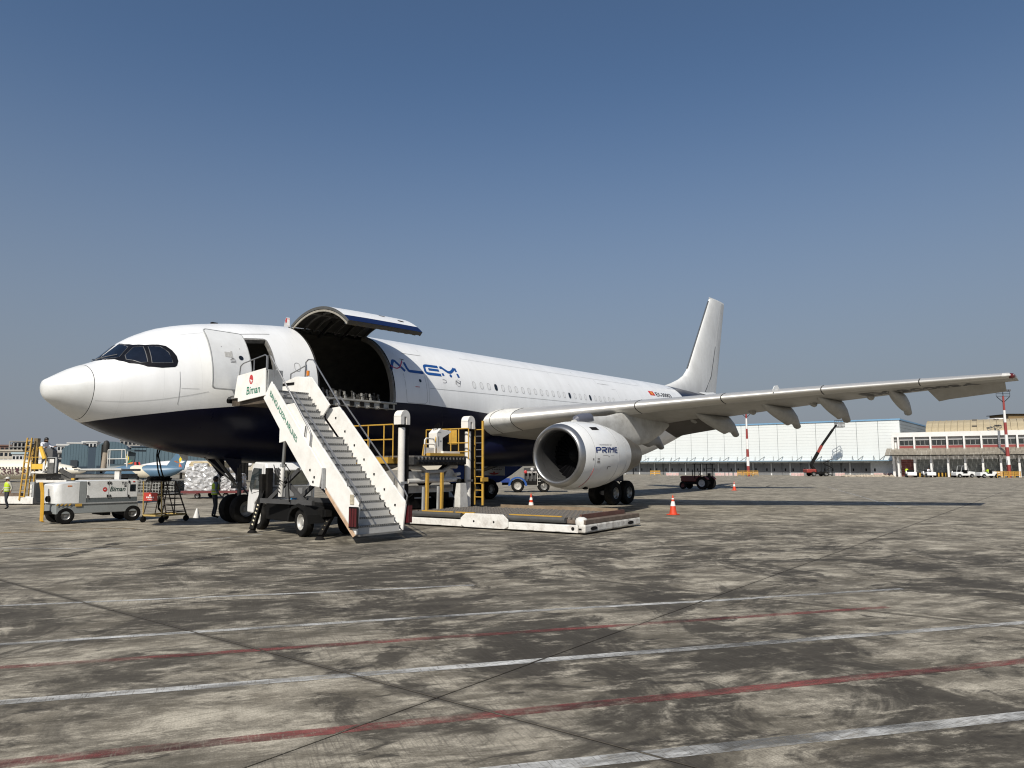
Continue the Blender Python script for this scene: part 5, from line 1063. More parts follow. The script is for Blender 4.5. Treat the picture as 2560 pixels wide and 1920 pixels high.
for k,(dx,l) in enumerate(((0,'left'),(.05,'right'))):
    h=MB().tube([(4.12+dx*2,1.25,2.75),(4.17+dx,1.42,2.45),(4.24+dx*2,1.5,2.15),(4.36+dx*2,1.65,1.9+dx),(4.55+dx*2,1.9,1.70+dx),(4.8+dx*2,2.25,1.60),(4.98,2.45,1.56),(5.0+dx,2.55,1.3-dx*3),(4.85+dx,2.5,.75),(4.9,2.6,.5+dx),(5.2,2.9,.32)],.026,7)
    tag(h.build('service_hose',BLK,smooth=True),'black cable hanging from the navy belly to the step stand, the %s of the pair'%l,'hose',None)
# ---------------------------------------------------------------- cones
def cone(loc,h,label,stripes=1):
    t=thing('traffic_cone',label,'traffic cone',loc,0,'traffic cones on the apron')
    orr=M('cone red',(.62,.06,.02),.5,var=.1); wh=M('cone white',(.78,.77,.74),.45,var=.08)
    s=h/.75
    MB().box(-.19*s,.19*s,-.19*s,.19*s,0,.035*s).build('base',orr,t,bevel=.01)
    MB().lathe([(.035*s,.15*s),(.70*s,.03*s),(.75*s,.022*s),(.75*s,.001)],n=20).build('body',orr,t,smooth=True)
    f=lambda z:.15-(z-.035)/.665*.12
    for a,b in ([(.34,.52)] if stripes==1 else [(.18,.32),(.44,.56)]) : MB().lathe([(a*s,(f(a)+.003)*s),(b*s,(f(b)+.003)*s)],n=20).build('white_band',wh,t,smooth=True)
    if stripes==1: MB().lathe([(.60*s,(f(.6)+.003)*s),(.64*s,(f(.64)+.003)*s)],n=20).build('white_band',wh,t,smooth=True)
    return t
cone((19.62,-3.65,0),.72,'small red cone with two white bands behind the low loader deck',2)
cone((19.73,-10.91,0),.80,'red cone with a white collar standing on open apron under the wing')
cone((48.79,-2.33,0),.72,'far red cone standing beside the tractor')
tag(MB().lathe([(0,.13),(.02,.13),(.36,.03),(.38,.001)],(7.0,3.7,0),(0,0,1),16,True).build('white_cone',M('cone white',(.78,.77,.74),.45),smooth=True),'small plain white cone beside the worker by the nose wheel','traffic cone')
# ---------------------------------------------------------------- people
RZ0=YAW-PI/2                       # local x to the viewer's right, local y away from the viewer
SKIN=M('brown skin',(.20,.105,.06),.55,var=.08); HAIR=M('black hair',(.012,.010,.009),.5,var=.3)
HIVIS=M('high visibility yellow',(.46,.62,.02),.6,var=.08); SILV=M('reflective band',(.55,.55,.53),.4)
def person(label,loc,rz,h,shirt,trousers,pose,vest=False,hat=None,hair=True,group=None,seated=False):
    k=h/1.72; t=thing('person',label,'person',loc,rz,group)
    J={'pelvis':(0,0,.94),'spine':(0,.01,1.12),'chest':(0,0,1.33),'neck':(0,.005,1.485),'head':(0,-.015,1.57),'crown':(0,-.01,1.665)}
    for s,n in ((1,'r'),(-1,'l')):
        J['sh'+n]=(s*.185,0,1.42); J['el'+n]=(s*.24,.03,1.15); J['wr'+n]=(s*.25,-.03,.92); J['hp'+n]=(s*.095,0,.90); J['kn'+n]=(s*.10,-.02,.50); J['an'+n]=(s*.105,.02,.09); J['to'+n]=(s*.12,-.15,.04)
    J.update(pose)
    rad={'pelvis':(.155,.115),'spine':(.135,.105),'chest':(.16,.11),'neck':(.058,.058),'head':(.078,.092),'crown':(.070,.085)}
    for n in 'rl':
        rad.update({'sh'+n:(.068,.068),'el'+n:(.048,.048),'wr'+n:(.032,.034),'hp'+n:(.098,.10),'kn'+n:(.066,.07),'an'+n:(.046,.05),'to'+n:(.042,.032)})
    E=[('pelvis','spine'),('spine','chest'),('chest','neck'),('neck','head'),('head','crown')]
    for n in 'rl': E+=[('chest','sh'+n),('sh'+n,'el'+n),('el'+n,'wr'+n),('pelvis','hp'+n),('hp'+n,'kn'+n),('kn'+n,'an'+n),('an'+n,'to'+n)]
    hands=[]
    for n,s in (('r',1),('l',-1)):
        e,w_=Vector(J['el'+n]),Vector(J['wr'+n]); d=(w_-e).normalized(); sd=d.cross(Vector((0,0,1)) if abs(d.z)<.8 else Vector((0,-1,0))).normalized(); pl=w_+d*.075
        J['pa'+n]=tuple(pl); rad['pa'+n]=(.034,.022); E.append(('wr'+n,'pa'+n)); hands+=[w_,pl]
        nn=sd.cross(d)
        for f,(o,l) in enumerate(((-.027,.065),(-.009,.078),(.009,.073),(.027,.055))):
            a=pl+sd*o+d*.02; b=a+d*l*.55; c=b+d*l*.38+nn*.02*1
            for q,(p,r) in enumerate(((a,.0095),(b,.0085),(c,.007))): J['f%s%d%d'%(n,f,q)]=tuple(p); rad['f%s%d%d'%(n,f,q)]=(r,r)
            E+=[('pa'+n,'f%s%d0'%(n,f)),('f%s%d0'%(n,f),'f%s%d1'%(n,f)),('f%s%d1'%(n,f),'f%s%d2'%(n,f))]
        a=w_+d*.03+sd*-.034*s; b=a+d*.04-sd*.014*s
        for q,p in enumerate((a,b)): J['t%s%d'%(n,q)]=tuple(p); rad['t%s%d'%(n,q)]=(.011,.010)
        E+=[('wr'+n,'t%s0'%n),('t%s0'%n,'t%s1'%n)]
    names=list(J); idx={n:i for i,n in enumerate(names)}
    me=bpy.data.meshes.new('body'); me.from_pydata([tuple(c*k for c in J[n]) for n in names],[(idx[a],idx[b]) for a,b in E],[])
    o=bpy.data.objects.new('body',me); COL.objects.link(o); md=o.modifiers.new('skin','SKIN'); md.use_smooth_shade=True
    for n in names:
        sv=me.skin_vertices[0].data[idx[n]]; sv.radius=tuple(r*k for r in rad[n]); sv.use_root=(n=='pelvis')
    sb=o.modifiers.new('sub','SUBSURF'); sb.levels=1; sb.render_levels=1
    dg=bpy.context.evaluated_depsgraph_get(); m2=bpy.data.meshes.new_from_object(o.evaluated_get(dg)); bpy.data.objects.remove(o); m2.name='body'
    for m in (shirt,trousers,SKIN,BLK): m2.materials.append(m)
    hd=Vector(J['head'])*k; nk=Vector(J['neck'])*k
    legs=[(Vector(J['hp'+n])*k,Vector(J['kn'+n])*k,Vector(J['an'+n])*k,Vector(J['to'+n])*k) for n in 'rl']; pv=Vector(J['pelvis'])*k
    def dseg(p,a,b): ab=b-a; u=max(0,min(1,(p-a).dot(ab)/ab.length_squared)); return (p-a-ab*u).length
    for p in m2.polygons:
        c=p.center; mi=0
        if c.z>nk.z and (c-hd).length<.25*k: mi=2
        elif min((c-q*k).length for q in hands)<.085*k or any((c-Vector(J['f%s1%d'%(n,q)])*k).length<.08*k for n in 'rl' for q in (0,2)): mi=2
        else:
            dl=min(min(dseg(c,a,b),dseg(c,b,e)) for a,b,e,f in legs); da=min(dseg(c,pv+Vector((0,0,.06*k)),nk),*[min(dseg(c,Vector(J['sh'+n])*k,Vector(J['el'+n])*k),dseg(c,Vector(J['el'+n])*k,Vector(J['wr'+n])*k))+.02 for n in 'rl'])
            if dl<da or c.z<pv.z+.0: mi=1 if min(dseg(c,f,e) for a,b,e,f in legs)>.075*k or c.z>min(l[2].z for l in legs)+.05*k and min(dseg(c,f,e) for a,b,e,f in legs)>.06*k else 3
            if da<dl-.03*k: mi=0
        p.material_index=mi; p.use_smooth=True
    bo=bpy.data.objects.new('body',m2); COL.objects.link(bo); bo.parent=t
    fc=MB().lathe([(0,.013*k),(.02*k,.011*k),(.034*k,.002)],hd+Vector((0,-.085*k,-.01*k)),(0,-1,-.5),8); fc.build('nose',SKIN,t,smooth=True)
    for s in (-1,1):
        MB().lathe([(-.004,.012*k),(.004,.009*k),(.006,.001)],hd+Vector((s*.032*k,-.088*k,.025*k)),(0,-1,0),8).build('eye',HAIR,t)
        MB().lathe([(-.01*k,.012*k),(0,.028*k),(.012*k,.016*k)],hd+Vector((s*.082*k,.005*k,0)),(s,0,0),8,True,True).build('ear',SKIN,t,smooth=True)
    MB().box(hd.x-.022*k,hd.x+.022*k,hd.y-.092*k,hd.y-.082*k,hd.z-.052*k,hd.z-.044*k).build('mouth',M('lip brown',(.13,.05,.04),.5),t)
    if hair:
        rg=[]
        for a in lin(0,PI*.62,7): rg.append([hd+Vector((.098*k*sin(a)*cos(q),.008*k+.112*k*sin(a)*sin(q),.055*k+.105*k*cos(a)-(.05*k if (sin(q)>.2 and a>1.2) else 0)+(.035*k if (sin(q)<-.5 and a>1.4) else 0))) for q in lin(0,2*PI,14)[:-1]])
        MB().loft(rg).build('hair',HAIR,t,smooth=True)
    if hat:
        MB().lathe([(0,.112*k),(.05*k,.108*k),(.095*k,.075*k),(.11*k,.002)],hd+Vector((0,0,.055*k)),n=14).build('cap',hat,t,smooth=True)
        MB().prism([(-.07*k,-.08*k),(.07*k,-.08*k),(.05*k,-.18*k),(-.05*k,-.18*k)],.055*k,.07*k,lambda a,b,d:hd+Vector((a,b,d))).build('cap_visor',hat,t)
    if vest:
        c0,c1=Vector(J['pelvis'])*k,Vector(J['chest'])*k; rg=[]
        vm=MB()
        for u,rx,ry in ((.05,.185,.145),(.35,.175,.14),(.7,.185,.142),(1.0,.195,.145),(1.18,.17,.125),(1.30,.10,.09)):
            c=c0.lerp(c1,u); rg.append([c+Vector((rx*k*cos(q),ry*k*sin(q),0)) for q in lin(0,2*PI,18)[:-1]])
        vo=MB().loft(rg,False,False).build('vest',HIVIS,t,smooth=True)
        for u in (.25,.55): 
            c=c0.lerp(c1,u); MB().loft([[c+Vector((.19*k*cos(q),.15*k*sin(q),dz*k)) for q in lin(0,2*PI,18)[:-1]] for dz in (-.022,.022)],False,False).build('reflective_band',SILV,vo,smooth=True)
    return t
KHAKI=M('khaki shirt',(.42,.40,.33),.8,var=.1); NAVYT=M('dark trousers',(.025,.027,.035),.8,var=.2); WSH=M('white shirt',(.74,.74,.78),.8,var=.05); CHK=M('blue checked shirt',(.16,.20,.26),.8,var=.3,scale=30); JEAN=M('jean blue',(.03,.05,.11),.8)
person('worker in a yellow vest and pale cap walking past the yellow ladders at far left',(4.39,16.56,0),RZ0-.5,1.56,KHAKI,NAVYT,
  {'knr':(.12,-.10,.50),'anr':(.13,.02,.10),'tor':(.14,-.14,.05),'knl':(-.10,.02,.49),'anl':(-.12,.16,.13),'tol':(-.13,.04,.04),'elr':(.27,.08,1.17),'wrr':(.27,.02,.93),'ell':(-.28,.0,1.17),'wrl':(-.33,-.10,.95)},vest=True,hat=M('pale cap',(.55,.54,.5),.8),hair=False)
person('worker in a green vest standing with his back turned beside the nose wheel',(7.36,3.02,0),RZ0+2.2,1.66,CHK,NAVYT,
  {'hpr':(.10,0,.90),'knr':(.13,-.05,.5),'anr':(.15,.05,.09),'tor':(.17,-.11,.04),'knl':(-.14,-.03,.5),'anl':(-.19,.04,.09),'tol':(-.23,-.12,.04),'elr':(.25,-.02,1.16),'wrr':(.22,-.18,.98),'ell':(-.25,.04,1.15),'wrl':(-.22,-.14,.96)},vest=True)
# ---------------------------------------------------------------- second loader, at the left
L2=thing('cargo_loader','second cargo loader at far left with tall yellow ladders and a man at its controls','cargo loader',gnd(60,39.5),RZ0)
SC=45.74
def lx_(px): return (px-60)/SC
def lz(py): return (1261.5-py)/SC
MB().box(-2.6,lx_(117),0,.9,.06,lz(1241)).build('base_frame',lw,L2,bevel=.02)
MB().box(lx_(64),lx_(90),-.06,.0,.05,lz(1243)).build('corner_block',lw,L2,bevel=.015)
MB().box(lx_(-30),lx_(55),.1,.25,lz(1241),lz(1232)).build('deck_edge',RUST,L2)
MB().cyl((lx_(-20),.35,lz(1236)),(lx_(55),.35,lz(1236)),.1,n=12).build('side_roller',GREY,L2,smooth=True)
cbn=MB().box(lx_(89),lx_(116),-.02,1.4,.06,lz(1207)).build('engine_cabin',M('cabin black',(.03,.03,.03),.4),L2,bevel=.03)
MB().box(lx_(90),lx_(165),.1,1.3,lz(1207),lz(1201)).build('cabin_roof',lw,L2)
MB().prism([(lx_(94)+.24+.24*cos(a),lz(1230)+.52*max(-1,min(1,1.2*sin(a)))) for a in lin(0,2*PI,18)[:-1]],-.04,-.025,lambda a,b,d:(a,d,b)).build('cabin_window',GLASS,cbn)
for k in range(3): MB().box(lx_(80),lx_(84.5),-.03,.0,lz(1222+k*12),lz(1212+k*12)).build('step_box',OLDWHITE,L2)
MB().box(lx_(79),lx_(89),.0,.3,.3,lz(1205)).build('step_post',GREY,L2)
def ladder2(x0,x1,y,zt,lean,nm):
    o=MB().bar((x0,y,lz(1250)),(x0+lean,y,zt),.06,.07).bar((x1,y,lz(1250)),(x1+lean,y,zt),.06,.07).build(nm,YEL,L2)
    for i in range(11):
        u=.06+i*.09; z=lz(1250)+(zt-lz(1250))*u; MB().box(x0+lean*u,x1+lean*u,y-.02,y+.02,z-.02,z+.02).build('rung',YEL,o)
ladder2(lx_(55),lx_(66),-.02,lz(1096),.22,'ladder'); ladder2(lx_(69),lx_(78),.25,lz(1120),.12,'ladder')
MB().box(lx_(75),lx_(84),.2,.45,lz(1185),lz(1097)).build('ladder_post',M('olive steel',(.16,.12,.06),.6),L2)
MB().box(lx_(68),lx_(76),.05,.2,lz(1190),lz(1168)).build('white_block',OLDWHITE,L2)
pf2=MB().box(lx_(79),lx_(112),.0,1.1,lz(1184),lz(1179)).build('control_platform',OLDWHITE,L2)
MB().box(lx_(80),lx_(108),-.03,.0,lz(1174),lz(1161)).build('yellow_panel',M('bright yellow panel',(.72,.46,.06),.45,var=.08),L2)
MB().prism([(lx_(108),lz(1182)),(lx_(113),lz(1176)),(lx_(113),lz(1152)),(lx_(108),lz(1158))],-.04,.0,lambda a,b,d:(a,d,b)).build('panel_side',OLDWHITE,L2)
MB().box(lx_(92),lx_(100),.1,.4,lz(1160),lz(1118)).build('console_column',OLDWHITE,L2)
MB().bar((lx_(96),.05,lz(1118)),(lx_(108),.05,lz(1148)),.05,.16).build('console_arm',M('bright yellow panel',(.72,.46,.06),.45),L2)
MB().tube([(lx_(102),0,lz(1117)),(lx_(114),0,lz(1146)),(lx_(114),0,lz(1160))],.025).build('rail',YEL,L2,smooth=True)
MB().tube([(lx_(76),0,lz(1145)),(lx_(101),0,lz(1144))],.02).tube([(lx_(87),0,lz(1180)),(lx_(88.5),0,lz(1118))],.02).tube([(lx_(79),0,lz(1125)),(lx_(76),0,lz(1147)),(lx_(79),0,lz(1180))],.02).build('rail',YEL,L2,smooth=True)
MB().prism([(lx_(108),lz(1150)),(lx_(108),lz(1122)),(lx_(120),lz(1122)),(lx_(125),lz(1128)),(lx_(125),lz(1148))],.15,.55,lambda a,b,d:(a,d,b)).build('control_box',M('box grey',(.10,.10,.10),.5),L2)
for k in range(5): MB().cyl((lx_(117+k*1.6),.3,lz(1122+k)),(lx_(116.3+k*1.6),.3,lz(1118+k)),.03,n=6).build('lever',BLK,L2)
MB().box(lx_(114),lx_(137),.1,.6,lz(1146),lz(1144)).box(lx_(134),lx_(138),.1,.2,lz(1183),lz(1146)).build('frame_grey',GREY,L2)
MB().box(lx_(116),lx_(133),.05,.5,lz(1186),lz(1148)).build('gear_case',M('sooty grey',(.11,.11,.105),.6,var=.4,scale=6),L2,bevel=.04)
MB().quad((lx_(122),.04,lz(1158)),(lx_(133),.04,lz(1158)),(lx_(133),.04,lz(1149)),(lx_(122),.04,lz(1149))).build('white_plate',OLDWHITE,L2)
MB().box(lx_(80),lx_(190),.4,1.5,lz(1198),lz(1186)).build('lower_arm',M('sooty steel',(.06,.058,.055),.6,var=.5,scale=4),L2)
MB().bar((lx_(140),.35,lz(1176)),(lx_(186),.35,lz(1200)),.12,.22).build('scissor_arm',M('sooty steel',(.06,)*3),L2)
MB().box(lx_(190),lx_(300),.2,2.2,lz(1180),lz(1174)).build('conveyor_top',M('conveyor grey',(.22,.22,.21),.5,metal=.3,var=.3),L2,bevel=.02)
MB().cyl((lx_(198),.15,lz(1176)),(lx_(300),.15,lz(1175)),.07,n=10).build('conveyor_roller',M('pale tube',(.5,.5,.47),.4,metal=.4),L2,smooth=True)
MB().box(lx_(176),lx_(292),.2,2.2,lz(1197),lz(1187)).build('conveyor_bottom',M('sooty steel',(.06,)*3),L2); MB().box(lx_(186),lx_(292),.15,.2,lz(1195),lz(1188)).build('conveyor_side',M('conveyor grey',(.22,)*3),L2)
MB().box(lx_(284),lx_(296),.1,.3,lz(1200),lz(1180)).build('end_bracket',OLDWHITE,L2); MB().box(lx_(178),lx_(186),.05,.15,lz(1201),lz(1196)).build('amber_lamp_box',YEL,L2)
p2=MB().cyl((lx_(235),.9,lz(1175)),(lx_(239),.9,lz(1128)),.15,n=14).build('lift_post',M('tan post',(.32,.27,.21),.5,var=.15),L2,smooth=True)
MB().lathe([(0,.16),(.45,.17),(.6,.13),(.66,.04)],(lx_(239),.9,lz(1132)),n=14,cap1=True).build('post_cap',M('cap black',(.025,.024,.02),.6),p2,smooth=True)
MB().box(lx_(228),lx_(232),.85,.95,lz(1185),lz(1112)).build('cable_chain',BLK,p2)
c2=MB()
for a,b in (((247,1126),(291,1125)),((247,1149),(297,1148)),((247,1126),(247,1170)),((252,1126),(252,1170)),((282,1126),(282,1148)),((290,1125),(297,1170)),((297,1130),(297,1170))): c2.tube([(lx_(a[0]),.8,lz(a[1])),(lx_(b[0]),.8,lz(b[1]))],.025)
c2.build('guard_rail',M('pale rail',(.60,.59,.55),.5),L2,smooth=True)
for x in (100,270): MB().box(lx_(x),lx_(x+12),.6,1.6,.0,lz(1197)).build('support_leg',DARK,L2)
op=Vector(gnd(60,39.5)); fr_=Vector((sin(YAW),-cos(YAW),0)); dp_=Vector((cos(YAW),sin(YAW),0))
person('man in a white shirt and black hair at the controls of the far left loader',op+fr_*lx_(90)+dp_*.55+Vector((0,0,lz(1179))),RZ0+1.25,1.86,WSH,NAVYT,
  {'chest':(0,-.08,1.32),'neck':(0,-.12,1.47),'head':(0,-.16,1.56),'crown':(0,-.17,1.655),'shr':(.185,-.08,1.40),'shl':(-.185,-.08,1.40),'elr':(.24,-.27,1.20),'wrr':(.20,-.52,1.24),'ell':(-.24,-.20,1.18),'wrl':(-.22,-.42,1.20)})
# ---------------------------------------------------------------- wrapped freight near the nose wheel
def crinkle(name,x0,x1,y0,y1,z0,z1,m,parent,amp=.05,n=14,seed=1):
    rnd=random.Random(seed); bm=bmesh.new(); bmesh.ops.create_cube(bm,size=1); bmesh.ops.subdivide_edges(bm,edges=bm.edges,cuts=n,use_grid_fill=True)
    for v in bm.verts:
        c=v.co; p=Vector((x0+(x1-x0)*(c.x+.5),y0+(y1-y0)*(c.y+.5),z0+(z1-z0)*(c.z+.5))); rr_=1-.12*max(0,c.z)*((abs(c.x)*2)**3+(abs(c.y)*2)**3)*.5
        if c.z>-.45: p+=Vector((rnd.uniform(-1,1),rnd.uniform(-1,1),rnd.uniform(-1,1)))*amp
        mx_,my_=(x0+x1)/2,(y0+y1)/2; p.x=mx_+(p.x-mx_)*rr_; p.y=my_+(p.y-my_)*rr_; v.co=p
    me=bpy.data.meshes.new(name); bm.to_mesh(me); bm.free(); me.materials.append(m); o=bpy.data.objects.new(name,me); COL.objects.link(o); o.parent=parent; return o
PLAS=M('crinkled plastic wrap',(.50,.50,.50),.18,var=.5,scale=5,spec=.9,dirt=(.10,.10,.10),damt=.8,dscale=3.5,bump=.5)
DL=thing('dolly','low dark red pallet dolly behind the nose wheel','dolly',gnd(520,46),RZ0); d_=39.3
MB().box(-65/d_,90/d_,0,2.4,.36,.50).build('deck',M('maroon steel',(.14,.03,.03),.6,var=.3),DL,bevel=.01); MB().box(-58/d_,-20/d_,-.02,.0,.30,.34).build('front_bar',M('maroon steel',(.14,.03,.03)),DL)
for x in (-25,45): wheel(DL,(x/d_,.15,.19),(0,-1,0),.19,.15,n=14)
for x in (-25,45): wheel(DL,(x/d_,2.2,.19),(0,1,0),.19,.15,n=14)
MB().bar((-1.6,.5,.42),(-2.2,.5,.3),.06,.06).build('tow_bar',DARK,DL)
PL=thing('wrapped_pallet','tall freight pallet wrapped in crinkled silver plastic with a tan sheet on top','pallet',gnd(520,46)+Vector((0,0,.5)),RZ0)
crinkle('plastic_wrap',-58/d_,22/d_,.1,2.2,.02,1.50,PLAS,PL); crinkle('tan_sheet',-55/d_,25/d_,.5,2.2,1.45,1.85,M('tan tarpaulin',(.52,.43,.27),.7,var=.15),PL,.03,8,3); crinkle('plastic_hump',-42/d_,-5/d_,.2,1.5,1.3,1.72,PLAS,PL,.04,8,5)
P3=thing('wrapped_pallet','shorter plastic wrapped pallet right behind the nose gear','pallet',gnd(560,46.3)+Vector((0,0,.5)),RZ0); crinkle('plastic_wrap',-.2,.75,.1,2,.02,1.05,PLAS,P3,.05,10,7)
NT=thing('netted_pallet','low freight pallet under a white net behind the power unit','pallet',gnd(400,52),RZ0); n_=34.6
crinkle('goods',-58/n_,38/n_,.1,2.3,.25,1.0,M('dark goods',(.09,.09,.08),.7,var=.6,scale=5),NT,.07,10,9)
MB().box(-60/n_,42/n_,0,2.4,.12,.22).build('base',STEEL,NT)
nb=MB()
for i in range(14):
    x=-58/n_+i*.212; nb.tube([(x,-.02,.22),(x+random.uniform(-.05,.05),-.03,.6),(x,-.02,1.05),(x,1,1.12)],.014,4)
for z in (.4,.6,.8,1.0): nb.tube([(-58/n_+j*.3,-.04,z+random.uniform(-.04,.04)) for j in range(10)],.014,4)
nb.build('cargo_net',M('net white',(.45,.45,.42),.7),NT,kind='stuff')
# ---------------------------------------------------------------- blue refuelling truck and dispenser beyond the nose
BT=thing('refuelling_truck','dark blue tank truck behind the loader with a white banner on its side','truck',gnd(1218,46),RZ0); b_=39.3
MB().prism([(-95/b_,.95),(-95/b_,2.08),(92/b_,2.05),(60/b_,1.45),(30/b_,.98),(10/b_,.92)],0,2.3,lambda a,b,d:(a,d,b)).build('tank_body',M('tank blue',(.03,.08,.36),.4,var=.15),BT,bevel=.08)
bn=MB().box(-10/b_,44/b_,-.03,-.01,1.42,1.98).build('banner',M('banner white',(.80,.80,.80),.6),BT)
lt=MB()
for k in range(3):
    for i in range(9-3*(k>0)): lt.box((4+ (8 if k else 0)+i*4.2)/b_,(7+(8 if k else 0)+i*4.2)/b_,-.036,-.032,1.87-.10*k,1.915-.10*k) if k<2 else None
lt.build('banner_lettering',M('faded title ink',(.08,.08,.10)),bn,kind='stuff')
wg=MB()
for s in (-1,1): wg.add([(17/b_,-.036,1.52),(17/b_+s*.08,-.036,1.57),(17/b_+s*.36,-.036,1.60),(17/b_+s*.26,-.036,1.53),(17/b_+s*.10,-.036,1.47)],[(0,1,2,3,4)])
wg.box(17/b_-.05,17/b_+.05,-.037,-.033,1.46,1.66); wg.build('winged_emblem',REDINK,bn)
MB().box(-92/b_,20/b_,.2,2.1,.35,.95).build('chassis',M('underbody black',(.02,.02,.02),.7),BT)
for x in (-70,8): 
    for y in (.15,2.1): wheel(BT,(x/b_,y,.48),(0,-1 if y<1 else 1,0),.48,.3,n=18)
DT=thing('hydrant_truck','hydrant dispenser truck with blue fender and pipework behind the engine intake','truck',gnd(1294,55.5),RZ0); h_=32.6
MB().box(-1.2,3.6,.3,1.9,.55,.85).build('chassis',DARK,DT)
wheel(DT,(0,.15,.50),(0,-1,0),.50,.32,hub=M('pale rim',(.5,)*3),n=22); wheel(DT,(0,1.9,.5),(0,1,0),.5,.32,n=18); wheel(DT,(65/h_,.15,.45),(0,-1,0),.45,.3,n=18); wheel(DT,(65/h_,1.9,.45),(0,1,0),.45,.3,n=18)
MB().prism([(.72*cos(a),.50+.68*sin(a)) for a in lin(.0,PI,12)]+[(.56*cos(a),.50+.56*sin(a)) for a in lin(PI,.0,12)],-.06,.5,lambda a,b,d:(a,d,b)).build('fender',M('fender blue',(.03,.09,.30),.35),DT)
MB().box(-1.3,-.6,.1,1.8,.75,1.05).build('bumper',BLUE,DT)
cl_=M('pipework grey',(.30,.30,.29),.4,metal=.5,var=.4,scale=6)
MB().box(.5,3.4,.3,1.8,.85,1.85).build('pump_cabinet',M('cabinet dark',(.05,.05,.05),.6,var=.5,scale=6),DT)
rn=random.Random(4)
for k in range(9):
    x=.5+k*.3; z=1.35+rn.random()*.35; pi_=MB().tube([(x,.15,1.0),(x,.12,z),(x+.12,.12,z+.1),(x+.28,.15,z),(x+.3,.2,1.2)],.045,6).build('pipe',cl_,DT,smooth=True)
for k in range(5): x=.6+k*.5; MB().lathe([(0,.10),(.03,.12),(.05,.12),(.08,.05)],(x,.12,1.55+.2*(k%2)),(0,-1,0),10,True,True).build('gauge',M('gauge white',(.6,)*3) if k%2 else REDINK,DT)
for x in (1.5,1.95): MB().box(x,x+.03,.05,.09,.5,1.45).build('step_rail',OLDWHITE,DT)
for k in range(4): MB().box(1.5,1.98,.05,.09,.55+k*.25,.58+k*.25).build('step_rung',OLDWHITE,DT)
MB().box(.5,2.6,.1,.2,1.48,1.58).build('catwalk',M('pale catwalk',(.45,.42,.40),.6),DT)
# ---------------------------------------------------------------- farm tractor
hx,hd_=-.75,.66; TR=thing('tractor','dark red farm tractor with a black roof frame standing on the far apron','tractor',gnd(1764,61.2),RZ0+math.atan2(hd_,hx)-PI/2)   # local +y is its heading
tred=M('dull tractor red',(.13,.022,.015),.5,var=.2,dirt=(.05,.04,.03),damt=.5)
for s in (-1,1):
    wheel(TR,(s*.66,0,.53),(s,0,0),.53,.34,hub=M('pale tractor rim',(.42,.42,.42),.4),rimr=.56,dish=.2); wheel(TR,(s*.55,1.85,.33),(s,0,0),.33,.2,hub=tred,rimr=.5,dish=.2,n=18)
    MB().prism([(.62*cos(a),.53+.62*sin(a)) for a in lin(.35,2.6,10)]+[(.57*cos(a),.53+.57*sin(a)) for a in lin(2.6,.35,10)],.45,.84,lambda a,b,d:(s*d,a,b)).build('fender',tred,TR)
bl2=MB().mesh('x',BLK) if 0 else None
MB().box(-.26,.26,.55,2.2,.62,1.12).build('bonnet',tred,TR,bevel=.06); MB().box(-.2,.2,2.2,2.23,.66,1.06).build('grille',DARK,TR)
for s in (-1,1): MB().cyl((s*.2,2.2,1.0),(s*.2,2.26,1.0),.07,n=10).build('headlamp',STEEL,TR)
MB().box(-.22,.22,-.3,2.1,.42,.66).build('engine_block',DARK,TR); MB().cyl((-.5,1.85,.36),(.5,1.85,.36),.05).build('front_axle',DARK,TR); MB().cyl((-.6,0,.53),(.6,0,.53),.12).build('rear_axle',DARK,TR)
MB().cyl((.12,1.3,1.1),(.12,1.3,1.65),.035).build('exhaust',DARK,TR); MB().box(-.22,.22,-.25,.15,.95,1.05).box(-.22,.22,-.32,-.25,.95,1.35).build('seat',BLK,TR)
MB().tube([(.2*cos(a),.55+.06*sin(a),1.32+.19*sin(a)) for a in lin(0,2*PI,14)[:-1]],.018,5,True).build('steering_wheel',BLK,TR); MB().cyl((0,.75,1.05),(0,.55,1.32),.025).build('steering_column',BLK,TR)
for x in (-.55,.55):
    for y in (-.35,.75): MB().bar((x,y,.9),(x,y,2.08),.05,.05).build('roof_post',DARK,TR)
MB().box(-.68,.68,-.5,.92,2.08,2.15).build('roof',DARK,TR,bevel=.02); MB().tube([(-.55,-.35,1.75),(.55,-.35,1.75)],.02).build('roof_brace',DARK,TR)
# ---------------------------------------------------------------- white cargo hangar
HR,HL=gnd(2255,125),gnd(1750,147); hdv=(HL-HR); hl=hdv.length; hdv.normalize(); LEN=hl*1.62
HG=thing('cargo_hangar','long white panelled cargo hangar with dark dock doors across the apron','hangar',HR,math.atan2(-hdv.y,-hdv.x))   # local +x to the right, wall runs to -x
HZ_=pt(2255,1046,125).z; CZ_=pt(2230,1150,125).z
pan=M('white cladding',(.68,.71,.70),.45,var=.03,scale=.3); hgr=M('dock grey',(.72,.73,.73),.7,var=.1,dirt=(.16,.16,.15),damt=.4,dscale=.4); dkd=M('dock door',(.20,.205,.21),.6,var=.15)
NB=17; bw=LEN/NB
MB().box(-LEN,0,.12,40,0,HZ_-.1).build('hall',M('side cladding',(.26,.29,.30),.6,var=.05),HG)
pm=MB(); nb_=13; ph=(HZ_-.25-CZ_)/nb_
for k in range(nb_): pm.box(.04,bw-.04,0,.10,CZ_+k*ph+.008,CZ_+(k+1)*ph-.008)
pmm=pm.mesh('wall_panel',pan)
for i in range(NB): share('wall_panel',pmm,HG,(-LEN+i*bw,0,0))
MB().box(-LEN-.1,.1,-.15,40.1,HZ_-.25,HZ_).build('roof_trim',M('pale blue trim',(.17,.33,.50),.5),HG)
sp_=MB()
for k in range(16): sp_.box(.0,.06,.2,39.9,.3+k*(HZ_-.7)/16,.3+(k+.93)*(HZ_-.7)/16)
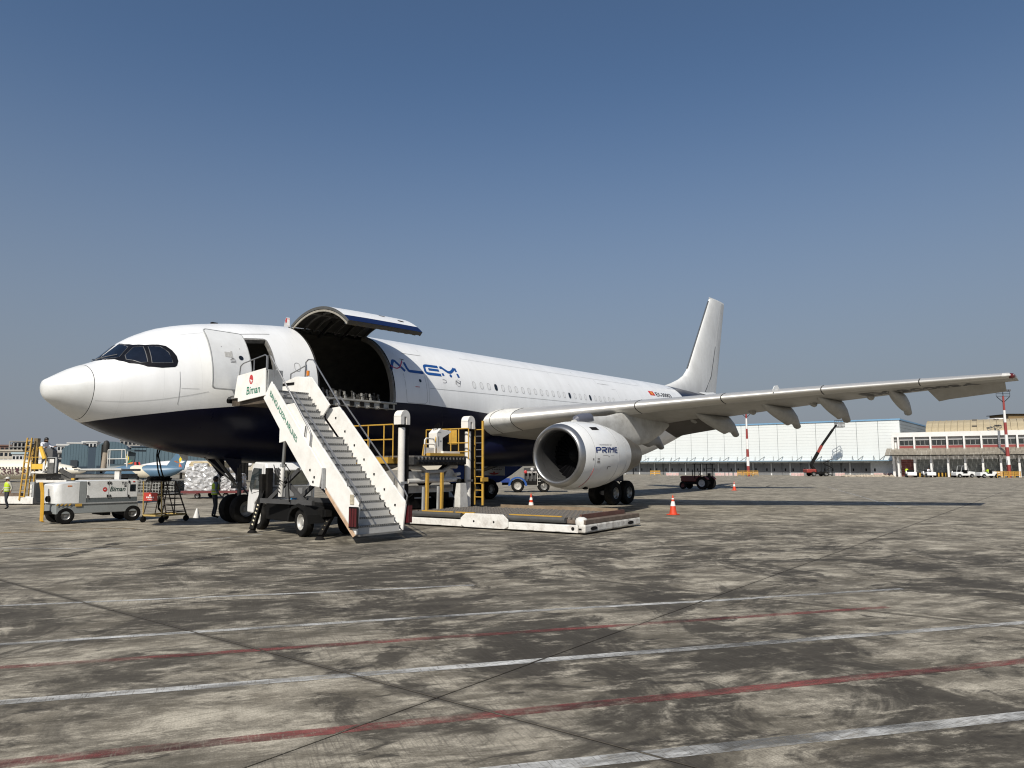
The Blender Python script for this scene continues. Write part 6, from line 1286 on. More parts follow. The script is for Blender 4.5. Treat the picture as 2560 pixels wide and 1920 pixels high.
sp_.build('side_cladding',M('side cladding',(.26,.29,.30)),HG)
MB().box(-LEN,0,.0,.11,0,CZ_).build('dock_wall',hgr,HG)
MB().box(-LEN-.5,-.4,-2.2,0,CZ_-.16,CZ_).build('canopy',M('canopy blue',(.20,.30,.38),.5),HG)
bp_=MB().bar((0,-1.9,CZ_),(.55,-.05,CZ_+.75),.09,.09).mesh('canopy_brace',STEEL); bq_=MB().bar((0,-1.9,CZ_),(-.55,-.05,CZ_+.75),.09,.09).mesh('canopy_brace',STEEL)
dm=MB().box(-.95,.95,-.05,0,.0,CZ_-.5).box(-1.05,-.95,-.12,0,0,CZ_-.42).box(.95,1.05,-.12,0,0,CZ_-.42)
for k in range(7): dm.box(-.93,.93,-.07,-.05,.08+k*.27,.28+k*.27)
dmm=dm.mesh('dock_door',dkd); fm=MB().box(-.12,.12,-.10,0,.8,1.3).mesh('dock_box',DARK)
for i in range(NB*2-3):
    x=-LEN+1.2+i*bw*.5+(.35 if i%2 else 0)
    if x>-.9: break
    o=share('dock_door',dmm,HG,(x,0,0)); o.scale=(1 if i%2 else .72,1,1); share('dock_box',fm,HG,(x+1.45,0,0))
for i in range(NB):
    share('canopy_brace',bp_,HG,(-LEN+i*bw+.35,0,0)); share('canopy_brace',bq_,HG,(-LEN+i*bw+bw-.35,0,0))
# ---------------------------------------------------------------- terminal with arched roof
TA_,TB_=gnd(2249,121),gnd(2548,112); tv=(TB_-TA_); bay=tv.length/7; tv.normalize()
TE=thing('freight_terminal','white two storey freight building with red bands and a tan arched roof','building',TA_,math.atan2(tv.y,tv.x))
wt=M('terminal white',(.74,.73,.71),.6,var=.06,dirt=(.35,.33,.3),damt=.3,dscale=.5); rb_=M('terminal red',(.25,.05,.045),.6,var=.1); tan=M('tan roof sheet',(.44,.37,.24),.7,var=.14,dirt=(.24,.19,.12),damt=.5,dscale=.6,streak=(.4,1,1)); shut=M('grey shutter',(.20,.21,.20),.6,var=.12); NBY=11
TW=bay*NBY
MB().box(-.6,TW,.5,22,0,6.4).build('hall',wt,TE)
MB().box(-.9,TW,-.2,.5,6.5,7.25).build('parapet',wt,TE)
MB().box(-.6,TW,.2,.5,5.95,6.5).build('lintel',M('soffit grey',(.40,.40,.40),.7),TE)
sh_=MB()
for k in range(9): sh_.box(.22,bay-.22,.38,.44,.05+k*.31,.33+k*.31)
shm,shr_=sh_.mesh('shutter',shut),sh_.mesh('shutter',M('maroon shutter',(.16,.045,.035),.6))
wn=MB().box(.15,bay-.15,.3,.36,5.08,5.95).mesh('window',M('dusty window',(.045,.05,.05),.2,var=.5,scale=.9)); fm=MB()
for q in (.15,.15+(bay-.3)*.33,.15+(bay-.3)*.66,bay-.19): fm.box(q,q+.04,.27,.30,5.08,5.95)
fm=fm.box(.15,bay-.15,.27,.30,5.06,5.12).mesh('window_frame',M('frame pale',(.45,.45,.43),.5))
rbm=MB().box(.12,bay-.12,.22,.5,4.55,5.05).mesh('red_band',rb_)
clm=MB().box(-.12,.12,-.25,.5,3.3,6.5).mesh('pilaster',wt); c0m=MB().box(-.14,.14,-.3,.15,0,3.5).mesh('column',wt)
for i in range(NBY):
    x=i*bay; share('shutter',shr_ if i==0 else shm,TE,(x,0,0)); w_=share('window',wn,TE,(x,0,0)); share('window_frame',fm,w_); share('red_band',rbm,TE,(x,0,0))
for i in range(NBY+1): share('pilaster',clm,TE,(i*bay,0,0)); share('column',c0m,TE,(i*bay,-1.4,0)); share('column',c0m,TE,(i*bay,.3,0))
MB().box(-1.0,-.62,-.3,8,0,6.6).build('end_pier',wt,TE)
cs=MB()
for k in range(4): cs.hexa([(k*.16,-3.0,3.52),(k*.16+.13,-3.0,3.52),(k*.16+.13,.2,4.62),(k*.16,.2,4.62),(k*.16,-3.0,3.58),(k*.16+.13,-3.0,3.58),(k*.16+.13,.2,4.68),(k*.16,.2,4.68)])
csm=cs.mesh('canopy_sheet',M('weathered canopy sheet',(.27,.24,.19),.7,var=.25,scale=1.2,dirt=(.42,.38,.30),damt=.5,dscale=1.5))
for i in range(int((TW+1.8)/.66)): share('canopy_sheet',csm,TE,(-1.8+i*.66,0,0))
MB().box(-1.8,TW,-2.95,-2.85,3.38,3.5).build('canopy_beam',DARK,TE)
for i in range(NBY): MB().tube([(i*bay,-1.4,3.35),(i*bay+bay*.5,-2.6,3.42),(i*bay+bay,-1.4,3.35)],.05,5).build('canopy_truss',STEEL,TE)
ar=[(1.0+9*(1-cos(a)),6.6+2.9*sin(a)) for a in lin(.12,PI-.12,16)]
am=MB(); n_=len(ar)
am.loft([[Vector((0,y,z)) for y,z in ar],[Vector((.86,y,z)) for y,z in ar]],False,False,False); 
for (y0,z0),(y1,z1) in zip(ar[:-1],ar[1:]): am.hexa([(.0,y0,z0),(.07,y0,z0),(.07,y1,z1),(.0,y1,z1),(.0,y0,z0+.07),(.07,y0,z0+.07),(.07,y1,z1+.07),(.0,y1,z1+.07)])
amm=am.mesh('roof_sheet',tan)
for i in range(int((TW-3.2)/.9)): share('roof_sheet',amm,TE,(4.0+i*.9,0,0))
MB().prism([(y,z-.02) for y,z in ar],4.0,4.1,lambda a,b,d:(d,a,b)).build('gable',tan,TE)
for x in (10.5,13.5,23.5): MB().hexa([(x,ar[2][0],ar[2][1]+.1),(x+.7,ar[2][0],ar[2][1]+.1),(x+.7,ar[6][0],ar[6][1]+.1),(x,ar[6][0],ar[6][1]+.1),(x,ar[2][0],ar[2][1]+.14),(x+.7,ar[2][0],ar[2][1]+.14),(x+.7,ar[6][0],ar[6][1]+.14),(x,ar[6][0],ar[6][1]+.14)]).build('rooflight',M('dirty rooflight',(.13,.11,.08),.6),TE)
bx=thing('rooftop_house','brown rooftop block behind the arched roof at the right edge','building',gnd(2550,150),RZ0); MB().box(-1.6,8,0,6,0,pt(2550,1036,150).z).build('wall',M('ochre wall',(.22,.15,.07),.7,var=.1),bx); MB().box(-2.0,8.4,-.4,6.4,pt(2550,1036,150).z,pt(2550,1034.5,150).z).build('roof',DARK,bx)
zz=pt(2510,1052,140).z; bx=thing('water_tank','white water tank box above the arched roof behind the light mast','water tank',gnd(2510,140),RZ0); MB().box(-1.2,1.0,0,2,0,zz-.7).build('support',wt,bx); MB().box(-1.15,1.1,-.1,2.2,zz-.7,zz+.55).build('tank',wt,bx,bevel=.1); MB().box(-.75,-.55,-.12,-.1,zz-.2,zz+.3).build('hatch',DARK,bx)
bx=thing('roof_shed','dark low roof frame behind the arched roof','building',gnd(2465,160),RZ0); zz=pt(2465,1052,160).z; MB().box(-1.5,1.8,0,4,0,zz-.5).build('wall',GREY,bx); MB().prism([(-1.8,zz-.45),(1.9,zz-.45),(1.7,zz+.3),(-.6,zz+.1)],0,4,lambda a,b,d:(a,d,b)).build('roof',M('shed grey',(.13,)*3),bx)
# ---------------------------------------------------------------- light masts
def mast(px,D,ys,label,head):
    t=thing('light_mast',label,'light mast',gnd(px,D),RZ0); zs=[pt(px,y,D).z for y in ys]; zs[-1]=0; H=zs[0]
    for i,(a,b) in enumerate(zip(zs[1:],zs[:-1])):
        r=lambda z:.30-.17*z/H
        MB().cyl((0,0,a),(0,0,b),r(a),r(b),n=12).build('mast_section',M('mast red',(.27,.045,.04),.5,var=.1) if i%2==0 else M('mast white',(.72,.72,.71),.5,var=.05),t,smooth=True,ang=40)
    fr=MB().box(-1.0,1.0,-.05,.05,H-.05,H).tube([(0,0,H-1.0),(-1.0,0,H-.1)],.05).tube([(0,0,H-1.0),(1.0,0,H-.1)],.05).tube([(-1.05,0,H),(-1.05,0,H+.7),(1.05,0,H+.7),(1.05,0,H)],.035).tube([(0,0,H-.2),(0,0,H+1.0)],.05).tube([(-1.05,0,H+.35),(1.05,0,H+.35)],.03)
    fr.build('head_frame',DARK,t)
    lm=MB().box(-.17,.17,-.28,.05,-.14,.14).mesh('floodlight',M('lamp grey',(.18,.18,.19),.3,metal=.5))
    for x in (-.9,-.45,.45,.9): share('floodlight',lm,t,(x,0,H+.85))
    cg=MB(); 
    for s in (-1,1): cg.tube([(s*.4,-.4,0),(s*.4,-.4,2.6)],.03,5)
    cg.build('base_cage',DARK,t)
    return t
mast(2521,110,[990,1025.5,1056,1086.5,1118,1141,1162,1187],'red and white light mast in front of the freight building',True)
mast(1870,128,[1030,1046,1072,1097,1123,1142,1165,1190],'red and white light mast beyond the tractor, before the white hangar',True)
# ---------------------------------------------------------------- boom lift at the hangar wall
BL=thing('boom_lift','red boom lift reaching to the top of the white hangar wall','boom lift',gnd(2040,126),RZ0); q_=14.34
bz=lambda y:(1191.5-y)/q_
bxx=lambda x:(x-2040)/q_
MB().box(-2.0,-.3,-.9,.9,.6,1.25).build('counterweight',M('dull lift red',(.25,.035,.025),.5),BL,bevel=.15); MB().box(-1.2,1.6,-1,1,.35,.7).build('chassis',DARK,BL)
for x in (-.9,1.2):
    for y in (-1,1): wheel(BL,(x,y,.42),(0,y,0),.42,.3,n=14)
for a,b,w_,nm,m in (((2040,1181),(2027,1164),.4,'lower_boom',DARK),((2027,1164),(2046,1133),.45,'mid_boom',DARK),((2046,1133),(2056,1116),.40,'red_boom',M('dull lift red',(.25,.035,.025),.5)),((2056,1116),(2086,1076),.34,'upper_boom',DARK),((2086,1076),(2096,1064),.26,'jib',DARK)):
    MB().bar((bxx(a[0]),0,bz(a[1])),(bxx(b[0]),0,bz(b[1])),w_,w_).build(nm,m,BL)
bk=MB(); 
for z in (1069,1061,1053): bk.tube([(bxx(2094),-.5,bz(z)),(bxx(2113),-.5,bz(z)),(bxx(2113),.5,bz(z)),(bxx(2094),.5,bz(z))],.05,5,True)
for x in (2094,2104,2113):
    for y in (-.5,.5): bk.tube([(bxx(x),y,bz(1069)),(bxx(x),y,bz(1053))],.04,5)
bk.build('basket',M('basket grey',(.10,.10,.10),.5),BL); MB().box(bxx(2094),bxx(2113),-.5,.5,bz(1070.5),bz(1069)).build('basket_floor',DARK,BL); MB().box(bxx(2096),bxx(2111),-.52,-.48,bz(1067),bz(1059)).build('control_panel',GREY,BL)
SF=thing('scaffold_stair','dark scaffold stair tower beside the boom lift','scaffold',gnd(2070,126),RZ0)
for x in (-.7,0,.7):
    for y in (0,1.2): MB().tube([(x,y,0),(x,y,2.9)],.04,5).build('upright',DARK,SF)
for k in range(4):
    MB().tube([(-.7,0,.3+k*.75),(.7,0,.3+k*.75)],.035,5).build('ledger',DARK,SF); MB().bar((-.7 if k%2 else .7,.3,.1+k*.7),(.7 if k%2 else -.7,.3,.8+k*.7),.3,.06).build('stair_flight',DARK,SF)
# ---------------------------------------------------------------- barriers, blocks and carts along the building line
br=thing('barrier','red and white barrier block in the row between the tail and the tractor','barrier',gnd(1668,138),RZ0,'barriers along the far buildings')
MB().box(-.28,.28,-.15,.15,0,.55).build('block',M('barrier white',(.72,.71,.68),.6),br,bevel=.03)
for k in range(3): MB().box(-.22+k*.18,-.14+k*.18,-.16,-.152,.04,.50).build('red_stripe',M('barrier red',(.45,.06,.05),.6),br)
for px in (1676,1684,1692,1790,1798,1806,1816,1826,1838,1980,1988,1996,2004,2090,2098,2106,2186,2194,2202,2210,2218,2226,2234,2242):
    dup(br,gnd(px,138-(px-1668)*.022),label='red and white barrier block '+('in the row between the tail and the tractor' if px<1760 else 'in the row by the left light mast' if px<1900 else 'in the row left of the boom lift' if px<2030 else 'just right of the boom lift' if px<2150 else 'in the row at the near corner of the freight building'))
yb_=thing('barricade','yellow steel barricade at the foot of the right light mast','barricade',gnd(2500,106),RZ0,'yellow barricades at the masts')
MB().tube([(-.5,0,.05),(-.5,0,.95),(.5,0,.95),(.5,0,.05)],.05,5).build('frame',YEL,yb_)
for k in range(2): MB().box(-.5,.5,-.03,.03,.35+k*.3,.5+k*.3).build('board',M('barricade orange',(.62,.32,.04),.6),yb_)
for px,D in ((2513,106),(2527,106),(2541,106),(2493,107.5),(1850,126),(1861,126),(1875,126),(1887,126),(1632,137),(1643,137)): dup(yb_,gnd(px,D),label='yellow steel barricade '+('at the foot of the right light mast' if px>2400 else 'at the foot of the left light mast' if px>1800 else 'seen under the tail, left of the tractor'))
kb=thing('kerb_block','yellow and black kerb block below the shuttered bays','kerb block',gnd(2289,117),RZ0,'kerb blocks below the shuttered bays'); MB().box(-.28,.28,0,.4,0,.7).build('block',DARK,kb,bevel=.03); MB().box(-.12,.12,-.012,-.002,.05,.65).build('yellow_stripe',YEL,kb)
for px in (2298,2307,2336,2345,2354,2363,2372,2380): dup(kb,gnd(px,117))
rub=MB(); rn=random.Random(5)
for i in range(150):
    p=gnd(2105+rn.random()*100+(60 if rn.random()<.3 else 0),121+rn.random()*2); s=.12+rn.random()*.3; rub.lathe([(-s*.4,s*.4),(0,s),(s*.7,s*.5),(s*.9,.02)],(p.x,p.y,.0),(rn.random()-.5,rn.random()-.5,1),5)
o=rub.build('rubble',M('rubble tan',(.42,.36,.28),.8,var=.3)); o['kind']='stuff'
def tug(px,D,label,rz,roof=0,L=2.6):
    t=thing('baggage_tug',label,'tug',gnd(px,D),RZ0+rz,'tugs parked at the freight building')
    MB().prism([(-L/2,.3),(-L/2,.78),(-L*.2,.85),(-L*.12,.6),(L*.12,.6),(L*.18,.95),(L/2,.85),(L/2,.3)],-.65,.65,lambda a,b,d:(a,d,b)).build('body',WHITE,t,bevel=.05)
    MB().box(-L*.1,L*.12,-.5,.5,.6,.7).box(L*.08,L*.13,-.5,.5,.7,1.15).build('seat',BLK,t)
    for x in (-L*.32,L*.32):
        for y in (-.62,.62): wheel(t,(x,y,.3),(0,1 if y>0 else -1,0),.3,.2,n=14)
    MB().tube([(-L*.16,.18*cos(a),1.0+.16*sin(a)) for a in lin(0,2*PI,10)[:-1]],.02,4,True).build('steering_wheel',BLK,t)
    if roof:
        for y in (-.55,.55): MB().tube([(-L*.22,y,.8),(-L*.14,y,1.75),(L*.12,y,1.75),(L*.2,y,.9)],.05,5).build('roll_bar',GREY,t)
        MB().box(-L*.14,L*.12,-.55,.55,1.73,1.79).build('roof',GREY,t)
    return t
tug(2276,113,'white tug parked left of the others, by the maroon shutter',1.2,L=2.4); tug(2320,113,'white tug seen end on with a man in white on it',1.45,L=2.2)
tug(2392,112,'white tug half hidden by the one with a roll cage',1.3,L=2.2); tug(2406,110.5,'white tug with a grey roll cage and roof',0,1,2.9); tug(2467,107,'long white tug driven by a person in a yellow vest',0.,0,2.9)
sit={'hpr':(.10,-.02,.9),'knr':(.12,-.42,.88),'anr':(.12,-.45,.48),'tor':(.12,-.58,.44),'hpl':(-.1,-.02,.9),'knl':(-.12,-.42,.88),'anl':(-.12,-.45,.48),'tol':(-.12,-.58,.44),'elr':(.24,-.14,1.18),'wrr':(.16,-.36,1.16),'ell':(-.24,-.14,1.18),'wrl':(-.16,-.36,1.16)}
person('driver in a yellow vest sitting on the long white tug',gnd(2468,107)+Vector((0,0,-.12)),RZ0-PI/2,1.6,HIVIS,JEAN,sit,vest=True)
person('man in white sitting on the tug seen end on',gnd(2320,113)+Vector((0,0,-.12)),RZ0,1.6,WSH,JEAN,sit)
person('person in a yellow vest standing before the maroon shutter',gnd(2266,114),RZ0,1.55,HIVIS,NAVYT,{},vest=True)
# ---------------------------------------------------------------- left background: aircraft, blue hangars, town
def airframe(name,label,px,D,rz,L,r,zc,mats,nose_up=.35,tail=True):
    t=thing(name,label,'airliner',gnd(px,D),RZ0+rz); pr=[(0,.02),(.02,.22),(.06,.42),(.13,.66),(.22,.88),(.32,1.0),(.70,1.0),(.82,.86),(.92,.55),(1.0,.16)]
    rg=[]
    for u,f in pr:
        x=-u*L; dz=(-(1-f)*r*nose_up if u<.3 else (1-f)*r*.55); rg.append([Vector((x,f*r*cos(a),zc+dz+f*r*sin(a))) for a in lin(0,2*PI,24)[:-1]])
    MB().loft(rg).build('fuselage',mats[0],t,smooth=True,ang=60); return t
CREAM=M('cream airliner paint',(.66,.62,.52),.4,var=.05)
s95=FPX/95
A1=airframe('parked_airliner','cream airliner at far left with dark lettering along a row of dark windows','x' and 216,95,0,26,1.30,1.68,[CREAM],.25)
wm=MB().prism([(.085*cos(a),.13*sin(a)) for a in lin(0,2*PI,10)[:-1]],-.01,.0,lambda a,b,d:(a,d,b)).mesh('cabin_window',GLASS)
for i in range(34):
    x=-2.2-i*.385
    if -3.4<x<-2.6 or x<-13: continue
    f=min(1,.66+(-x/26-.13)/.09*.22) if x>-5.7 else min(1,.88+(-x/26-.22)/.1*.12); y=-1.3*f*math.sqrt(1-(.13/1.3/f)**2); share('cabin_window',wm,A1,(x,y-.01,1.86-(1-f)*.1))
MB().prism([(-1.45,2.05),(-1.02,2.02),(-.78,1.86),(-.9,1.80),(-1.35,1.82)],-.0,.06,lambda a,b,d:(a,-.52-.22*(-a-.7)/.7-.03+d*.2,b)).build('cockpit_window',GLASS,A1)
zf=lambda u,v:Vector((-10.9+3.95*u,-1.31,1.06+.56*v))
def bn(s): 
    try: return lettering(MB(),s,zf,bold=.02)
    except Exception: return None
bl=M('dark maroon lettering',(.06,.015,.025),.6)
def sk(mb,pts,w_=.125):
    vs=[]
    for i,(u,v) in enumerate(pts):
        a,b=pts[max(i-1,0)],pts[min(i+1,len(pts)-1)]; dx,dz=b[0]-a[0],b[1]-a[1]; l=math.hypot(dx,dz) or 1; nx,nz=-dz/l*w_/2,dx/l*w_/2
        vs+=[(X0+u-nx,-1.312+.12*(abs(1.06+v+nz-1.68)/1.3)**2*1.3,1.02+v-nz),(X0+u+nx,-1.312+.12*(abs(1.06+v-nz-1.68)/1.3)**2*1.3,1.02+v+nz)]
    mb.add(vs,[(2*i,2*i+1,2*i+3,2*i+2) for i in range(len(pts)-1)])
# hand drawn letters of the airline's name, each on its head line
hookI=[[(0,.62),(.62,.62)],[(.05,.92),(.2,.78),(.42,.72),(.58,.62),(.45,.50),(.25,.48),(.12,.40),(.3,.33),(.52,.30),(.58,.18),(.45,.06),(.2,.04)]]
hookU=[[(0,.62),(.66,.62)],[(.08,.95),(.25,.80),(.5,.74),(.6,.62),(.5,.46),(.3,.42),(.45,.34),(.62,.26),(.58,.1),(.36,.02),(.14,.1),(.1,.26)]]
na=[[(0,.62),(.55,.62)],[(.5,.62),(.5,.02)],[(.5,.3),(.3,.42),(.12,.36),(.08,.2),(.2,.12),(.28,.2)]]
aa=[[(0,.62),(.25,.62)],[(.14,.62),(.14,.02)]]
for X0,gl in ((-11.0,hookI),(-10.2,hookU),(-9.42,na),(-8.8,aa),(-8.45,hookI),(-7.7,hookU)):
    m=MB()
    for q in gl: sk(m,q)
    m.build('painted_letter',bl,A1)
MB().box(-9.5,-7.6,-1.31,-1.3,.45,.46) if 0 else None
MB().cyl((-3,0,0),(-3,0,.9),.12).build('nose_gear',DARK,A1); MB().cyl((-3,-.12,.22),(-3,.12,.22),.22).build('nose_wheel',BLK,A1)
for s in (-1,1): MB().cyl((-14,s*1.2,.25),(-14,s*1.2,.9),.15).build('main_gear',DARK,A1); MB().cyl((-14,s*1.35,.3),(-14,s*1.05,.3),.3).build('main_wheel',BLK,A1)
MB().prism([(-25,2.2),(-22,2.4),(-24.5,5.2),(-26.4,5.2)],-.1,.1,lambda a,b,d:(a,d,b)).build('tail_fin',CREAM,A1)
for s in (-1,1): MB().prism([(-12,0),(-14.5,0),(-15.5,9),(-14.4,9)],0,.2,lambda a,b,d:(a,s*(1.0+b),.9+d+b*.05)).build('wing',CREAM,A1)
A2=airframe('parked_airliner','white airliner with red marks behind the tan post of the far left loader','x' and 322,118,PI,20,1.15,1.75,[M('airliner white',(.70,.69,.68),.4)],.25)
MB().prism([(-2,1.4),(-3.2,1.7),(-3.5,1.45),(-3,1.3)],-1.18,-1.17,lambda a,b,d:(a,-d if a>0 else d*-1,b)).build('red_mark',REDINK,A2)
for k,(x,c) in enumerate(((.6,REDINK),(1.2,REDINK),(.95,DARK))): MB().prism([(-1.6-x,1.2),(-1.0-x,1.2),(-.9-x,2.7),(-1.2-x,2.7)],1.18+k*.02,1.20+k*.02,lambda a,b,d:(a,d,b)).build('tail_mark',c,A2)
for s in (-1,1): MB().cyl((-9,s*1.0,0),(-9,s*1.0,1.0),.2).build('main_gear',DARK,A2)
MB().cyl((-2,0,0),(-2,0,1.0),.15).build('nose_gear',DARK,A2)
TEAL=M('airliner blue grey',(.085,.16,.24),.4,var=.06); TEALD=M('airliner dark teal',(.05,.075,.085),.45)
def fan(t,c,sc,y,cols):
    for i,(a,l,w_,col) in enumerate(cols):
        d=Vector((cos(R(a)),0,sin(R(a)))); nn=Vector((-d.z,0,d.x)); p=Vector((c[0],y-.004*i,c[1])); b=p+d*l*sc
        MB().add([p,p+d*l*sc*.55+nn*w_*sc,b+nn*w_*sc*.5,b+d*w_*sc*.3,b-nn*w_*sc*.5,p+d*l*sc*.55-nn*w_*sc],[(0,1,2,3,4,5)]).build('feather_mark',M('feather '+col[0],col[1],.5),t)
CO={'y':('yellow',(.70,.55,.03)),'w':('white',(.72,.72,.70)),'r':('red',(.55,.10,.08)),'o':('orange',(.65,.20,.04)),'g':('green',(.03,.20,.10)),'b':('sky blue',(.08,.30,.50))}
A3=airframe('parked_turboprop','blue grey turboprop with a coloured bird mark on its tail, under the belly','x' and 262,100,PI,10.8,.95,1.25,[TEAL],.2)
u3=FPX/100
X3=lambda px:(262-px)/u3*-1*-1
MB().loft([[Vector((-(px-262)/u3,d*1.0,z)) for d,z in ((-.97,1.2),(-.9,1.75),(-.6,2.3))] for px in (330,352)]).build('cream_swoosh',M('swoosh cream',(.62,.57,.45),.5),A3) if 0 else None
sw_=MB(); rgs=[]
for a0,x in ((0,-4.5),(1,-5.3),(2,-5.9),(3,-6.1)): rgs.append([Vector((x,.965*cos(q),1.75+.965*sin(q))) for q in lin(.1,1.35,8)] if 0 else [Vector((x+.6*sin(q*2.2),.972*cos(q),1.25+.972*sin(q))) for q in lin(-.9,1.3,9)])
sw_.loft(rgs,False,False,False).build('cream_swoosh',M('swoosh cream',(.62,.57,.45),.5),A3,smooth=True)
MB().prism([(-8.3,1.75),(-10.9,1.5),(-11.5,3.9),(-10.1,4.2)],-.12,.12,lambda a,b,d:(a,d,b)).build('tail_fin',TEAL,A3)
fan(A3,(-10.35,2.45),.9,.14,[(100,1.0,.22,CO['y']),(160,.75,.14,CO['w']),(135,.5,.14,CO['w']),(270,.75,.12,CO['o']),(245,.7,.1,CO['r']),(20,.9,.12,CO['o']),(330,.7,.2,CO['g']),(60,.8,.2,CO['b'])])
lettering(MB(),'S2-AEX',lambda u,v:Vector((-6.6-1.4*u,.96,1.95+.22*v))) if 0 else None
for s in (-1,1): MB().cyl((-5,s*.7,0),(-5,s*.7,1.0),.15).build('main_gear',DARK,A3)
MB().cyl((-1.5,0,0),(-1.5,0,1.1),.12).build('nose_gear',DARK,A3)
A4=thing('parked_turboprop','dark teal T tail turboprop with a bird mark, before the blue hangars','airliner',gnd(318,122),RZ0); u4=FPX/122
MB().prism([(-1.0,.9),(1.15,.9),(1.3,4.3),(.1,4.5)],-.15,.15,lambda a,b,d:(a,d,b)).build('tail_fin',TEALD,A4)
MB().prism([(-2.9,4.62),(1.6,4.5),(1.6,4.78),(-.4,4.86)],-1.0,3.0,lambda a,b,d:(a,d,b)).build('tailplane',TEALD,A4)
MB().lathe([(-1.5,1.0),(0,.9),(2,.7),(4,.3),(4.4,.02)],(-1.5,0,1.55),(1,0,.1),16,True).build('fuselage',TEALD,A4,smooth=True)
for s in (-1,1): MB().cyl((-2.0,s*.6,0),(-2.0,s*.6,1.2),.15).build('main_gear',DARK,A4)
fan(A4,(.1,2.45),1.2,-.16,[(95,1.3,.24,CO['y']),(225,.7,.22,CO['w']),(200,.5,.2,CO['w']),(270,.8,.25,CO['r']),(250,.9,.2,CO['w']),(10,.8,.12,CO['o']),(335,.8,.12,CO['o']),(40,.8,.14,CO['g'])])
A5=thing('parked_airliner','white tail fin with a red emblem showing above the freighter, by its open cargo door','airliner',gnd(704,84),RZ0-1.05); zt5=pt(710,796,84).z; u5=FPX/84
MB().prism([(-9.5,8.0),(.6,7.6),(1.2,zt5-1.0),(1.05,zt5-.1),(.55,zt5),(.06,zt5-.25)],-.15,.15,lambda a,b,d:(a,d,b)).build('tail_fin',M('airliner white',(.70,.69,.68),.4),A5)
MB().prism([(.18,zt5-.32),(.66,zt5-.08),(1.08,zt5-.22),(1.1,zt5-.62),(.5,zt5-.7)],-.17,.17,lambda a,b,d:(a,d,b)).build('red_emblem',REDINK,A5)
MB().lathe([(-26,.1),(-24.5,1.2),(-22,1.9),(-8,1.9),(-3,1.4),(1,.5),(1.5,.05)],(0,0,5.8),(1,0,0),20).build('fuselage',M('airliner white',(.7,)*3),A5,smooth=True)
for s in (-1,1):
    MB().cyl((-10,s*2.5,0),(-10,s*2.5,4.2),.25).build('main_gear',DARK,A5); MB().prism([(-9,0),(-14,0),(-9,9),(-7.5,9)],0,.3,lambda a,b,d:(a,s*(1.5+b),4.4+d)).build('wing',M('airliner white',(.7,)*3),A5)
MB().cyl((-22,0,0),(-22,0,4.3),.2).build('nose_gear',DARK,A5)
# blue hangars
BH=M('blue cladding',(.085,.135,.165),.6,var=.06,scale=.4); BHD=M('dark blue cladding',(.022,.042,.065),.6,var=.08)
def bhangar(px0,px1,yap,ysh,D,label,depth=12):
    t=thing('aircraft_hangar',label,'hangar',gnd((px0+px1)/2,D),RZ0+.44); u=FPX/D; hw=(px1-px0)/2/u; za=pt(px0,yap,D).z; zs=pt(px0,ysh,D).z
    out=[(-hw,0)]+[(-hw*cos(a),zs+(za-zs)*sin(a)) for a in lin(0,PI,14)]+[(hw,0)]
    MB().prism(out,0,depth,lambda a,b,d:(a,d,b)).build('hall',BH,t)
    n=10
    for i in range(n):
        x0=-hw+2*hw*i/n; x1=x0+2*hw/n; zt=lambda x:zs+(za-zs)*math.sqrt(max(0,1-(x/hw)**2)); MB().hexa([(x0+.02,-.06,0),(x1-.02,-.06,0),(x1-.02,-.01,0),(x0+.02,-.01,0),(x0+.02,-.06,zt(x0)-.05),(x1-.02,-.06,zt(x1)-.05),(x1-.02,-.01,zt(x1)-.05),(x0+.02,-.01,zt(x0)-.05)]).build('cladding_panel',BH,t)
    MB().box(-hw*.9,hw*.9,-.3,-.16,0,zs*.35).build('door',BHD,t); MB().box(-hw*.35,hw*.15,-.35,-.17,zs*.35,zs*.62).build('door_opening',M('opening grey',(.03,.04,.05),.7),t)
    return t
bhangar(158,219,1110,1128,175,'blue arched hangar left of the tan post'); bhangar(243,312,1104,1122,175,'blue arched hangar right of the tan post')
ax_=thing('hangar_annex','flat dark blue annex between the two arched hangars','building',gnd(228,174),RZ0); MB().box(-.9,.9,0,20,0,pt(228,1118,174).z).build('wall',BHD,ax_); MB().box(-.95,.95,-.05,20,pt(228,1118,174).z,pt(228,1116.5,174).z).build('roof',DARK,ax_)
lg=thing('long_hangar','long low blue shed with ribbed walls seen under the belly','hangar',gnd(432,165),RZ0+.35); zz=pt(432,1118,165).z; hw=8.6
MB().box(-hw,hw+2,.1,25,0,zz).build('hall',BH,lg)
rm_=MB().box(-.35,.35,-.05,.1,0,zz-.2).mesh('wall_panel',BH)
for i in range(25): share('wall_panel',rm_,lg,(-hw+.4+i*.76,0,0))
MB().box(-hw-.2,hw+2.2,-.2,25.2,zz,zz+.2).build('roof_edge',BHD,lg)
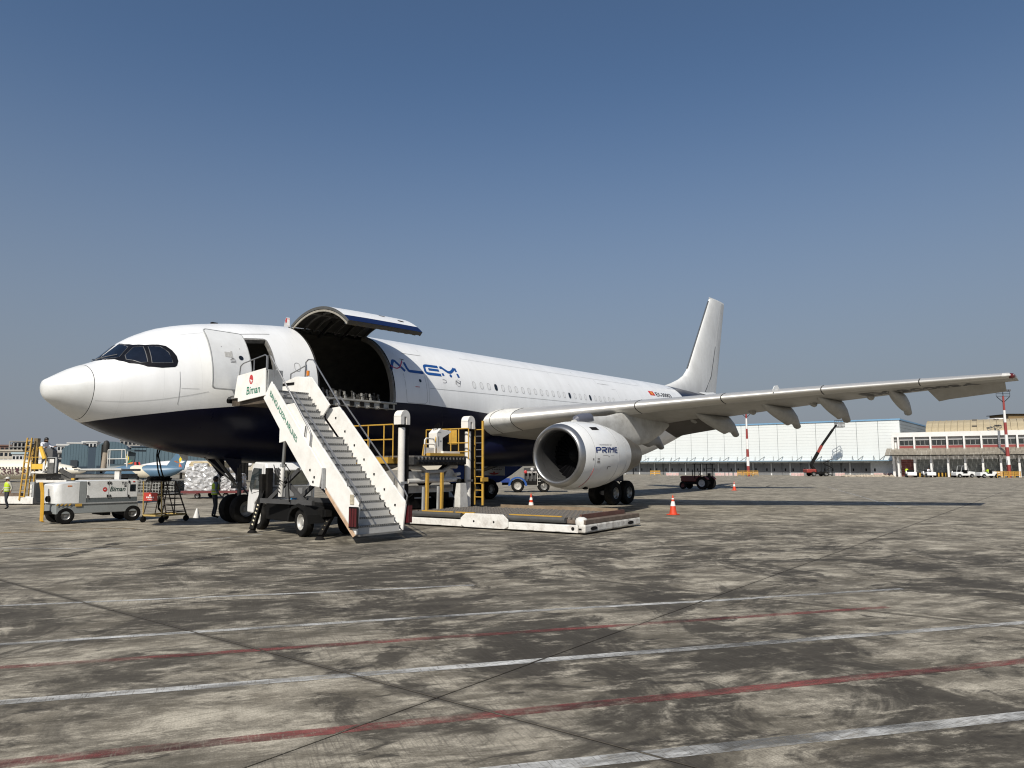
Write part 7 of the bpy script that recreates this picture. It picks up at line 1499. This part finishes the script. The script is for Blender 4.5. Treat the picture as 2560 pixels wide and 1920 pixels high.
# town behind the apron
def block(px0,px1,ytop,D,label,m,rows,cols,roofm=None,depth=12,frame=False):
    t=thing('town_building',label,'building',gnd((px0+px1)/2,D),RZ0+(.42 if px1<700 else 0)); u=FPX/D; hw=(px1-px0)/2/u; H=pt(px0,ytop,D).z
    if not frame: MB().box(-hw,hw,0,depth,0,H).build('wall',m,t)
    z0=3.0
    ww=2*hw/cols; hh=(H-z0)/rows
    if frame:
        for r in range(rows+1): MB().box(-hw,hw,0,depth,z0+r*hh-.2,z0+r*hh+.1).build('floor_slab',m,t)
        for c in range(cols+1): MB().box(-hw+c*ww-.2,-hw+c*ww+.2,.3,.7,0,H).build('column',m,t)
        MB().box(-hw*.9,hw*.9,2.5,depth-1,0,H-.6).build('core',M('unlit core',(.06,.06,.065),.8),t)
        return t
    wm_=MB().box(-ww*.32,ww*.32,-.03,.0,.2*hh,.75*hh).mesh('window',GLASS)
    for r in range(rows):
        for c in range(cols): share('window',wm_,t,(-hw+(c+.5)*ww,0,z0+r*hh))
    MB().box(-hw-.3,hw+.3,-.3,depth+.3,H,H+.5).build('roof_edge',roofm or m,t)
    return t
CON=M('raw concrete',(.30,.29,.27),.8,var=.15); BRK=M('brown brick',(.17,.10,.08),.8,var=.15); CRM=M('cream wall',(.48,.44,.36),.8,var=.1); WHT=M('pale wall',(.60,.60,.58),.7,var=.08)
block(24,66,1103,260,'grey concrete building frame still under construction at far left',CON,4,5,frame=True)
block(-40,24,1115,270,'brown brick town block at the left edge',BRK,3,7)
block(-30,45,1128,235,'low cream building below the brick town block',CRM,2,8)
block(32,62,1135,200,'small pale building with wide dark windows above the cream airliner',WHT,1,4,M('pale blue roof',(.42,.52,.55),.6))
block(142,166,1114,230,'white stepped town house left of the blue hangar',WHT,3,3)
block(118,152,1133,215,'grey flat roofed building before the white town house',CON,2,4)
block(168,200,1109,300,'pale block behind the first blue hangar roof',WHT,4,4); block(205,236,1106,310,'pale tower block behind the gap of the blue hangars',WHT,4,4)
block(300,345,1100,320,'grey block behind the second blue hangar',CON,4,5); block(455,600,1130,260,'pale building seen under the belly behind the wrapped pallet',WHT,3,12)
block(600,1250,1138,330,'long pale building far behind the loader',CRM,2,30)

# things of one kind belong together
for o in bpy.data.objects:
    if o.parent or 'label' not in o or 'group' in o: continue
    k=o.name.split('.')[0]
    gname={'wrapped_pallet':'plastic wrapped freight pallets','light_mast':'red and white light masts','aircraft_hangar':'blue arched hangars','parked_turboprop':'parked turboprops with bird marks',
           'parked_airliner':'airliners parked in the background','town_building':'town buildings behind the apron','service_hose':'hoses from the belly to the step stand','person':'people working on the apron','cargo_loader':'cargo loaders'}.get(k)
    if gname: o['group']=gname
